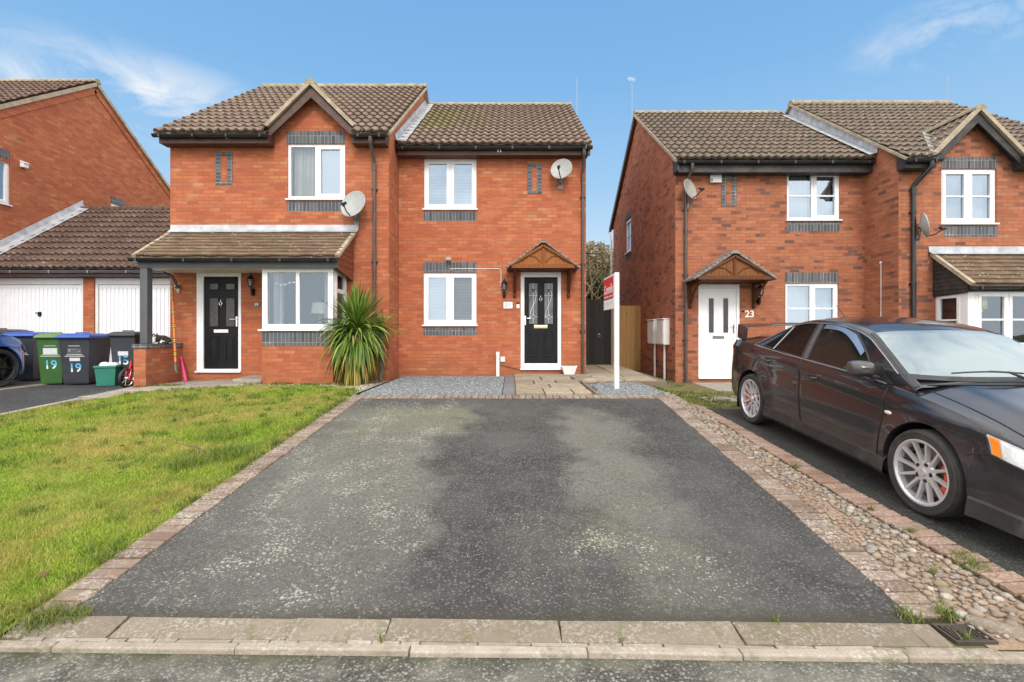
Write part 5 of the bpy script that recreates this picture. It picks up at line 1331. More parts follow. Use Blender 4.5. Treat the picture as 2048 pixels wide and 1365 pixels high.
zf = pz(345, 10.85); mb = MB(); mb.box(XA3-.02, XB3, 10.85, 10.88, zf, e3[1]-.01); mb.box(XA3-.02, XB3, 10.88, Y3-.001, zf+.004, zf+.02); mb.box(XA3-.06, XA3-.02, 10.8, Y3-.001, zf+.02, e3[1]+.05); mb.build('fascia', m_blackwood, h23, bevel=.004)
gutter(h23, XA3-.08, XB3-.02, 10.78, e3[1]-.055)
downpipe(h23, px(1370, Y3), 10.78, Y3, e3[1]-.1, G3, sx=.05)
window(h23, u3[0], u3[1], u3[2], u3[3], local_frame(0, Y3, 'front'), 2, bars=True, glass=[m_glass_sky, m_glass_sky], behind=('net', 'net'), casement=(False, True))
window(h23, l3[0], l3[1], l3[2], l3[3], local_frame(0, Y3, 'front'), 2, bars=True, glass=[m_glass_sky, m_glass_sky], behind=('net', 'net'), casement=(False, True))
window(h23, sw[0], sw[1], sw[2], sw[3], Ms, 1, bars=True, glass=[m_glass_sky], casement=(True,))
mb = MB(); mb.M = Ms; mb.box(sw[0], sw[1], -.003, .03, sw[3], sw[3]+.22); mb.box(sw[0], sw[1], -.003, .03, sw[2]-.25, sw[2]-.04); mb.build('lintel', m_soldier, h23)
soldier(h23, u3[0], u3[1], pz(463, Y3), pz(445, Y3), Y3, name='sill_course'); soldier(h23, l3[0]-.01, l3[1]+.0, pz(566.5, Y3), pz(546, Y3), Y3)
soldier(h23, l3[0], l3[1], pz(692, Y3), pz(673, Y3), Y3, name='sill_course')
brick_panel(h23, px(1442.5, Y3), px(1473, Y3), pz(413, Y3), pz(352, Y3), Y3)
for dx_ in (-.035, .02):
    mb = MB(); x = px(1691, 10.8)+dx_; mb.box(x, x+.028, 10.82, 10.849, pz(327, 10.8), pz(321, 10.8)); mb.build('fascia_clip', m_white, h23)
lf = (px(1403, Y3), px(1473, Y3), pz(751, Y3), pz(577, Y3)); Yd = Y3+.022
mb = doorset(h23, d3o, Y3, lf, m_whitedoor)
pans = [(px(a, Y3), px(b, Y3), pz(666, Y3), pz(597, Y3)) for a, b in ((1418, 1428), (1447, 1457))]
for a, b, c, d2 in pans:
    for q in ((a-.02, b+.02, c-.02, c), (a-.02, b+.02, d2, d2+.02), (a-.02, a, c, d2), (b, b+.02, c, d2)): mb.box(q[0], q[1], Yd-.012, Yd+.01, q[2], q[3])
door_panel(mb, px(1413, Y3), px(1463, Y3), pz(742, Y3), pz(684, Y3), Yd, .006)
d23 = mb.build('door', m_whitedoor, h23, bevel=.003)
for a, b, c, d2 in pans:
    mb = MB(); mb.box(a, b, Yd-.004, Yd+.006, c, d2); mb.build('pane', m_glass_frost, d23)
mb = MB(); a, b, c, d2 = px(1426, Y3), px(1449, Y3), pz(678, Y3), pz(672, Y3); mb.box(a, b, Yd-.012, Yd, c, d2); mb.build('letter_plate', m_greymetal, d23, bevel=.003)
handle(px(1468, Y3), pz(657, Y3), Yd, d23, m_greymetal, -1, .1)
canopy(h23, px(1467, 10.5), .86, pz(557, 10.45), pz(507, 10.45), Y3, .68, m_slate, m_oak3, m_oak3f)
nm = text_obj('house_number', '23', .22, m_white, h23, Vector((px(1499, Y3), Y3-.006, pz(629, Y3)))-Vector((XA3, Y3, G3)), bold=.004, depth=.004)
mb = MB(); mb.lathe([(0, 0), (.028, 0), (.024, -.02), (0, -.022)], 14, axis='y', c=(px(1485.5, Y3), Y3, pz(623, Y3))); mb.build('doorbell', m_blackmetal, h23, smooth=True)
# meter cupboards on the flank
for (ya, yb_) in ((12.3, 12.85), (11.5, 12.02)):
    mt_ = thing('meter_box', 'white meter box on a pipe, ' + ('farther from' if ya > 12 else 'nearer to') + ' the front corner of the right house', 'meter box', (XA3, (ya+yb_)/2, 1.25), group='meter boxes on the side wall')
    mb = MB(); mb.box(XA3-.14, XA3-.001, ya, yb_, 1.25, 1.86); mb.box(XA3-.16, XA3-.141, ya+.02, yb_-.02, 1.27, 1.84); mb.box(XA3-.18, XA3-.0, ya-.01, yb_+.01, 1.861, 1.885); mb.build('cabinet', m_upvc_dull, mt_, bevel=.008)
    mb = MB(); mb.tube([(XA3-.06, ya+.2, 1.25), (XA3-.06, ya+.2, .36)], .028, 8); mb.build('pipe', m_upvc_dull, mt_)
mb = MB(); mb.tube([(XA3-.012, 11.2, .62), (XA3-.012, 12.0, .64), (XA3-.012, 12.9, .8), (XA3-.012, 13.6, .9)], .008, 5); mb.build('cable', m_rubber, h23)

Y4 = 10.13; XR4 = 12.6
e4, r4 = (9.78, pz(314, 9.78)), (13.95, pz(208, 13.95))
w4 = (px(1883, Y4), px(1993, Y4), pz(447, Y4), pz(338, Y4)); bay4 = (9.05, 11.6, 1.2, pz(585, Y4))
h25, rf25, rz25 = gablet_house('far right brick house with black timber gablet and bay behind the parked car', (XB3, Y4, G3), XB3, XR4, Y4, e4, r4,
    (px(1961, 9.88), .93, pz(310, 9.88), pz(217, 9.88)), [w4, bay4], (m_brick2, m_tile_grey, m_ridge, m_blackwood, m_gutter), 'left', G3)
window(h25, w4[0], w4[1], w4[2], w4[3], local_frame(0, Y4, 'front'), 2, bars=True, glass=[m_glass_sky, m_glass_sky], behind=('net', 'net'))
soldier(h25, px(1882, Y4), px(1994, Y4), pz(337.5, Y4), pz(315, Y4), Y4); soldier(h25, px(1888, Y4), px(1994, Y4), pz(474, Y4), pz(452.5, Y4), Y4, name='sill_course')
downpipe(h25, px(1823, Y4), 9.80, Y4, e4[1]-.08, G3, r=.045, mat=m_gutter, sx=.14)
mb = MB(); mb.tube([(XB3-.012, 10.6, pz(526, 10.6)), (XB3-.012, 10.6, .5)], .008, 5); mb.ellip((XB3-.02, 10.6, pz(526, 10.6)), (.02, .03, .03), 8, 6); mb.build('cable', m_upvc_dull, h25)
mb = MB(); n = 8      # flashing against the lower roof
for i in range(n):
    A = Vector((0, r3[0]-.4, r3[1]-.25)); B = Vector((0, e3[0]-.05, e3[1]+.05)); a = A.lerp(B, i/n); b = A.lerp(B, (i+1.03)/n)
    mb.poly([(XB3-.006, a.y, a.z+.36), (XB3-.03, a.y, a.z+.06), (XB3-.03, b.y, b.z+.06), (XB3-.006, b.y, b.z+.36)]); mb.poly([(XB3-.03, a.y, a.z+.06), (XB3-.2, a.y, a.z+.02), (XB3-.2, b.y, b.z+.02), (XB3-.03, b.y, b.z+.06)])
mb.build('flashing', m_lead, rf25)
# bay of the far right house
ye, ze, yt, zt = 9.22, pz(567, 9.22), Y4-.005, pz(507, Y4); sb = (zt-ze)/(yt-ye); xa, xb = 8.84, 12.5
mb = MB(); tile_roof(mb, (xa, ye, ze), (1, 0, 0), (0, 1, sb), xb-xa, math.hypot(yt-ye, zt-ze), gauge=.15, roll=.2, flat=True, lift=.026)
mb.hexa([(xa+.01, ye+.02, ze-.05), (xb-.02, ye+.02, ze-.05), (xb-.02, yt, zt-.05), (xa+.01, yt, zt-.05), (xa+.01, ye+.02, ze-.02), (xb-.02, ye+.02, ze-.02), (xb-.02, yt, zt-.02), (xa+.01, yt, zt-.02)])
br = mb.build('bay_roof', m_tile_bay, h25)
mb = MB(); mb.bar((xa+.01, ye-.01, ze-.015), (xa+.01, yt, zt-.015), .07, .07); mb.build('verge', m_verge, br)
mb = MB()
for i in range(4):
    a, b = xa-.06+3.7*i/4, xa-.06+3.7*(i+1.01)/4; mb.poly([(a, yt-.02, zt+.03), (b, yt-.02, zt+.03), (b, yt-.01, zt+.14), (a, yt-.01, zt+.14)]); mb.poly([(a, yt-.12, zt-.035), (b, yt-.12, zt-.035), (b, yt-.02, zt+.03), (a, yt-.02, zt+.03)])
mb.build('flashing', m_lead, br)
gutter(h25, xa-.0, xb, ye+.01, ze-.055, r=.058, name='bay_gutter')
mb = MB(); zf = pz(583, 9.34); mb.box(xa+.06, xb, 9.33, 9.36, zf, ze-.03); mb.build('bay_fascia', m_blackwood, h25, bevel=.004)
mb = MB(); mb.prismx([(9.34, zf-.02), (Y4-.002, zf-.06), (Y4-.002, zt-.06), (9.34, ze-.03)], xa+.04, xa+.06)
for k in range(9):
    z = zf-.02+k*.085
    y0_ = max(9.34, ye+.12+(z+.03-ze)/sb); 
    if y0_ < Y4-.08: mb.box(xa+.026, xa+.041, y0_, Y4-.004, z, z+.03)
mb.build('cheek_boarding', m_blackwood, h25)
yb4, bx = 9.4, 8.93; zt_ = pz(584, 9.4); zs = 1.25
mb = MB(); wall_rects(mb, bx, 12.3, 0, zs-.03, yb4, []); mb.poly([(bx, Y4, 0), (bx, yb4, 0), (bx, yb4, zs-.03), (bx, Y4, zs-.03)]); mb.poly([(bx, yb4, zs-.031), (12.3, yb4, zs-.031), (12.3, Y4, zs-.031), (bx, Y4, zs-.031)]); mb.build('bay_wall', m_brick2, h25)
window(h25, bx+.16, 12.2, zs, zt_, local_frame(0, yb4, 'front'), 5, bars=True, glass=[m_glass], casement=(True,), name='bay_window', setback=.0, room=False, ow=.05, iw=.045)
window(h25, -(Y4-.01), -(yb4+.13), zs, zt_, local_frame(bx, 0, 'left'), 1, bars=True, glass=[m_glass], casement=(True,), name='bay_window', setback=-.002, room=False, ow=.05)
mb = MB(); mb.box(bx-.002, bx+.155, yb4-.002, yb4+.128, zs, zt_); mb.build('corner_post', m_upvc, h25, bevel=.006)
mb = MB(); mb.box(bx+.02, 12.2, yb4+.01, Y4+.1, zt_+.001, zt_+.02); mb.build('bay_ceiling', m_soffit, h25)
mb = MB(); D = 12.0; a, b = bx-.2, 12.5
mb.poly([(a, D, .4), (b, D, .4), (b, D, zt_+.3), (a, D, zt_+.3)]); mb.poly([(a, Y4+.12, .5), (b, Y4+.12, .5), (b, D, .5), (a, D, .5)]); mb.poly([(a, Y4+.12, .4), (a, D, .4), (a, D, zt_+.3), (a, Y4+.12, zt_+.3)]); mb.build('room', m_dark, h25)
mb = MB()
for k, (x, z, s) in enumerate(((9.3, 2.28, .1), (9.34, 2.1, .09), (9.27, 2.02, .07), (9.32, 2.42, .06))): mb.prism([(x-s, z-s*.8), (x+s, z-s), (x+s*.9, z+s), (x-s*.8, z+s*.9)], 9.51+.004*k, 9.513+.004*k)
tag(mb.build('window_ornament', simple('yellow_green_paper', (.45, .5, .08), .7, var=.5, vscale=12)), 'yellow and green paper ornament hanging inside the far right bay window', 'ornament')
# ================================================================== tall house on the left with the garages
X5 = -13.0
h17 = thing('detached_house', 'tall red brick house at far left showing its plain gable wall above the garages', 'house', (X5, 15, .5))
p5 = (14.96, 9.34); k5 = .72; rz5 = lambda y: p5[1]-abs(y-p5[0])*k5
Mg = local_frame(X5, 0, 'right')     # local x -> +Y, into the wall -> -X
w5 = (11.2, 12.43, pz(411, 12.43), pz(322, 12.43)); s5 = (15.55, 16.1, 5.1-.05, 5.75)
mb = MB(); mb.M = Mg; wall_rects(mb, 10.4, 19.6, 0, 5.9, 0, [w5, s5])
mb.poly([(10.4, 0, 5.9), (19.6, 0, 5.9), (19.6, 0, rz5(19.6)-.05), (p5[0], 0, p5[1]-.05), (10.4, 0, rz5(10.4)-.05)])
mb.M = None; mb.poly([(-20, 10.4, 0), (X5, 10.4, 0), (X5, 10.4, 5.9), (-20, 10.4, 5.9)]); mb.build('wall', m_brick, h17)
mb = MB(); L5 = math.hypot(4.9, 4.9*k5)
tile_roof(mb, (-20, p5[0]-4.9, p5[1]-4.9*k5), (1, 0, 0), (0, 1, k5), 7.0+.08, L5-.03)
mb.poly([(-20, p5[0], p5[1]-.02), (-20, 19.9, rz5(19.9)), (X5+.08, 19.9, rz5(19.9)), (X5+.08, p5[0], p5[1]-.02)]); mb.poly([(-20, 10.1, rz5(10.1)-.03), (X5+.05, 10.1, rz5(10.1)-.03), (X5+.05, p5[0], p5[1]-.03), (-20, p5[0], p5[1]-.03)])
rf5 = mb.build('roof', m_tile_red, h17, smooth=True, angle=45)
mb = MB(); ridge_caps(mb, (-20, p5[0], p5[1]), (X5+.09, p5[0], p5[1])); mb.build('ridge_tiles', m_ridge, rf5, smooth=True, angle=50)
mb = MB(); mb.bar((X5+.03, 10.1, rz5(10.1)-.06), (X5+.03, p5[0], p5[1]-.06), .12, .1); mb.bar((X5+.03, p5[0], p5[1]-.06), (X5+.03, 19.9, rz5(19.9)-.06), .12, .1); mb.build('verge', m_verge, rf5)
mb = MB()      # the projecting brick band under the verge
for a, b in ((10.4, p5[0]), (p5[0], 19.7)): mb.bar((X5+.012, a, rz5(a)-.24), (X5+.012, b, rz5(b)-.24), .03, .2)
mb.build('verge_band', m_brick, h17)
window(h17, w5[0], w5[1], w5[2], w5[3], Mg, 2, glass=[m_glass_sky], behind=('roller', 'roller'))
window(h17, s5[0], s5[1], s5[2], s5[3], Mg, 1, glass=[m_glass_sky], behind=('roller',))
mb = MB(); mb.M = Mg; mb.box(w5[0], w5[1], -.003, .03, w5[3]+.001, w5[3]+.24); mb.box(s5[0], s5[1], -.003, .03, s5[3]+.001, s5[3]+.22); mb.build('lintel', m_soldier, h17)
mb = MB(); yv = 13*960/(1024-45); mb.box(X5, X5+.1, yv-.07, yv+.07, pz(336, yv)-.0, pz(325, yv)); mb.hexa([(X5, yv-.08, pz(325, yv)), (X5+.13, yv-.08, pz(328, yv)), (X5+.13, yv+.08, pz(328, yv)), (X5, yv+.08, pz(325, yv)), (X5, yv-.08, pz(324, yv)+.02), (X5+.13, yv-.08, pz(327, yv)), (X5+.13, yv+.08, pz(327, yv)), (X5, yv+.08, pz(324, yv)+.02)]); mb.build('wall_vent', m_white, h17, bevel=.006)
mb = MB(); mb.box(X5, X5+.12, 16.9, 17.1, 5.55, 5.72); mb.build('wall_vent', m_white, h17, bevel=.006)

Y6 = 11.7; GX0, GX1 = X5+.02, -7.16
gar = thing('garage', 'pair of attached garages with white ribbed doors and brown tiled roof', 'garage', (-10, Y6, .5))
e6, r6 = (11.4, pz(537, 11.4)), (14.5, pz(419, 14.5)); k6 = (r6[1]-e6[1])/(r6[0]-e6[0])
d6 = [(px(2-24, Y6), px(166, Y6), .4, pz(556, Y6)), (px(188, Y6), px(188, Y6)+2.28, .4, pz(556, Y6))]
mb = MB(); wall_rects(mb, GX0, GX1, .2, pz(552, Y6), Y6, d6); mb.poly([(GX1, 17.3, .2), (GX0, 17.3, .2), (GX0, 17.3, pz(552, Y6)), (GX1, 17.3, pz(552, Y6))]); mb.poly([(GX1, Y6, .2), (GX1, 17.3, .2), (GX1, 17.3, pz(552, Y6)), (GX1, Y6, pz(552, Y6))]); mb.poly([(GX0, 17.3, .2), (GX0, Y6, .2), (GX0, Y6, pz(552, Y6)), (GX0, 17.3, pz(552, Y6))]); mb.build('wall', m_brick, gar)
mb = MB(); tile_roof(mb, (GX0, e6[0], e6[1]), (1, 0, 0), (0, 1, k6), GX1-GX0, math.hypot(r6[0]-e6[0], r6[1]-e6[1])-.02, roll=.16)
mb.poly([(GX0, r6[0], r6[1]-.02), (GX0, 17.6, e6[1]), (GX1, 17.6, e6[1]), (GX1, r6[0], r6[1]-.02)]); mb.poly([(GX0, e6[0], e6[1]-.02), (GX1, e6[0], e6[1]-.02), (GX1, r6[0], r6[1]-.03), (GX0, r6[0], r6[1]-.03)])
rf6 = mb.build('roof', m_tile_red, gar, smooth=True, angle=45)
mb = MB(); ridge_caps(mb, (GX0, r6[0], r6[1]-.01), (GX1, r6[0], r6[1]-.01)); mb.build('ridge_tiles', m_tile_red, rf6, smooth=True, angle=50)
mb = MB(); n = 9
for i in range(n):
    A = Vector((0, e6[0]-.02, e6[1]+.03)); B = Vector((0, r6[0], r6[1]+.05)); a = A.lerp(B, i/n); b = A.lerp(B, (i+1.04)/n); j = random.uniform(0, .02)
    mb.poly([(GX0+.0, a.y, a.z+.22), (GX0+.03, a.y, a.z+.05), (GX0+.03, b.y, b.z+.05), (GX0+.0, b.y, b.z+.22)]); mb.poly([(GX0+.03, a.y, a.z+.05), (GX0+.3+j, a.y, a.z+.02), (GX0+.3+j, b.y, b.z+.02), (GX0+.03, b.y, b.z+.05)])
mb.build('flashing', m_lead, rf6)
mb = MB(); mb.box(GX0, GX1, 11.5, 11.53, pz(553.5, 11.5), e6[1]-.02); mb.box(GX0, GX1, 11.531, Y6-.001, pz(553, 11.5), pz(553, 11.5)+.02); mb.build('fascia', m_brownwood, gar, bevel=.004)
gutter(gar, GX0+.02, GX1, 11.43, e6[1]-.05, mat=m_greymetal)
m_gdoor = simple('white_garage_door', (.78, .79, .82), .4, var=.03, dirt=(.6, .58, .54, .3))
for k, (a, b, c, d2) in enumerate(d6):
    mb = MB(); f = .07
    mb.box(a+.002, a+f, Y6+.03, Y6+.1, c, d2-.002); mb.box(b-f, b-.002, Y6+.03, Y6+.1, c, d2-.002); mb.box(a+f, b-f, Y6+.03, Y6+.1, d2-.16, d2-.002); fr = mb.build('door_frame', m_upvc_dull, gar, bevel=.004)
    mb = MB(); x = a+f+.006; y = Y6+.075; rib = .102; pts = []
    while x < b-f-.01:
        pts += [(x, y-.012), (x+.062, y-.012), (x+.07, y+.006), (x+.094, y+.006)]; x += rib
    pts = [(min(q[0], b-f-.006), q[1]) for q in pts]
    mb.grid([[(q[0], q[1], z) for q in pts] for z in (c+.02, d2-.24)]); mb.box(a+f, b-f, y-.014, y+.02, d2-.239, d2-.165); mb.box(a+f, b-f, y+.012, y+.03, c, d2-.2)
    gd = mb.build('garage_door', m_gdoor, gar)
    if k == 0:
        mb = MB(); xh = px(75, Y6); zh = pz(628, Y6); mb.box(xh-.05, xh+.04, y-.02, y-.012, zh-.06, zh+.05); mb.tube([(xh-.07, y-.045, zh+.02), (xh+.01, y-.05, zh+.02)], .014, 8); mb.box(xh-.015, xh+.025, y-.045, y-.012, zh-.05, zh+.03); mb.build('handle', m_blackmetal, gd)

# ================================================================== things on the walls
lantern('black wall lantern between the left black door and the bay window', px(507, Y1), Y1, pz(570, Y1))
lantern('black wall lantern left of the canopied black door', px(1008.5, Y2), Y2, pz(577, Y2), .95)
lantern('black wall lantern between the white front door and the car roof', px(1516, Y3), Y3, pz(588, Y3), 1.1)
dish('pale grey dish under the upper window of the left house', px(705, 9.7), Y1, pz(407, 9.7), .275, -18, 18, m_dish)
dish('pale grey dish high on the middle house beside its downpipe', px(1123, 10.5), Y2, pz(336, 10.5), .235, -18, 18, m_dish)
dish('brownish dish at the top left corner of house 23', px(1381, 10.85), Y3, pz(378, 10.85), .225, 38, 14, m_dishdark)
dish('grey dish turned edge-on below the far right upper window', px(1853, 9.85), Y4, pz(450, 9.85), .235, 62, 10, m_dish)
t = thing('floodlight', 'small grey floodlight above the lower window of the middle house', 'floodlight', (px(898, Y2), Y2, pz(520, Y2)))
mb = MB(); x, z = px(898, Y2), pz(520, Y2); mb.box(x-.03, x+.03, Y2-.03, Y2-.001, z-.03, z+.02); mb.tube([(x, Y2-.03, z), (x, Y2-.08, z+.0)], .014, 8); mb.build('bracket', m_greymetal, t)
mb = MB(); mb.hexa([(x-.065, Y2-.14, z-.03), (x+.065, Y2-.14, z-.03), (x+.065, Y2-.06, z-.055), (x-.065, Y2-.06, z-.055), (x-.055, Y2-.13, z+.05), (x+.055, Y2-.13, z+.05), (x+.05, Y2-.06, z+.03), (x-.05, Y2-.06, z+.03)]); mb.build('lamp_head', simple('beige_lamp_head', (.3, .27, .23), .5), t, bevel=.01)
t = thing('alarm_box', 'white burglar alarm box beside the grey brick panel of house 23', 'alarm box', (px(1430, Y3), Y3, pz(357, Y3)))
mb = MB(); a, b, c, d2 = px(1419, Y3), px(1442, Y3), pz(367, Y3), pz(349, Y3)
mb.hexa([(a, Y3-.07, c), (b, Y3-.07, c), (b, Y3-.001, c), (a, Y3-.001, c), (a, Y3-.05, d2), (b, Y3-.05, d2), (b, Y3-.001, d2), (a, Y3-.001, d2)]); mb.build('cover', m_white, t, bevel=.02, bseg=3)
mb = MB(); mb.box(a+.0, a+.05, Y3-.072, Y3-.06, c+.02, c+.09); mb.build('strobe_lens', m_greymetal, t, bevel=.006)

def aerial(label, x, y, z0, z1, head=0, mat=None):
    t = thing('tv_aerial', label, 'aerial', (x, y, z0)); mb = MB()
    mb.tube([(x, y, z0), (x, y, z1)], .0085, 6); mb.build('mast', mat or m_dish, t)
    if head:
        mb = MB(); mb.tube([(x-.16, y-.1, z1-.04), (x+.14, y+.1, z1+.0)], .006, 6)
        for k in range(7):
            u = -.3+.09*k; mb.tube([(x+u*.45, y+u*.3, z1-.08+u*.1), (x+u*.45, y+u*.3, z1+.05+u*.1)], .003, 5)
        mb.build('antenna', mat or m_white, t)
    return t
aerial('thin aerial mast behind the ridge of the middle house', px(1154, 15.5), 15.5, 7.6, pz(155, 15.5))
aerial('tv aerial on a pale mast at the left gable of house 23', px(1264, 15.2), 15.2, 7.0, pz(158, 15.2), 1)
aerial('slim aerial mast over the far right roof ridge', px(1896, 14.2), 14.2, 8.0, pz(150, 14.2))

# ================================================================== side gate, panel and posts
g = thing('side_gate', 'tall black boarded side gate between the two houses', 'gate', (2.2, 13.9, .58))
mb = MB(); x = 1.69
while x < 2.83: mb.box(x, x+.135, 13.9, 13.92+random.uniform(0, .006), .62, 2.50+random.uniform(-.01, .01)); x += .14
for z in (.8, 1.5, 2.3): mb.box(1.69, 2.83, 13.93, 13.97, z, z+.1)
mb.build('boards', m_gate, g)
mb = MB(); mb.tube([(2.52+.04*math.cos(t_), 13.88, 1.45+.04*math.sin(t_)) for t_ in np.linspace(0, 6.29, 13)], .009, 6, cap=False); mb.box(2.5, 2.54, 13.885, 13.899, 1.47, 1.52); mb.build('ring_handle', m_greymetal, g)
mb = MB(); mb.box(2.86, 3.02, 13.86, 14.0, .45, 2.52); mb.box(3.03, 3.12, 13.9, 14.0, .45, 2.5); tag(mb.build('gate_post', m_post), 'grey timber gate post between black gate and tan panel', 'post')
mb = MB(); mb.box(px(1293, 14.1)-.05, px(1293, 14.1)+.03, 14.0, 14.1, .33, pz(601, 14.1)); tag(mb.build('fence_post', m_post), 'thin grey fence post against the flank of house 23', 'post')
f = thing('timber_fence', 'tan close-boarded timber panel beside the black gate', 'fence', (3.5, 14.15, .36))
mb = MB(); x = 3.13
while x < 3.86: mb.box(x, min(x+.118, 3.87), 14.12, 14.14+random.uniform(0, .008), .42, pz(612, 14.15)); x += .122
mb.build('boards', m_fence, f)
mb = MB()
for z in (.7, 1.5, 2.15): mb.box(3.13, 3.87, 14.15, 14.2, z, z+.08)
mb.build('rail', m_fence, f)
mb = MB(); mb.box(XB+.004, XB+.035, 13.4, 13.85, 1.05, 2.05); tag(mb.build('flue_cover', m_white, bevel=.004), 'narrow white strip on the flank of the middle house by the gate', 'cover strip')

# ================================================================== for-sale board
s = thing('estate_agent_board', 'white estate agent post with a red and white board standing in the slate chippings', 'sign', (px(1233, 8.45), 8.45, .55))
sx_ = px(1233, 8.45)
mb = MB(); mb.box(sx_-.04, sx_+.04, 8.41, 8.49, .45, pz(546, 8.45)); mb.build('post', m_white, s, bevel=.004)
# board seen obliquely: runs back and to the left from the post
B = Matrix.Translation((sx_-.03, 8.50, 0)) @ Matrix.Rotation(R(91), 4, 'Z')
zt_, zb_ = pz(548, 8.5), pz(617, 8.5); Wb = .82
mb = MB(); mb.M = B; mb.box(0, Wb, -.012, .012, zb_, zt_); bd = mb.build('board', m_white, s)
m_red = simple('signal_red_vinyl', (.62, .025, .035), .4, var=.06); m_navy = simple('dark_vinyl', (.08, .02, .04), .4)
mb = MB(); mb.M = B
H = zt_-zb_
for y_ in (.0125, -.0135): mb.box(.02, Wb-.02, y_, y_+.001, zb_+H*.34, zt_-.03)
mb.build('red_panel', m_red, bd)
mb = MB(); mb.M = B; mb.box(.02, Wb-.02, .0137, .0146, zb_+H*.30, zb_+H*.335); mb.build('dark_band', m_navy, bd)
rotz = R(91)
def board_text(txt, u, z, size, mat_, sx=1., bold=0.):
    p = B @ Vector((u, .0150, z)); o = text_obj('lettering', txt, size, mat_, bd, p-Vector((sx_, 8.45, .55)), rot=(R(90), 0, rotz+R(180)), sx=sx, bold=bold, depth=.0006); return o
board_text('Connells', Wb/2, zb_+H*.60, .235, m_white, .82, .004)
mb = MB(); mb.M = B
for u0, u1, z0, h in ((.06, .3, .365, .022), (.4, .76, .365, .022), (.1, .34, .18, .012), (.4, .7, .18, .012), (.1, .5, .14, .01)):
    mb.box(u0, u1, .0136, .0146 if z0 > .3 else .0136+.0005, zb_+H*z0, zb_+H*z0+h)
mb.build('small_print', simple('grey_vinyl', (.62, .62, .64), .5), bd)

# white trough by the door
t = thing('planter_trough', 'small white tapered planter beside the canopied front door', 'planter', (px(1138, 10.6), 10.6, .62))
mb = MB(); xc = px(1138, 10.6); mb.hexa([(xc-.11, 10.52, .62), (xc+.11, 10.52, .62), (xc+.11, 10.70, .62), (xc-.11, 10.70, .62), (xc-.165, 10.48, .80), (xc+.165, 10.48, .80), (xc+.165, 10.74, .80), (xc-.165, 10.74, .80)]); mb.box(xc-.17, xc+.17, 10.475, 10.745, .80, .815); mb.build('trough', m_white, t, bevel=.008)
mb = MB(); mb.poly([(xc-.15, 10.495, .8165), (xc+.15, 10.495, .8165), (xc+.15, 10.725, .8165), (xc-.15, 10.725, .8165)]); mb.build('soil', m_soil, t)

# ================================================================== cordyline
def leaf_strip(V, Fc, base, d, L, droop, wd, n=7, twist=0.):
    d = Vector(d).normalized(); p = Vector(base); side = d.cross(Vector((0, 0, 1)))
    if side.length < .05: side = Vector((1, 0, 0))
    side.normalize(); b0 = len(V); v = d.copy()
    for i in range(n+1):
        t = i/n; wv = wd*(.55+.9*t if t < .4 else .91*(1-((t-.4)/.6)**1.6)+.01)
        s = (Matrix.Rotation(twist*t, 3, v) @ side) * wv
        V.append(tuple(p-s)); V.append(tuple(p+s))
        p = p+v*(L/n); v = (v+Vector((0, 0, -droop/n*(1+t*1.6)))).normalized()
    for i in range(n): Fc.append((b0+2*i, b0+2*i+1, b0+2*i+3, b0+2*i+2))
cx_, cy_ = px(716, 9.25), 9.15
cz = ground(cx_, cy_)
co_ = thing('cordyline', 'spiky green and yellow cordyline plant growing in front of the left house', 'plant', (cx_, cy_, cz))
def crown(c, n, Lm, e0, e1, rootname, mat, parent, droop=(.5, 1.3), wd=.02, upbias=0):
    V = []; Fc = []
    for i in range(n):
        a = random.uniform(0, 2*math.pi); e = random.uniform(e0, e1); L = Lm*random.uniform(.75, 1.12)
        d = (math.cos(a)*math.cos(e), math.sin(a)*math.cos(e), math.sin(e))
        leaf_strip(V, Fc, (c[0]+random.gauss(0, .03), c[1]+random.gauss(0, .03), c[2]+random.uniform(-.1, .06)), d, L, random.uniform(*droop)*(1.3-.6*math.sin(max(0, e))), wd*random.uniform(.8, 1.2), twist=random.uniform(-.8, .8))
    o = fast_mesh(rootname, np.array(V)-np.array(ROOT[parent.name]), Fc, mat, parent, smooth=True); return o
top = (cx_, cy_, cz+1.08)
crown(top, 190, .84, R(42), R(88), 'upright_leaves', m_yucca, co_, (.12, .5))
crown((cx_, cy_, cz+1.0), 210, .80, R(5), R(50), 'arching_leaves', m_yucca, co_, (.7, 1.5))
crown((cx_, cy_, cz+.85), 170, .82, R(-25), R(15), 'drooping_leaves', m_yucca, co_, (1.0, 2.0))
crown((cx_, cy_, cz+.78), 75, .8, R(-35), R(5), 'old_leaves', m_yucca_dry, co_, (1.1, 2.2))
V = []; Fc = []
for i in range(110):
    a = random.uniform(0, 6.28); r = random.uniform(.05, .2); z = cz+random.uniform(.45, .95)
    leaf_strip(V, Fc, (cx_+r*.4*math.cos(a), cy_+r*.4*math.sin(a), z), (math.cos(a)*.75, math.sin(a)*.75, -.65), random.uniform(.5, .9), 1.5, .016)
fast_mesh('old_leaves', np.array(V)-np.array(ROOT[co_.name]), Fc, m_yucca_dry, co_, smooth=True)
mb = MB(); mb.tube([(cx_, cy_, cz-.1), (cx_+.02, cy_, cz+.5), (cx_, cy_, cz+1.05)], [.10, .085, .07], 10); mb.build('trunk', m_bark, co_, smooth=True)
c2 = (px(762, 9.6), 9.6, ground(-2.7, 9.6))
co2 = thing('cordyline', 'smaller dark cordyline behind the big one by the brown downpipe', 'plant', c2)
crown((c2[0], c2[1], c2[2]+1.0), 70, .55, R(-5), R(85), 'arching_leaves', m_yucca, co2, (.5, 1.3), .014)
mb = MB(); mb.tube([(c2[0], c2[1], c2[2]-.05), (c2[0], c2[1], c2[2]+1.0)], .05, 8); mb.build('trunk', m_bark, co2, smooth=True)

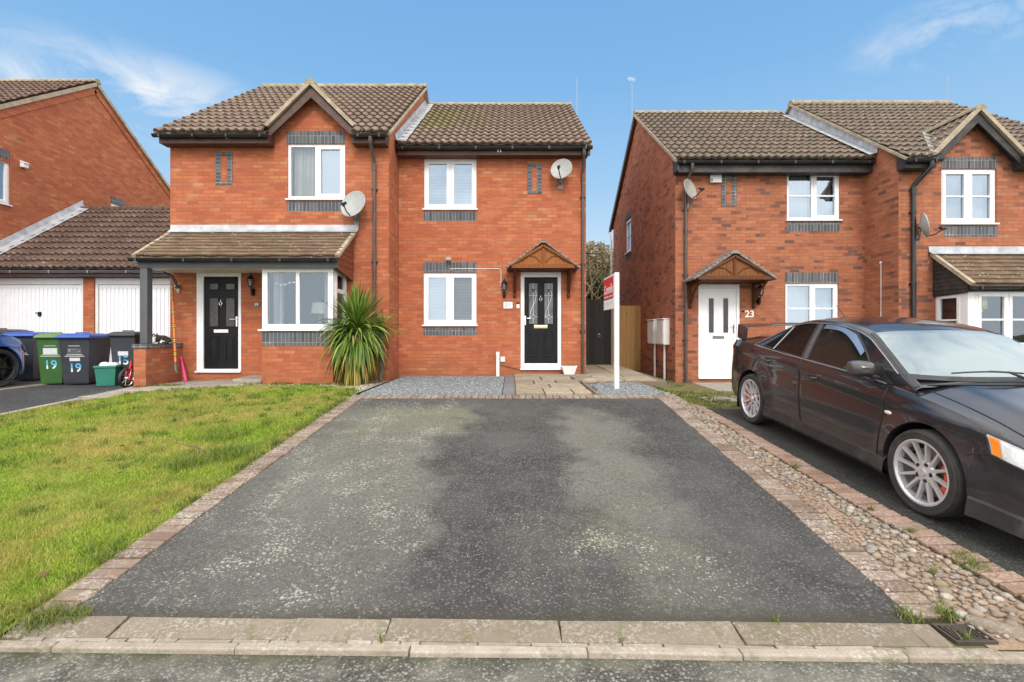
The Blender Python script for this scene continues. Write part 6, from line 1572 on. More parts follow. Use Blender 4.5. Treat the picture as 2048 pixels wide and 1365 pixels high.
# ================================================================== trees and bushes in the gap
def leaf_cloud(name, blobs, n, s0, s1, mat, parent, flat=.5):
    V = []; Fc = []; wts = [b[1][0]*b[1][1]*b[1][2] for b in blobs]
    for i in range(n):
        c, r = random.choices(blobs, wts)[0]
        u = Vector((random.gauss(0, 1), random.gauss(0, 1), random.gauss(0, 1))).normalized()*(random.random()**.45)
        if math.sin(u.x*9+c[0]*5)*math.sin(u.z*8+c[2]*3)*math.sin(u.y*7) > .3: continue
        p = Vector((c[0]+u.x*r[0], c[1]+u.y*r[1], c[2]+u.z*r[2])); s = random.uniform(s0, s1)
        a = Vector((random.gauss(0, 1), random.gauss(0, 1), random.gauss(0, flat))).normalized()*s; b = a.cross(Vector((random.gauss(0, 1), random.gauss(0, 1), random.gauss(0, 1)))).normalized()*s*.6
        k = len(V); V += [tuple(p-a), tuple(p-b*.8+a*.1), tuple(p+a), tuple(p+b)]; Fc.append((k, k+1, k+2, k+3))
    return fast_mesh(name, np.array(V)-np.array(ROOT[parent.name]), Fc, mat, parent)
def twigs(mb, base, d, L, r, depth):
    d = Vector(d).normalized(); p = Vector(base); pts = [tuple(p)]; v = d.copy()
    for i in range(5):
        v = (v+Vector((random.gauss(0, .16), random.gauss(0, .16), random.gauss(.03, .12)))).normalized(); p = p+v*L/5; pts.append(tuple(p))
        if depth > 0 and i > 0:
            for _ in range(2 if depth > 1 else 1):
                q = (v+Vector((random.gauss(0, .7), random.gauss(0, .7), random.gauss(0, .5)))).normalized(); twigs(mb, p, q, L*random.uniform(.4, .65), r*.5, depth-1)
    mb.tube(pts, [r*(1-.75*i/5) for i in range(6)], 5, cap=False)
by = 21.0
t = thing('ivy_clad_tree', 'ivy covered tree rising behind the black side gate', 'tree', (3.3, by, .5))
zt_ = pz(482, by)
leaf_cloud('crown', [((3.7, by, 2.6), (1.4, .9, 1.5)), ((3.5, by, 3.5), (1.2, .8, .9)), ((4.2, by, 3.3), (.9, .8, .9)), ((3.4, by-.3, 1.9), (1.4, .8, 1.0))], 14000, .05, .1, m_bush, t)
mb = MB(); mb.tube([(3.3, by, .3), (3.35, by, 2.0), (3.5, by, 4.6)], [.18, .14, .07], 8); mb.build('trunk', m_bark, t, smooth=True)
t = thing('bare_tree', 'pale bare winter tree tangled above the ivy behind the side gate', 'tree', (3.9, by+2.4, .5))
mb = MB(); mb.tube([(3.9, by+2.4, .3), (3.8, by+2.4, 3.0)], [.12, .09], 8)
for k in range(6): twigs(mb, (4.0, by+2.4, 2.0+.3*k), (random.uniform(-.7, .7), random.uniform(-.5, .3), 1), 1.7, .03, 2)
mb.build('trunk', m_twig, t)
leaf_cloud('crown', [((4.0, by+2.4, 4.85), (1.3, .8, 1.15)), ((4.3, by+2.4, 3.8), (1.3, .8, 1.2))], 15000, .04, .09, m_bush2, t)
# long bare stems reaching across the gap in front of the ivy
t = thing('leaning_branch', 'bare leaning branches crossing the gap above the gate', 'branch', (3.0, 18, .5))
mb = MB()
for a, b, c in (((2.3, 18, 1.9), (2.9, 18, 3.2), (3.5, 18, 3.9)), ((2.6, 18.1, 3.6), (3.1, 18, 2.9), (3.8, 18, 2.5)), ((2.5, 18, 2.4), (3.2, 18, 2.8), (3.9, 18.1, 3.3)), ((2.9, 18, 1.9), (3.0, 18, 3.2), (2.9, 18, 4.2))):
    mb.tube([a, tuple((Vector(a)+Vector(b))/2+Vector((.05, 0, .03))), b, c], [.035, .03, .022, .012], 6)
    twigs(mb, b, (random.uniform(-.5, .5), 0, .7), 1.0, .014, 1)
mb.build('branches', m_twig, t)
# a pale ridge line of a far roof, and a hedge that closes the view
mb = MB(); mb.prismx([(31, 3.5), (34, 6.2), (37, 3.5)], 2.0, 9.0); mb.box(2.2, 8.8, 31.4, 36.6, .3, 3.5); fh = thing('distant_house', 'distant house with brown roof glimpsed between the houses', 'house', (5, 34, .4))
mb2 = MB(); mb2.box(2.2, 8.8, 31.4, 36.6, .3, 3.5); mb2.build('wall', m_brick2, fh); mb2 = MB(); mb2.prismx([(30.9, 3.5), (34, 6.3), (37.1, 3.5)], 2.0, 9.0); mb2.build('roof', m_tile_grey, fh)

# ================================================================== bins and the clutter by the porch
def numerals(parent, txt, size, loc, m1):
    return text_obj('numerals', txt, size, m1, parent, loc, bold=.003, depth=.001, sx=.95)
def sticker_mat():
    mt, nt, out = mk('blue_white_numeral'); g = nd(nt, 'SeparateXYZ', {0: nd(nt, 'TexCoord').outputs['Generated']}).outputs[1]
    c = ramp(nt, g, [(0, (.85, .87, .9)), (.3, (.8, .84, .9)), (.45, (.13, .45, .75)), (1, (.12, .42, .75))]); bsdf(nt, out, c, .4); return mt
m_num = sticker_mat()
m_binblk = simple('charcoal_bin_plastic', (.032, .035, .045), .5, var=.12, dirt=(.07, .07, .07, .5)); m_bingrn = simple('green_bin_plastic', (.035, .115, .022), .5, var=.1, dirt=(.07, .13, .05, .4))
m_lidblue = simple('blue_lid_plastic', (.03, .09, .36), .4, var=.12); m_lidgrn = simple('green_lid_plastic', (.11, .2, .06), .45, var=.1); m_lidblk = simple('black_lid_plastic', (.03, .032, .034), .42, var=.15)
m_label = simple('pale_label', (.62, .63, .65), .5, var=.15, vscale=60)
def wheelie(label, loc, rz, body, lid, num, sz=(.58, .62, 1.04), nz=.46, stick='boxes', group='wheeled bins by the garages'):
    t = thing('wheelie_bin', label, 'wheeled bin', loc, (0, 0, R(rz)), group=group); W, D, H = sz
    def ring(s, z, f=0.): return [(-W/2*s, -D/2*s-f, z), (W/2*s, -D/2*s-f, z), (W/2*s, D/2*s, z), (-W/2*s, D/2*s, z)]
    mb = MB(); rows = [ring(.74, .03), ring(.76, .06), ring(.93, H*.90), ring(.98, H*.905), ring(.98, H*.945)]
    mb.grid(rows, close=True); mb.poly(rows[0][::-1]); mb.box(-W*.3, -W*.26, -D/2*.86-.006, -D/2*.8, .1, H*.6) if False else None
    bo = mb.build('body', body, t, world=False, bevel=.028, bseg=3)
    mb = MB(); h = H*.95; rows = [ring(1.02, h-.035, .02), ring(1.03, h-.02, .025), ring(1.0, h+.015, .01), ring(.8, h+.05, 0), ring(.5, h+.058, 0)]
    mb.grid(rows, close=True); mb.poly(rows[-1]); 
    for s_ in (-1, 1): mb.box(s_*W*.22-.05, s_*W*.22+.05, D/2*.96, D/2*1.12, h-.03, h+.03)
    mb.tube([(-W*.44, D/2*1.1, h), (W*.44, D/2*1.1, h)], .016, 8)
    mb.tube([(-W*.2, -D*.12, h+.05), (-W*.2, -D*.14, h+.072), (W*.2, -D*.14, h+.072), (W*.2, -D*.12, h+.05)], .012, 8); mb.build('lid', lid, t, world=False, bevel=.012)
    for s_ in (-1, 1):
        mb = MB(); mb.lathe([(.0, -.025), (.07, -.025), (.1, -.02), (.1, .02), (.07, .025), (0, .025)], 18, axis='x', c=(s_*W*.40, D*.43, .1)); mb.build('wheel', m_rubber, t, world=False, smooth=True)
    yf = lambda z: -D/2*(.76+(.93-.76)*(z-.06)/(H*.9-.06))-.0035
    def lab(x0, x1, z0, z1, m): 
        mb = MB(); mb.poly([(x0, yf(z0), z0), (x1, yf(z0), z0), (x1, yf(z1), z1), (x0, yf(z1), z1)]); return mb.build('label', m, bo, world=False)
    if stick == 'boxes':
        lab(-.12, .12, .63*H/1.04, .75*H/1.04, m_label if body is m_bingrn else m_greymetal); lab(-.14, .14, .60, .612, m_label); lab(-.17, .17, .57, .582, m_label); lab(-.1, .1, .775, .785, m_label)
        if body is m_binblk:
            for k in range(3): lab(-.10+.075*k, -.05+.075*k, .66, .72, m_label)
            lab(-.09, .09, .48, .545, m_label)
    elif stick == 'small': lab(-.09, .1, .55*H, .63*H, m_label)
    if num:
        o = numerals(bo, num, .24, (0, yf(nz)-.002, nz), m_num); o.rotation_euler = (R(90)+math.atan2((.93-.76)*D/2, H*.84), 0, 0)
    return t
zb = ground(-9, 9.6)
wheelie('green wheeled bin with green lid numbered 19', (px(118, 9.75), 9.75, zb), 12, m_bingrn, m_lidgrn, '19', sz=(.48, .55, 1.02), nz=.40)
wheelie('charcoal wheeled bin with blue lid numbered 19', (px(172, 9.8), 9.8, zb), 10, m_binblk, m_lidblue, '19', sz=(.58, .74, 1.02), nz=.34)
wheelie('black wheeled bin with black lid numbered 15 by the porch wall', (px(262, 9.85), 9.85, zb), 6, m_binblk, m_lidblk, '15', sz=(.5, .55, 1.06), nz=.48, stick='small')
wheelie('charcoal bin with blue lid standing between the blue car and the green bin', (px(60, 10.5), 10.5, zb), 14, m_binblk, m_lidblue, None, sz=(.58, .74, 1.05))
wheelie('charcoal bin with dark lid farthest left behind the blue car', (px(8, 11.2), 11.2, zb), 14, m_binblk, m_lidblk, None, sz=(.58, .74, 1.12), stick='')
t = thing('recycling_box', 'teal recycling box overflowing with a white bag between the bins', 'recycling box', (px(219, 9.5), 9.5, zb), (0, 0, R(20)))
mb = MB(); rows = [[(-.17*s, -.2*s, z), (.17*s, -.2*s, z), (.17*s, .2*s, z), (-.17*s, .2*s, z)] for s, z in ((.85, .01), (1.0, .35), (1.08, .36), (1.08, .40), (1.02, .40))]
mb.grid(rows, close=True); mb.poly(rows[0][::-1]); rows = [[(-.17*s, -.2*s, z), (.17*s, -.2*s, z), (.17*s, .2*s, z), (-.17*s, .2*s, z)] for s, z in ((1.02, .40), (.9, .25))]; mb.grid(rows, close=True); mb.poly(rows[1])
mb.build('box', simple('teal_plastic', (.03, .2, .14), .45, var=.1), t, world=False, bevel=.012)
zbx = zb
b = thing('plastic_bag', 'crumpled white bag lying on the teal recycling box', 'bag', (px(216, 9.5), 9.48, zb+.385))
mb = MB()
for c, r in (((0, 0, .0), (.13, .13, .07)), ((.1, .05, .02), (.09, .1, .05)), ((-.08, .02, .03), (.07, .08, .05))): mb.ellip(c, r, 12, 8)
o = mb.build('bag', simple('white_film', (.72, .72, .74), .4), b, world=False, smooth=True)
o.modifiers.new('d', 'DISPLACE').strength = .03
tex = bpy.data.textures.new('crumple', 'CLOUDS'); tex.noise_scale = .05; o.modifiers['d'].texture = tex
mb = MB(); a = px(234, 9.95); mb.prism([(a-.11, zb+.05), (a+.14, zb+.05), (a+.07, zb+.78), (a+.0, zb+.86), (a-.06, zb+.82)], 10.0, 10.03); tag(mb.build('white_board', m_white, bevel=.01), 'white plastic sheet leaning between the blue-lidded bin and the black bin', 'board')

# child's bicycle behind the dwarf wall
bx_, by_ = px(254, 9.0), 9.0; bz = ground(bx_, by_); b = thing('child_bicycle', 'small red child bicycle poking out behind the porch dwarf wall', 'bicycle', (bx_, by_, bz), (0, 0, R(-2)))
def bwheel(par, y, r=.185):
    wh = MB(); wh.lathe([(r-.028, -.02), (r-.008, -.024), (r, 0), (r-.008, .024), (r-.028, .02)], 28, axis='x', c=(0, y, r)); wheel = wh.build('wheel', m_rubber, par, world=False, smooth=True)
    wh = MB(); wh.lathe([(r-.04, -.012), (r-.027, -.015), (r-.027, .015), (r-.04, .012), (r-.04, -.012)], 28, axis='x', c=(0, y, r)); wh.lathe([(0, -.03), (.018, -.03), (.018, .03), (0, .03)], 10, axis='x', c=(0, y, r))
    for k in range(10):
        a = 2*math.pi*k/10; wh.tube([(.01*(-1)**k, y+.015*math.cos(a), r+.015*math.sin(a)), (0, y+(r-.035)*math.cos(a), r+(r-.035)*math.sin(a))], .0025, 4)
    wh.build('rim', m_chrome, wheel, world=False)
bwheel(b, 0); bwheel(b, .52)
m_redp = simple('red_bicycle_paint', (.55, .02, .02), .25, var=.08, coat=.5)
mb = MB(); mb.tube([(.04, 0, .155), (.04, .05, .33), (0, .07, .36)], .011, 8); mb.tube([(-.04, 0, .155), (-.04, .05, .33), (0, .07, .36)], .011, 8); mb.tube([(0, .06, .34), (0, .1, .5)], .016, 8)
mb.tube([(0, .08, .42), (0, .3, .2)], .02, 8); mb.tube([(0, .3, .2), (0, .36, .44)], .016, 8); mb.tube([(0, .09, .46), (0, .35, .36)], .014, 8); mb.tube([(.04, .3, .2), (.04, .52, .155)], .01, 8); mb.tube([(-.04, .3, .2), (-.04, .52, .155)], .01, 8)
mb.build('frame', m_redp, b, world=False, smooth=True)
mb = MB(); mb.tube([(-.22, .15, .56), (-.1, .1, .53), (0, .1, .5), (.1, .1, .53), (.22, .15, .56)], .011, 8)
for s_ in (-1, 1): mb.tube([(s_*.16, .13, .545), (s_*.24, .155, .565)], .018, 8)
mb.build('handlebar', m_rubber, b, world=False, smooth=True)
mb = MB(); mb.ellip((0, .38, .47), (.06, .11, .03), 10, 6); mb.build('saddle', m_rubber, b, world=False, smooth=True)
mb = MB(); mb.tube([(0, .11, .12), (0, .03, .33), (0, -.08, .335)], .022, 6); mb.build('mudguard', m_redp, b, world=False, smooth=True)

# striped tool pole and pink bat
pole = thing('telescopic_pole', 'orange pole with black and yellow bands leaning beside the porch', 'pole', (px(346, 9.5), 9.45, .9))
P0, P1 = Vector((px(351, 9.3), 9.3, pz(725, 9.3))), Vector((px(341, 9.8), 9.85, pz(572, 9.8)))
mb = MB(); mb.tube([P0, P1], .021, 10); mb.build('shaft', simple('orange_plastic', (.62, .15, .02), .4), pole, smooth=True)
m_yel = simple('yellow_tape', (.7, .5, .04), .5); first = True
for f_ in (.1, .27, .46, .64, .83, .98):
    mb = MB()
    for k in range(5):
        a = P0.lerp(P1, f_-.03+.012*k); c = P0.lerp(P1, f_-.03+.012*(k+1)); mb.tube([a, c], .0235, 10, m=k % 2)
    mb.build('striped_grip', [m_rubber, m_yel], pole)
mb = MB(); mb.tube([P0, P0-Vector((.0, 0, .14)), P0-Vector((-.03, 0, .2))], [.02, .026, .012], 8); mb.build('tip', m_greymetal, pole, smooth=True)
A, Bq = Vector((px(374, 9.75), 9.72, ground(-6.6, 9.7)+.02)), Vector((px(360, 9.9), 9.93, pz(714, 9.9)))
mb = MB(); mb.tube([A, A.lerp(Bq, .15), A.lerp(Bq, .45), A.lerp(Bq, .75), A.lerp(Bq, 1)], [.02, .032, .03, .018, .024], 10); tag(mb.build('toy_bat', simple('pink_plastic', (.72, .05, .22), .4, var=.1), smooth=True), 'bright pink toy bat leaning against the porch brickwork', 'toy bat')

# ================================================================== the cat on the coping
ctz = pz(690, 9.0)+.012; cyy = 9.5; cxx = px(325, 9.5)
m_cat = None
def cat_mat():
    mt, nt, out = mk('tabby_and_white_fur'); p = objc(nt); s = nd(nt, 'SeparateXYZ', {0: p}); X, Y, Z = s.outputs
    st = noise(nt, nd(nt, 'Mapping', {'Vector': p, 'Scale': (30, 8, 14)}).outputs[0], 1.6, 3)
    c = mix(nt, mrange(nt, st, .4, .62), (.022, .02, .018), (.085, .07, .055))
    wob = mth(nt, 'MULTIPLY', mth(nt, 'SUBTRACT', noise(nt, p, 18, 2), .5), .05)
    chest = mth(nt, 'MULTIPLY', mth(nt, 'LESS_THAN', mth(nt, 'ADD', X, wob), -.085), mth(nt, 'LESS_THAN', mth(nt, 'ADD', Z, mth(nt, 'MULTIPLY', X, -.15)), .155))
    d = nd(nt, 'VectorMath', {0: p, 1: (.075, -.07, .03)}, operation='DISTANCE').outputs['Value']
    c = mix(nt, mth(nt, 'MAXIMUM', chest, mth(nt, 'LESS_THAN', mth(nt, 'ADD', d, wob), .05)), c, (.72, .7, .67))
    bsdf(nt, out, c, .85, 0, bump(nt, noise(nt, nd(nt, 'Mapping', {'Vector': p, 'Scale': (60, 60, 200)}).outputs[0], 2, 2), .5, .004), .15); return mt
def skinned(name, verts, edges, radii, mat, parent, sub=2):
    me = bpy.data.meshes.new(name); me.from_pydata(verts, edges, []); o = bpy.data.objects.new(name, me); col.objects.link(o); o.parent = parent
    m = o.modifiers.new('Skin', 'SKIN'); m.use_smooth_shade = True
    for v, r in zip(me.skin_vertices[0].data, radii): v.radius = (r, r) if not isinstance(r, tuple) else r
    me.skin_vertices[0].data[0].use_root = True
    s_ = o.modifiers.new('Sub', 'SUBSURF'); s_.levels = sub; s_.render_levels = sub
    bpy.context.view_layer.update()
    m2 = bpy.data.meshes.new_from_object(o.evaluated_get(bpy.context.evaluated_depsgraph_get())); m2.name = name
    o.modifiers.clear(); o.data = m2; bpy.data.meshes.remove(me)
    m2.materials.clear(); m2.materials.append(mat); m2.polygons.foreach_set('use_smooth', [True]*len(m2.polygons)); return o
cat = thing('cat', 'tabby and white cat resting on the dark coping beside the porch post', 'cat', (cxx, cyy, ctz), (0, 0, R(-12)))
cv = [(.10, 0, .085), (.03, 0, .095), (-.05, 0, .09), (-.105, -.01, .105), (-.145, -.02, .135), (-.185, -.028, .135),      # haunch .. head, muzzle
      (.16, .02, .05), (.17, -.06, .03), (.10, -.10, .022), (.02, -.11, .02),                                            # tail wrapped forward
      (-.11, -.05, .05), (-.13, -.075, .018), (-.19, -.085, .014), (-.11, .04, .05), (-.13, .055, .018), (-.18, .05, .014),   # front legs
      (.08, -.06, .05), (.05, -.085, .02), (0, -.085, .016), (.08, .06, .05), (.05, .075, .02), (0, .075, .016)]
ce = [(0, 1), (1, 2), (2, 3), (3, 4), (4, 5), (0, 6), (6, 7), (7, 8), (8, 9), (3, 10), (10, 11), (11, 12), (3, 13), (13, 14), (14, 15), (0, 16), (16, 17), (17, 18), (0, 19), (19, 20), (20, 21)]
cr = [.088, .085, .075, .058, .05, .026, .03, .02, .016, .012, .03, .018, .016, .03, .018, .016, .045, .022, .018, .045, .022, .018]
body = skinned('body', cv, ce, cr, cat_mat(), cat)
mb = MB()
for s_ in (-1, 1):
    b0 = Vector((-.148, -.02+s_*.03, .168)); mb.hexa([b0+Vector(v) for v in ((-.006, -.018, 0), (.012, -.018, 0), (.012, .018, 0), (-.006, .018, 0), (0, -.002+s_*.006, .038), (.004, -.002+s_*.006, .038), (.004, .002+s_*.006, .038), (0, .002+s_*.006, .038))])
mb.build('ears', simple('dark_fur', (.04, .033, .028), .9), cat, world=False)
mb = MB()
for s_ in (-1, 1): mb.ellip((-.186, -.024+s_*.02, .15), (.007, .008, .008), 8, 6)
mb.ellip((-.209, -.029, .135), (.005, .007, .005), 6, 5); mb.build('eyes_and_nose', m_rubber, cat, world=False, smooth=True)
# ================================================================== cars
def paint(name, c, flake=.15, rough=.2, dirt=0.):
    mt, nt, out = mk(name); p = objc(nt)
    n = noise(nt, p, 260, 2); base = mix(nt, mrange(nt, n, .35, .65), tuple(x*(1-flake) for x in c), tuple(x*(1+flake*2) for x in c))
    z = nd(nt, 'SeparateXYZ', {0: p}).outputs[2]
    dm = mth(nt, 'MULTIPLY', mrange(nt, z, .2, .75, 1, 0), mrange(nt, noise(nt, p, 6, 4), .3, .7, .4, 1))
    base = mix(nt, mth(nt, 'MULTIPLY', dm, dirt), base, (.14, .13, .12))
    rg = mrange(nt, dm, 0, 1, rough, min(1, rough+.3*bool(dirt)))
    bsdf(nt, out, base, rg, .2, None, .35, .7, coat_rough=.02); return mt
m_carblk = paint('metallic_black_paint', (.019, .0175, .0205), dirt=.2)
m_carblue = paint('metallic_blue_paint', (.015, .07, .28), dirt=.1)
m_tyre = simple('tyre_rubber', (.028, .026, .025), .78, var=.2, vscale=20, dirt=(.085, .075, .065, .7))
m_alloy = simple('silver_alloy', (.62, .61, .62), .38, .55, var=.06)
m_alloyd = simple('dark_alloy', (.03, .03, .033), .35, .6, var=.1)
m_trim = simple('satin_black_trim', (.018, .018, .019), .4, var=.2)
m_skirt = simple('dusty_sill_paint', (.03, .029, .029), .4, .2, var=.2, vscale=9, dirt=(.14, .13, .115, .5))
m_caliper = simple('red_caliper', (.5, .06, .035), .4, var=.1)
m_disc = simple('brake_disc', (.2, .17, .15), .4, .8, var=.2)
m_orange = simple('amber_lens', (.85, .24, .02), .15, var=.08)
m_redlens = simple('red_lens', (.42, .01, .015), .15, var=.08)
m_bright = simple('grey_bright_trim', (.42, .43, .45), .25, .7, var=.1)
m_pillar = simple('sky_sheen_pillar_trim', (.10, .10, .105), .3, .1, var=.1)  # lighter grey stands in for sky reflected on the B-pillar
def cglass(name, base, refl, rough=.02):
    mt, nt, out = mk(name); lw = nd(nt, 'LayerWeight', {'Blend': .4}).outputs['Fresnel']
    f = mth(nt, 'ADD', mth(nt, 'MULTIPLY', lw, .38), refl, clamp=True)
    g = nd(nt, 'BsdfGlossy', {'Color': (.6, .74, .92, 1), 'Roughness': rough}).outputs[0]; dd = nd(nt, 'BsdfDiffuse', {'Color': (*base, 1)}).outputs[0]
    nt.links.new(nd(nt, 'MixShader', {0: f, 1: dd, 2: g}).outputs[0], out.inputs[0]); return mt
m_tint = cglass('tinted_side_glass', (.008, .006, .006), .03)
m_tintf = cglass('clear_side_glass', (.014, .014, .012), .05)
def wind_mat():
    mt, nt, out = mk('windscreen_glass'); lw = nd(nt, 'LayerWeight', {'Blend': .4}).outputs['Fresnel']
    f = mth(nt, 'ADD', mth(nt, 'MULTIPLY', lw, .6), .33, clamp=True)
    g = nd(nt, 'BsdfGlossy', {'Color': (.80, .93, .97, 1), 'Roughness': .03}).outputs[0]; t = nd(nt, 'BsdfTransparent', {'Color': (.6, .68, .68, 1)}).outputs[0]
    nt.links.new(nd(nt, 'MixShader', {0: f, 1: t, 2: g}).outputs[0], out.inputs[0]); return mt
m_wind = wind_mat()
def lens_mat():
    mt, nt, out = mk('headlamp_lens'); lw = nd(nt, 'LayerWeight', {'Blend': .3}).outputs['Fresnel']
    g = nd(nt, 'BsdfGlossy', {'Color': (1, 1, 1, 1), 'Roughness': .02}).outputs[0]; t = nd(nt, 'BsdfTransparent', {'Color': (.92, .93, .93, 1)}).outputs[0]
    nt.links.new(nd(nt, 'MixShader', {0: mth(nt, 'ADD', mth(nt, 'MULTIPLY', lw, .22), .05, clamp=True), 1: t, 2: g}).outputs[0], out.inputs[0]); return mt
m_lens = lens_mat()

def pch(pts):
    """smooth monotone interpolation through (x, y) points"""
    xs = np.array([p[0] for p in pts], float); ys = np.array([p[1] for p in pts], float)
    h = np.diff(xs); dl = np.diff(ys)/h; m = np.zeros(len(xs)); m[0], m[-1] = dl[0], dl[-1]
    for i in range(1, len(xs)-1):
        if dl[i-1]*dl[i] > 0:
            w1, w2 = 2*h[i]+h[i-1], h[i]+2*h[i-1]; m[i] = (w1+w2)/(w1/dl[i-1]+w2/dl[i])
    def f(x):
        x = min(max(x, xs[0]), xs[-1]); i = min(int(np.searchsorted(xs, x, side='right'))-1, len(xs)-2); i = max(i, 0)
        t = (x-xs[i])/h[i]
        return float((2*t**3-3*t**2+1)*ys[i]+(t**3-2*t**2+t)*h[i]*m[i]+(-2*t**3+3*t**2)*ys[i+1]+(t**3-t**2)*h[i]*m[i+1])
    return f

def build_car(label, cat, loc, rot, pm, P):
    car = thing('parked_car', label, cat, loc, rot)
    WB, Rt = P['wb'], P['rt']; yF, yR = P['front'], P['rear']; RA = P['arch']
    wmax, zb, zc, zsill = pch(P['wmax']), pch(P['belt']), pch(P['centre']), pch(P['sill'])
    prof = pch([(0, .945), (.12, .975), (.3, .995), (.5, 1.0), (.66, .99), (.82, .985), (.93, .966), (1.0, .93)])
    def side_w(y, z):
        b = zb(y); z0 = .17; t = (z-z0)/(b-z0); w = wmax(y)*prof(min(max(t, 0), 1))
        for yw in (0, WB):       # flares round the arches
            r = math.hypot(y-yw, z-Rt)
            if RA-.03 < r < RA+.16: w += P['flare']*(1-min(1, max(0, (r-RA)/.16)))**1.3*(1 if z < Rt+RA*1.1 else 1)
        # crease over the doors
        zcr = P['crease'](y); w += .010*math.exp(-((z-zcr)/.03)**2) - .006*math.exp(-((z-zcr+.07)/.05)**2)
        return w
    def zbot(y):
        s = zsill(y)
        for yw in (0, WB):
            d = abs(y-yw)
            if d < RA: s = max(s, Rt+math.sqrt(RA*RA-d*d))
        return s
    ys = set(np.round(np.arange(yF, yR+.001, .03), 4)) | {yF, yR}
    for yw in (0, WB):
        for k in range(33): ys.add(round(yw-RA*math.cos(math.pi*k/32), 4))
        ys.add(round(yw-RA-.001, 4)); ys.add(round(yw+RA+.001, 4))
    ys = sorted(y for y in ys if yF <= y <= yR)
    NS, NT = 26, 16
    def half(y, sgn):
        zb0, b = zbot(y), zb(y); out = []
        w0 = side_w(y, zb0); out.append((sgn*(w0-.075), y, zb0+.005)); out.append((sgn*(w0-.012), y, zb0))
        for i in range(NS):
            z = zb0+.006+(b-zb0-.006)*i/(NS-1); out.append((sgn*side_w(y, z), y, z))
        wb_, c = side_w(y, b), zc(y)
        for i in range(1, NT+1):
            t = i/NT; a = t*math.pi/2
            x = wb_*(1-t); k = math.sin(min(1, t*1.15)*math.pi/2)**.85
            bulge = P['bonnet'](y)*math.exp(-((t-.42)/.16)**2)
            out.append((sgn*x, y, b+(c-b)*k+bulge))
        return out
    mb = MB(); L = [half(y, -1) for y in ys]; Rr = [half(y, 1) for y in ys]
    mb.grid(L, flip=True); mb.grid(Rr)
    for e, fl in ((0, 0), (-1, 1)):
        loop = [p for p in L[e]]+[p for p in reversed(Rr[e])][1:]
        mb.poly(loop if fl else loop[::-1])
    body = mb.build('body', pm, car, world=False, smooth=True, angle=38)
    # greenhouse ---------------------------------------------------------------
    g0, g1, t0, t1 = P['g']
    zr, wt = pch(P['roof']), pch(P['roofw'])
    zbelt = lambda y: zb(y)-.012
    zcor = lambda y: zr(y)-P['corner'](y)
    def gw(y, z):
        a, b = zbelt(y), max(zcor(y), zbelt(y)+.004); t = min(max((z-a)/(b-a), 0), 1); w0, w1 = side_w(y, zb(y))-.012, min(wt(y), side_w(y, zb(y))-.02)
        return w0+(w1-w0)*(t**1.12)
    def gsec(y, sgn):
        a, b = zbelt(y), max(zcor(y), zbelt(y)+.004); h_ = min(.045, (b-a)*.4); out = [(sgn*gw(y, a+(b-h_-a)*i/10), y, a+(b-h_-a)*i/10) for i in range(11)]
        w1 = gw(y, b); c = zr(y); tz = lambda t: b+(c-b)*math.sin(t*math.pi/2)**.8
        A = (gw(y, b-h_), b-h_); B_ = (w1*1.0, b+.35*(c-b)); C_ = (w1*.86, tz(.14))
        for i in range(1, 8):
            s = i/8; out.append((sgn*((1-s)**2*A[0]+2*s*(1-s)*B_[0]+s*s*C_[0]), y, (1-s)**2*A[1]+2*s*(1-s)*B_[1]+s*s*C_[1]))
        for i in range(0, 11):
            t = .14+.86*i/10; out.append((sgn*w1*(1-t), y, tz(t)))
        return out
    gy = list(np.linspace(g0, g1, 90)); mb = MB(); mb.grid([gsec(y, -1) for y in gy], flip=True); mb.grid([gsec(y, 1) for y in gy])
    # open at the glass: the windscreen faces are left out so that the cabin shows
    keepf = []; keepm = []
    for f, mi in zip(mb.f, mb.m):
        c = sum((Vector(mb.v[i]) for i in f), Vector())/4
        if P['see'] and g0+.03 < c.y < t0-.03 and c.z > zcor(c.y)+.0 and abs(c.x) < gw(c.y, zcor(c.y))*.93: continue
        keepf.append(f); keepm.append(mi)
    mb.f, mb.m = keepf, keepm
    mb.build('roof_and_pillars', pm, body, world=False, smooth=True, angle=40)
    def topz(y, u):      # u: -1..1 across
        w1 = gw(y, max(zcor(y), zbelt(y)+.004)); t = 1-abs(u); b = max(zcor(y), zbelt(y)+.004)
        return (u*w1, y, b+(zr(y)-b)*math.sin(t*math.pi/2)**.8)
    def top_patch(name, ya, yb_, ua, ub, mat, off=.004, n=26, m=30, par=None):
        mb = MB(); rows = []
        for i in range(n+1):
            s = i/n; row = []
            for j in range(m+1):
                u = -1+2*j/m; y = ya(u)+(yb_(u)-ya(u))*s; uu = u*(ua+(ub-ua)*s); q = topz(y, uu); row.append((q[0], q[1]-off*.45, q[2]+off))
            rows.append(row)
        mb.grid(rows); return mb.build(name, mat, par or car, world=False, smooth=True, angle=180)
    ws = top_patch('windscreen', lambda u: g0+.035+.12*abs(u)**2.4, lambda u: t0-.04+.05*abs(u)**2, .955, .93, m_wind if P['see'] else m_tint)
    for ua, ub, nm in ((.0, .0, 0),):
        pass
    top_patch('rear_window', lambda u: t1+.03, lambda u: g1-.06, .9, .93, m_tint)
    # windscreen surround
    mb = MB()
    for sg in (-1, 1):
        rows = []
        for i in range(25):
            y = g0+.02+(t0-.0-g0)*i/24; a = topz(y, sg*1.0); b = topz(y, sg*.945); rows.append([(a[0], a[1]-.001, a[2]+.003), (b[0], b[1]-.003, b[2]+.007)])
        mb.grid(rows, flip=(sg < 0))
    rows = []
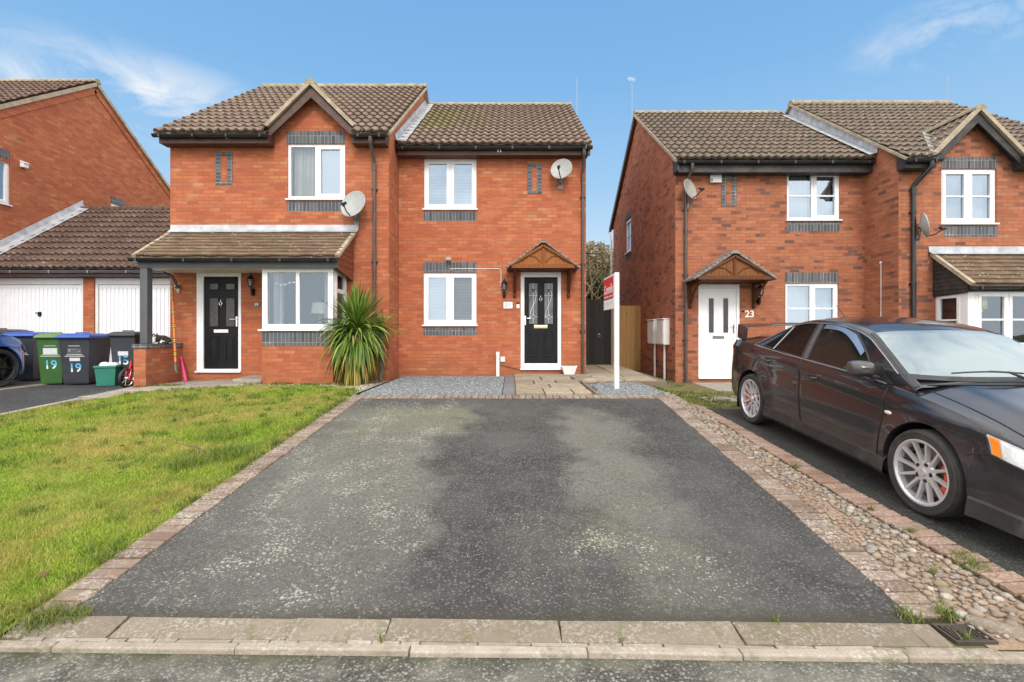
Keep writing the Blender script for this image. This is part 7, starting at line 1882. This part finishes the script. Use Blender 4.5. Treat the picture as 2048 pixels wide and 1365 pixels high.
    for i in range(31):
        u = -1+2*i/30; q_ = .12*abs(u)**2.4; a = topz(g0+.005+q_, u*.98); b = topz(g0+.06+q_, u*.98); rows.append([(a[0], a[1]-.002, a[2]+.004), (b[0], b[1]-.004, b[2]+.008)])
    mb.grid(rows); ws_trim = mb.build('windscreen_trim', m_trim, car, world=False, smooth=True)
    # side glass from outlines in (y, z)
    def surf_side(y, z): return gw(y, z) if z > zbelt(y) else side_w(y, z)
    def patch(bl, br, tr, tl, sgn, off, fn, n=14, m=14, ctop=0., crear=0., cfront=0.):
        rows = []
        for i in range(n+1):
            v = i/n; row = []
            for j in range(m+1):
                u = j/m
                y = (bl[0]*(1-u)+br[0]*u)*(1-v)+(tl[0]*(1-u)+tr[0]*u)*v; z = (bl[1]*(1-u)+br[1]*u)*(1-v)+(tl[1]*(1-u)+tr[1]*u)*v
                z += ctop*math.sin(math.pi*u)*v; y += crear*math.sin(math.pi*v)*u + cfront*math.sin(math.pi*v)*(1-u)
                row.append((sgn*(fn(y, z)+off), y, z))
            rows.append(row)
        return rows
    for sgn in (-1, 1):
        for nm, q, kw, mt_ in P['glass']:
            mb = MB(); mb.grid(patch(*q, sgn, .004, surf_side, **kw), flip=(sgn < 0)); gl = mb.build('side_window', mt_, car, world=False, smooth=True, angle=180)
            mb = MB(); rows = patch(*q, sgn, .003, surf_side, **kw)
            edge = rows[0]+[r[-1] for r in rows[1:]]+rows[-1][::-1][1:]+[r[0] for r in rows[::-1][1:]]
            mb.tube(edge, .011, 6, cap=False); mb.build('window_seal', m_rubber, gl, world=False, smooth=True)
            if nm == 'front':
                mb = MB(); top_e = rows[-1]+[]; mb.tube([(p[0]+sgn*.012, p[1], p[2]-.02) for p in top_e]+[], .02, 6); 
        for q in P.get('pillars', ()):
            mb = MB(); mb.grid(patch(*q, sgn, .005, surf_side, n=10, m=4), flip=(sgn < 0)); mb.build('pillar_sheen_trim', m_pillar, car, world=False, smooth=True, angle=180)
        for (a_, b_) in P.get('dividers', ()):
            mb = MB(); mb.tube([(sgn*(surf_side(a_[0]+(b_[0]-a_[0])*t, a_[1]+(b_[1]-a_[1])*t)+.008), a_[0]+(b_[0]-a_[0])*t, a_[1]+(b_[1]-a_[1])*t) for t in np.linspace(0, 1, 8)], .008, 6); mb.build('window_divider', m_bright, car, world=False, smooth=True)
        # chrome / black waist strip
        mb = MB(); y0, y1 = P['waist']; mb.tube([(sgn*(side_w(y, zb(y))-.004), y, zb(y)+.004) for y in np.linspace(y0, y1, 40)], .008, 6); mb.build('waist_strip', m_bright, car, world=False, smooth=True)
        # doors
        for nm, q, kw in P['doors']:
            mb = MB(); rows = patch(*q, sgn, .004, side_w, n=22, m=26, **kw); mb.grid(rows, flip=(sgn < 0)); dr = mb.build('door', pm, car, world=False, smooth=True, angle=180)
            mb = MB(); edge = rows[0]+[r[-1] for r in rows[1:]]+rows[-1][::-1][1:]+[r[0] for r in rows[::-1][1:]]
            mb.tube([(p[0]-sgn*.0025, p[1], p[2]) for p in edge], .006, 5, cap=False); mb.build('shut_line', m_rubber, dr, world=False)
            hy, hz = P['handles'][nm]; x = side_w(hy, hz)+.004
            mb = MB(); mb.tube([(sgn*x, hy-.1, hz+.012), (sgn*(x+.03), hy-.085, hz+.01), (sgn*(x+.036), hy, hz+.004), (sgn*(x+.03), hy+.085, hz-.003), (sgn*x, hy+.1, hz-.005)], [.008, .012, .013, .012, .008], 8); mb.ellip((sgn*(x-.004), hy, hz-.014), (.008, .07, .026), 12, 6); mb.build('handle', pm, dr, world=False, smooth=True)
        # sill skirt
        if P.get('skirt'):
            mb = MB(); y0, y1 = RA-.02, WB-RA+.02; rows = []
            for y in np.linspace(y0, y1, 30):
                w_ = side_w(y, .3); rows.append([(sgn*(w_-.02), y, .335), (sgn*(w_+.012), y, .30), (sgn*(w_+.022), y, .20), (sgn*(w_+.0), y, .165), (sgn*(w_-.09), y, .165)])
            mb.grid(rows, flip=(sgn > 0)); mb.build('side_skirt', m_skirt, car, world=False, smooth=True, angle=30)
            mb = MB(); rows = []
            for y in np.linspace(yF+.03, -RA-.01, 20):
                w_ = side_w(y, .3); k = (y-yF)/(-RA-yF); rows.append([(sgn*(w_-.01), y, .30+.02*k), (sgn*(w_+.012), y, .27+.02*k), (sgn*(w_+.022), y, .17), (sgn*(w_-.06), y, .165)])
            mb.grid(rows, flip=(sgn > 0)); mb.build('bumper_skirt', m_skirt, car, world=False, smooth=True, angle=30)
        # mirror
        my, mz = P['mirror']; x = side_w(my, zb(my))-.02
        mb = MB(); mb.M = Matrix.Translation((sgn*(x+.13), my, mz+.07)) @ Matrix.Rotation(sgn*R(12), 4, 'Z')
        rows = []
        for dy, kx, kz in ((-.085, .35, .35), (-.075, .62, .62), (-.03, .95, .95), (.02, 1.0, 1.0), (.05, .97, .97)):
            rows.append([(sgn*.105*kx*np.sign(math.cos(a))*abs(math.cos(a))**.55, dy, .07*kz*np.sign(math.sin(a))*abs(math.sin(a))**.6) for a in np.linspace(0, 2*math.pi, 25)[:-1]])
        mb.grid(rows, close=True, flip=(sgn > 0)); mb.poly(rows[0] if sgn < 0 else rows[0][::-1]); mb.poly(rows[-1])
        mi = mb.build('wing_mirror', P['mirror_mat'], car, world=False, smooth=True, angle=50)
        mb = MB(); mb.hexa([(sgn*(x-.02), my-.05, mz-.03), (sgn*(x+.1), my-.03, mz-.0), (sgn*(x+.1), my+.03, mz-.0), (sgn*(x-.02), my+.06, mz-.03), (sgn*(x-.02), my-.05, mz+.01), (sgn*(x+.1), my-.03, mz+.03), (sgn*(x+.1), my+.03, mz+.03), (sgn*(x-.02), my+.06, mz+.01)]); mb.build('mirror_stalk', m_trim, mi, world=False, bevel=.01)
        mb = MB(); q = P['sail']; mb.grid(patch(*q, sgn, .006, surf_side), flip=(sgn < 0)); mb.build('mirror_sail', m_trim, car, world=False, smooth=True)
        # lamps
        mb = MB(); rows = patch(*P['lamp'], sgn, .004, P['lampfn'](side_w, zb, zc, wmax), n=14, m=20, ctop=.012); rows = [[(p[0]+sgn*.010, p[1], p[2]) for p in r] for r in rows]; mb.grid(rows, flip=(sgn < 0)); hl = mb.build('headlight', m_lens, car, world=False, smooth=True, angle=180)
        mb = MB(); mb.grid([[(p[0]-sgn*.008, p[1], p[2]) for p in r] for r in rows], flip=(sgn < 0)); mb.build('reflector', simple('lamp_bowl', (.8, .82, .83), .3, .0, var=.3, vscale=16), hl, world=False, smooth=True)
        n_ = len(rows[0]); k0 = int(n_*.80); mb = MB(); mb.grid([[(p[0]+sgn*.002, p[1], p[2]) for p in r[k0:n_-1]] for r in rows[1:-1]], flip=(sgn < 0)); mb.build('indicator', m_orange, hl, world=False, smooth=True)
        mb = MB(); edge = rows[0]+[r[-1] for r in rows[1:]]+rows[-1][::-1][1:]+[r[0] for r in rows[::-1][1:]]; mb.tube(edge, .005, 5, cap=False); mb.build('lamp_seal', m_trim, hl, world=False)
        mb = MB(); mb.grid(patch(*P['tail'], sgn, .005, side_w, n=8, m=8), flip=(sgn < 0)); mb.build('tail_light', m_redlens, car, world=False, smooth=True, angle=180)
        ry, rz_ = P['repeater']; mb = MB(); mb.M = Matrix.Translation((sgn*(side_w(ry, rz_)), ry, rz_)); mb.ellip((0, 0, 0), (.012, .042, .016), 14, 7); mb.build('side_repeater', m_upvc_dull, car, world=False, smooth=True)
        if P.get('fog'):
            fy, fz = P['fog']; x = side_w(fy, fz); mb = MB(); mb.M = Matrix.Translation((sgn*(x+.002), fy, fz)) @ Matrix.Rotation(sgn*R(-62), 4, 'Z'); mb.lathe([(.052, 0), (.06, -.012), (.05, -.016), (.046, -.004)], 22, axis='y'); mb.lathe([(0, -.006), (.046, -.006)], 22, axis='y'); mb.build('fog_light', m_chrome, car, world=False, smooth=True)
        # wheels
        for yw in (0, WB):
            xo = P['track']; wd = P['tyrew']; rr = P['rim']
            wh = MB(); sx = sgn
            wh.lathe([(rr-.012, sx*-.02), (rr+.004, 0), (rr+.02, sx*.002), (Rt-.03, sx*.004), (Rt-.012, sx*-.008), (Rt, sx*-.03), (Rt, sx*-(wd-.03)), (Rt-.02, sx*-(wd-.004)), (rr, sx*-wd)], 64, axis='x', c=(sgn*xo, yw, Rt))
            wh.lathe([(rr+.035, sx*.0035), (rr+.042, sx*.0075), (rr+.058, sx*.0078), (rr+.064, sx*.004)], 64, axis='x', c=(sgn*xo, yw, Rt))
            for g in (-.03, -.075, -.12): wh.lathe([(Rt+.001, sx*(g+.004)), (Rt-.006, sx*g), (Rt+.001, sx*(g-.004))], 64, axis='x', c=(sgn*xo, yw, Rt))
            wheel = wh.build('wheel', m_tyre, car, world=False, smooth=True, angle=50)
            rm = MB(); c = (sgn*xo, yw, Rt)
            rm.lathe([(rr-.03, sx*-.05), (rr-.024, sx*-.01), (rr-.01, sx*.004), (rr+.002, sx*.003), (rr, sx*-.02), (rr-.012, sx*-wd)], 64, axis='x', c=c)
            ns = P['spokes']; hub = P['hub']
            rm.lathe([(.0, sx*-.012), (.028, sx*-.012), (.032, sx*-.022), (hub, sx*-.03), (hub+.01, sx*-.045), (hub, sx*-.07)], 40, axis='x', c=c)
            for k in range(ns):
                a = 2*math.pi*k/ns+.12; w0, w1 = P['spokew']
                ca, sa = math.cos(a), math.sin(a); pts = []
                for r_, ww, xx, th in ((hub-.01, w0, -.030, .03), (rr*.62, w0*.8, -.02, .026), (rr-.02, w1, -.006, .03)):
                    for s_, dx in ((-1, 0), (1, 0)):
                        pts.append(((sgn*xo+sx*xx, yw+ca*r_-sa*s_*ww/2, Rt+sa*r_+ca*s_*ww/2), (sgn*xo+sx*(xx-th), yw+ca*r_-sa*s_*ww*.75, Rt+sa*r_+ca*s_*ww*.75)))
                for i in (0, 2):
                    A0, A1, B0, B1 = pts[i], pts[i+1], pts[i+2], pts[i+3]
                    rm.hexa([A0[1], B0[1], B1[1], A1[1], A0[0], B0[0], B1[0], A1[0]])
            for k in range(5):
                a = 2*math.pi*k/5; cc = (sgn*xo+sx*-.029, yw+.062*math.cos(a), Rt+.062*math.sin(a)); rm.lathe([(.0, sx*.004), (.010, sx*.004), (.012, sx*-.004)], 8, axis='x', c=cc)
            rim = rm.build('rim', P['rimmat'], wheel, world=False, smooth=True, angle=30)
            rm = MB()
            for k in range(5):
                a = 2*math.pi*(k+.5)/5; cc = (sgn*xo+sx*-.0255, yw+.062*math.cos(a), Rt+.062*math.sin(a)); rm.lathe([(0, 0), (.017, 0), (.019, sx*-.006)], 12, axis='x', c=cc)
            rm.build('lug_recess', m_rubber, wheel, world=False)
            rm = MB(); rm.lathe([(.06, sx*-.09), (rr*.74, sx*-.09), (rr*.74, sx*-.115), (.06, sx*-.115)], 40, axis='x', c=c); rm.lathe([(0, sx*-.1), (.09, sx*-.08), (.1, sx*-.12)], 20, axis='x', c=c); rm.build('brake_disc', m_disc, wheel, world=False)
            rm = MB(); rm.lathe([(0, sx*-.135), (rr, sx*-.135)], 40, axis='x', c=c); rm.build('back_plate', m_rubber, wheel, world=False)
            if P['caliper']:
                rm = MB(); rows = []
                for a in np.linspace(-.62, .62, 12): rows.append([(sgn*xo+sx*xx, yw+(-1 if yw == 0 else 1)*math.cos(a)*r_, Rt+math.sin(a)*r_) for r_, xx in ((rr*.56, -.07), (rr*.60, -.052), (rr*.86, -.052), (rr*.9, -.07), (rr*.9, -.13), (rr*.56, -.13))])
                rm.grid(rows, close=True); rm.poly(rows[0]); rm.poly(rows[-1]); rm.build('brake_caliper', m_caliper, wheel, world=False, smooth=True, angle=40)
            ar = MB(); rows = []       # dark arch liner
            for a in np.linspace(-.15, math.pi+.15, 22): rows.append([(sgn*xx, yw+RA*1.0*math.cos(a)*(1.0+.02), Rt+(RA+.012)*math.sin(a)) for xx in (side_w(yw, Rt+RA)-.03, .5)])
            ar.grid(rows); ar.poly([(sgn*.5, yw+RA*1.05*math.cos(a), Rt+RA*1.05*math.sin(a)) for a in np.linspace(-.3, math.pi+.3, 22)]); ar.build('arch_liner', m_rubber, car, world=False)
    mb = MB(); mb.poly([(-.72, yF+.15, .19), (.72, yF+.15, .19), (.72, yR-.15, .21), (-.72, yR-.15, .21)]); mb.build('underside', m_rubber, car, world=False)
    P['extra'](car, body, side_w, zb, zc, zr, topz, gw, pm)
    return car

def sedan_extra(car, body, side_w, zb, zc, zr, topz, gw, pm):
    # bonnet shut lines, vents, cowl, wipers
    mb = MB()
    for sgn in (-1, 1):
        pts = []
        for y in np.linspace(-.62, .30, 24):
            t = .12+.03*math.sin((y+.6)*2); w_ = side_w(y, zb(y)); b, c = zb(y), zc(y); k = math.sin(min(1, t*1.15)*math.pi/2)**.85; pts.append((sgn*w_*(1-t), y, b+(c-b)*k+.001+.006*math.exp(-((t-.42)/.16)**2)))
        mb = MB(); mb.tube(pts, .005, 5); mb.build('bonnet_shut_line', m_rubber, body, world=False)
    mb = MB(); rows = []
    for i in range(41):
        u = -1+2*i/40; y0 = .13+.10*u*u; x = u*.72
        rows.append([(x, y0, zc(y0)-.03*abs(u)**2+.006), (x, y0+.14, zc(y0+.14)+.012-.03*abs(u)**2)])
    mb.grid(rows); mb.build('scuttle', m_trim, car, world=False, smooth=True)
    for x0, x1, ya in ((-.46, .12, .735), (.08, .66, .73)):
        wp = MB(); pa = [(x0+(x1-x0)*t, .25+.05*abs(x0+(x1-x0)*t)-.02*t, zr(.27)+.03+.016*math.sin(t*3)) for t in np.linspace(0, 1, 9)]; wp.tube(pa, .007, 6)
        pb = [(x1-.03, .19, zc(.19)+.03), (x1-.16, .22, zr(.26)+.05), ((x0+x1)/2, .25, zr(.27)+.05)]; wp.tube(pb, [.013, .01, .007], 6); wp.build('wiper', m_trim, car, world=False)
    # grille and lower intake on the nose
    for nm_, (w0, w1, z0, z1) in (('grille', (.40, .34, .50, .575)), ('lower_intake', (.36, .44, .27, .41))):
        mb = MB(); mb.hexa([(-w0, -.908, z0), (w0, -.908, z0), (w0, -.87, z0), (-w0, -.87, z0), (-w1, -.908, z1), (w1, -.908, z1), (w1, -.87, z1), (-w1, -.87, z1)]); gr_ = mb.build(nm_, m_rubber, car, world=False, bevel=.015)
        mb = MB()
        for k in range(1, 4): z = z0+(z1-z0)*k/4; mb.box(-min(w0, w1)+.03, min(w0, w1)-.03, -.914, -.907, z-.004, z+.004)
        mb.box(-.004, .004, -.913, -.906, z0+.01, z1-.01); mb.build('grille_bars', m_bright if nm_ == 'grille' else m_trim, gr_, world=False)
    # boot spoiler on end plates
    sp = MB(); rows = []
    for x in np.linspace(-.70, .70, 21):
        z0 = 1.235+.02*(1-(x/.7)**2); rows.append([(x, 3.22, z0), (x, 3.30, z0+.022), (x, 3.44, z0+.032), (x, 3.45, z0+.02), (x, 3.32, z0-.004)])
    sp.grid(rows, close=True); sp.poly(rows[0][::-1]); sp.poly(rows[-1])
    wing = sp.build('rear_wing', pm, car, world=False, smooth=True, angle=35)
    for sgn in (-1, 1):
        sp = MB(); sp.hexa([(sgn*.70, 3.2, 1.05), (sgn*.745, 3.2, 1.05), (sgn*.74, 3.44, 1.06), (sgn*.68, 3.44, 1.06), (sgn*.69, 3.2, 1.25), (sgn*.73, 3.2, 1.25), (sgn*.73, 3.46, 1.27), (sgn*.69, 3.46, 1.27)]); sp.build('wing_end', pm, wing, world=False, bevel=.02, bseg=3)
    an = MB(); an.tube([(-.12, 2.05, zr(2.05)-.01), (-.12, 2.22, zr(2.05)+.14)], [.006, .003], 6); an.lathe([(0, .02), (.02, .014), (.03, 0)], 10, c=(-.12, 2.05, zr(2.05)-.006)); an.build('aerial', m_trim, car, world=False)
    fl = MB(); fl.box(-.88, -.68, 3.06, 3.075, .12, .36); fl.build('mud_flap', m_rubber, car, world=False)
    for sgn in (-1, 1):      # wind deflector over the front door glass
        mb = MB(); rows = []
        for t in np.linspace(0, 1, 20):
            y = .90+.72*t; z = 1.165+.208*math.sin(min(1, t*1.35)*math.pi/2); rows.append([(sgn*(gw(y, z+.012)+.008), y, z+.012), (sgn*(gw(y, z-.045)+.018), y+.012, z-.045)])
        mb.grid(rows, flip=(sgn > 0)); mb.build('wind_deflector', cglass('smoked_deflector', (.13, .13, .13), .08, .2), car, world=False, smooth=True)
    for sgn in (-1, 1):      # seam between wing and bumper, and the door mirror line
        mb = MB(); mb.tube([(sgn*(side_w(y, z)+.0005), y, z) for y, z in [(-.335+(-.155)*t, .575+.055*t+.012*math.sin(t*3.1)) for t in np.linspace(0, 1, 12)]], .0045, 5); mb.build('bumper_shut_line', m_rubber, body, world=False)
    for sgn in (-1, 1):      # added bright tube standing in for sky reflected along the roof edge
        mb = MB(); pts = []
        for y in np.linspace(.42, 2.80, 46):
            b = max(zr(y)-.055, zb(y)-.008); pts.append((sgn*(gw(y, b-.03)+.006), y, b-.024))
        mb.tube(pts, .006, 6); mb.build('roof_edge_glint', m_bright, car, world=False, smooth=True)
    # what shows through the windscreen: dashboard, steering wheel, seats, mirror
    mb = MB(); rows = []
    for x in np.linspace(-.72, .72, 25): rows.append([(x, .42, .975), (x, .65, .985+.03*math.exp(-((x+.36)/.2)**2)), (x, .85, .95), (x, .9, .7)])
    mb.grid(rows); mb.build('dashboard', simple('grey_dash', (.12, .12, .12), .7), car, world=False, smooth=True)
    mb = MB(); mb.tube([(-.37+.18*math.cos(a), 1.0+.07*math.sin(a), .99+.16*math.sin(a)) for a in np.linspace(0, 6.283, 25)], .016, 8, cap=False); mb.build('steering_wheel', m_rubber, car, world=False, smooth=True)
    for x in (-.37, .37):
        mb = MB(); mb.hexa([(x-.24, 1.45, .6), (x+.24, 1.45, .6), (x+.24, 1.6, .6), (x-.24, 1.6, .6), (x-.2, 1.62, 1.16), (x+.2, 1.62, 1.16), (x+.2, 1.72, 1.16), (x-.2, 1.72, 1.16)]); mb.box(x-.12, x+.12, 1.64, 1.72, 1.18, 1.34); mb.build('seat', simple('grey_seat', (.16, .16, .165), .8), car, world=False, bevel=.04, bseg=3)
    mb = MB(); mb.box(-.12, .12, .9, .92, 1.24, 1.30); mb.tube([(0, .92, 1.29), (0, .93, 1.34)], .01, 6); mb.build('rear_view_mirror', m_trim, car, world=False, bevel=.01)
    mb = MB(); mb.poly([(-.8, .3, .80), (.8, .3, .80), (.8, 2.9, .86), (-.8, 2.9, .86)]); mb.build('cabin_floor', m_rubber, car, world=False)

SEDAN = dict(wb=2.65, rt=.327, front=-.90, rear=3.60, arch=.375, flare=.03,
    wmax=[(-.90, .50), (-.895, .56), (-.88, .65), (-.84, .755), (-.76, .828), (-.6, .862), (-.3, .876), (0, .882), (.4, .882), (1.3, .885), (2.2, .888), (2.65, .890), (3.0, .875), (3.3, .835), (3.5, .775), (3.58, .70), (3.6, .64)],
    belt=[(-.90, .56), (-.86, .62), (-.7, .70), (-.5, .765), (-.25, .825), (0, .868), (.4, .915), (.8, .945), (1.5, .972), (2.2, .998), (2.8, 1.03), (3.2, 1.045), (3.45, 1.035), (3.56, .97), (3.6, .9)],
    centre=[(-.90, .60), (-.86, .67), (-.7, .765), (-.5, .835), (-.25, .895), (0, .95), (.2, .985), (.5, 1.0), (2.6, 1.05), (3.0, 1.085), (3.3, 1.105), (3.46, 1.10), (3.56, 1.0), (3.6, .92)],
    sill=[(-.9, .24), (-.7, .20), (-.38, .19), (0, .19), (2.65, .19), (3.1, .22), (3.6, .32)],
    crease=lambda y: .78+.05*y if y < 3.2 else .94, bonnet=lambda y: .012 if y < .3 else 0,
    g=(.20, 2.94, .96, 2.15),
    roof=[(.20, .99), (.35, 1.065), (.6, 1.20), (.8, 1.30), (.96, 1.372), (1.2, 1.428), (1.55, 1.458), (1.9, 1.45), (2.15, 1.41), (2.45, 1.295), (2.72, 1.165), (2.94, 1.075)],
    roofw=[(.20, .81), (.4, .765), (.7, .69), (.96, .625), (1.4, .59), (1.9, .585), (2.15, .595), (2.6, .66), (2.94, .73)],
    corner=lambda y: .055, see=True,
    glass=[('front', ((.66, .952), (1.62, .985), (1.68, 1.372), (1.12, 1.312)), dict(ctop=.026, cfront=-.035), m_tintf), ('rear', ((1.73, .99), (2.30, 1.02), (2.17, 1.318), (1.77, 1.38)), dict(ctop=.014), m_tint), ('quarter', ((2.335, 1.024), (2.56, 1.04), (2.23, 1.288), (2.215, 1.295)), dict(), m_tint)],
    pillars=[((1.637, .992), (1.713, .995), (1.752, 1.372), (1.698, 1.37))], dividers=[((2.318, 1.025), (2.195, 1.305))],
    waist=(.5, 2.75),
    doors=[('front', ((.47, .30), (1.57, .30), (1.66, .962), (.45, .898)), dict(cfront=-.012)), ('rear', ((1.595, .30), (2.20, .30), (2.56, 1.0), (1.685, .963)), dict(crear=.07))],
    handles={'front': (1.43, .815), 'rear': (2.33, .87)}, mirror=(.64, .965), mirror_mat=simple('dark_grey_mirror_shell', (.055, .053, .053), .35, .2, coat=.5),
    sail=((.42, .932), (.66, .945), (.70, 1.05), (.64, 1.06)), lamp=((-.87, .56), (-.49, .635), (-.43, .765), (-.84, .655)), lampfn=lambda sw, zb, zc, wm: sw, tail=((3.35, .86), (3.56, .84), (3.55, .95), (3.36, 1.0)),
    repeater=(.39, .70), fog=(-.745, .385), skirt=True, track=.905, tyrew=.235, rim=.25, spokes=12, hub=.08, spokew=(.024, .018), rimmat=m_alloy, caliper=True, extra=sedan_extra)
slope = math.atan(.078)
cX, cYf = 4.06, 3.74
sedan = build_car('black four-door saloon with rear wing and silver multi-spoke wheels parked on the right', 'car', (cX, cYf, ground(3.6, cYf)+.006), (slope, 0, 0), m_carblk, SEDAN)

def hatch_extra(car, body, side_w, zb, zc, zr, topz, gw, pm):
    mb = MB(); mb.hexa([(-.3, -.715, .3), (.3, -.715, .3), (.3, -.6, .3), (-.3, -.6, .3), (-.36, -.645, .45), (.36, -.645, .45), (.36, -.6, .45), (-.36, -.6, .45)]); mb.build('grille', m_trim, car, world=False, bevel=.02)
HATCH = dict(SEDAN, pillars=(), dividers=(), wb=2.45, rt=.36, front=-.70, rear=3.0, arch=.405,
    wmax=[(-.70, .46), (-.68, .58), (-.6, .69), (-.48, .765), (-.25, .815), (0, .835), (.4, .84), (2.0, .83), (2.45, .83), (2.8, .77), (3.0, .62)],
    belt=[(-.70, .62), (-.66, .72), (-.56, .84), (-.4, .925), (-.15, .99), (.2, 1.04), (.8, 1.08), (2.2, 1.12), (2.8, 1.13), (3.0, 1.0)],
    centre=[(-.70, .68), (-.66, .80), (-.56, .92), (-.4, 1.0), (-.15, 1.06), (.2, 1.10), (.6, 1.13), (2.6, 1.16), (3.0, 1.05)],
    g=(.45, 2.98, 1.3, 2.5), roof=[(.45, 1.12), (.7, 1.26), (1.0, 1.42), (1.3, 1.52), (1.7, 1.57), (2.2, 1.56), (2.5, 1.52), (2.8, 1.32), (2.98, 1.13)], roofw=[(.45, .74), (.8, .68), (1.3, .57), (1.8, .55), (2.5, .56), (2.98, .66)],
    glass=[('front', ((.85, 1.10), (1.85, 1.13), (1.85, 1.47), (1.3, 1.43)), dict(ctop=.02), m_tint), ('rear', ((1.95, 1.13), (2.7, 1.16), (2.5, 1.43), (1.95, 1.47)), dict(), m_tint)],
    waist=(.8, 2.7), doors=[('front', ((.7, .3), (1.9, .3), (1.9, 1.1), (.7, 1.06)), dict())], handles={'front': (1.7, .85)}, mirror=(.95, 1.11), mirror_mat=m_carblue, sail=((.7, 1.075), (.9, 1.085), (.9, 1.14), (.85, 1.16)),
    lamp=((-.66, .64), (-.52, .70), (-.48, .80), (-.62, .74)), tail=((2.8, .85), (2.96, .85), (2.94, 1.0), (2.8, 1.02)), repeater=(.55, .75), fog=None, skirt=False, track=.83, tyrew=.21, rim=.285, spokes=6, hub=.05, spokew=(.03, .025), rimmat=m_alloyd, caliper=False, see=False, extra=hatch_extra)
# nose to the right: its own left flank faces the camera
hx, hy = px(0, 9.16), 9.16
hatch = build_car('blue hatchback nosing in at the left edge with dark alloy wheels', 'car', (hx-.83, hy, ground(-9.8, 9.16)+.01), (0, 0, R(180)), m_carblue, HATCH)
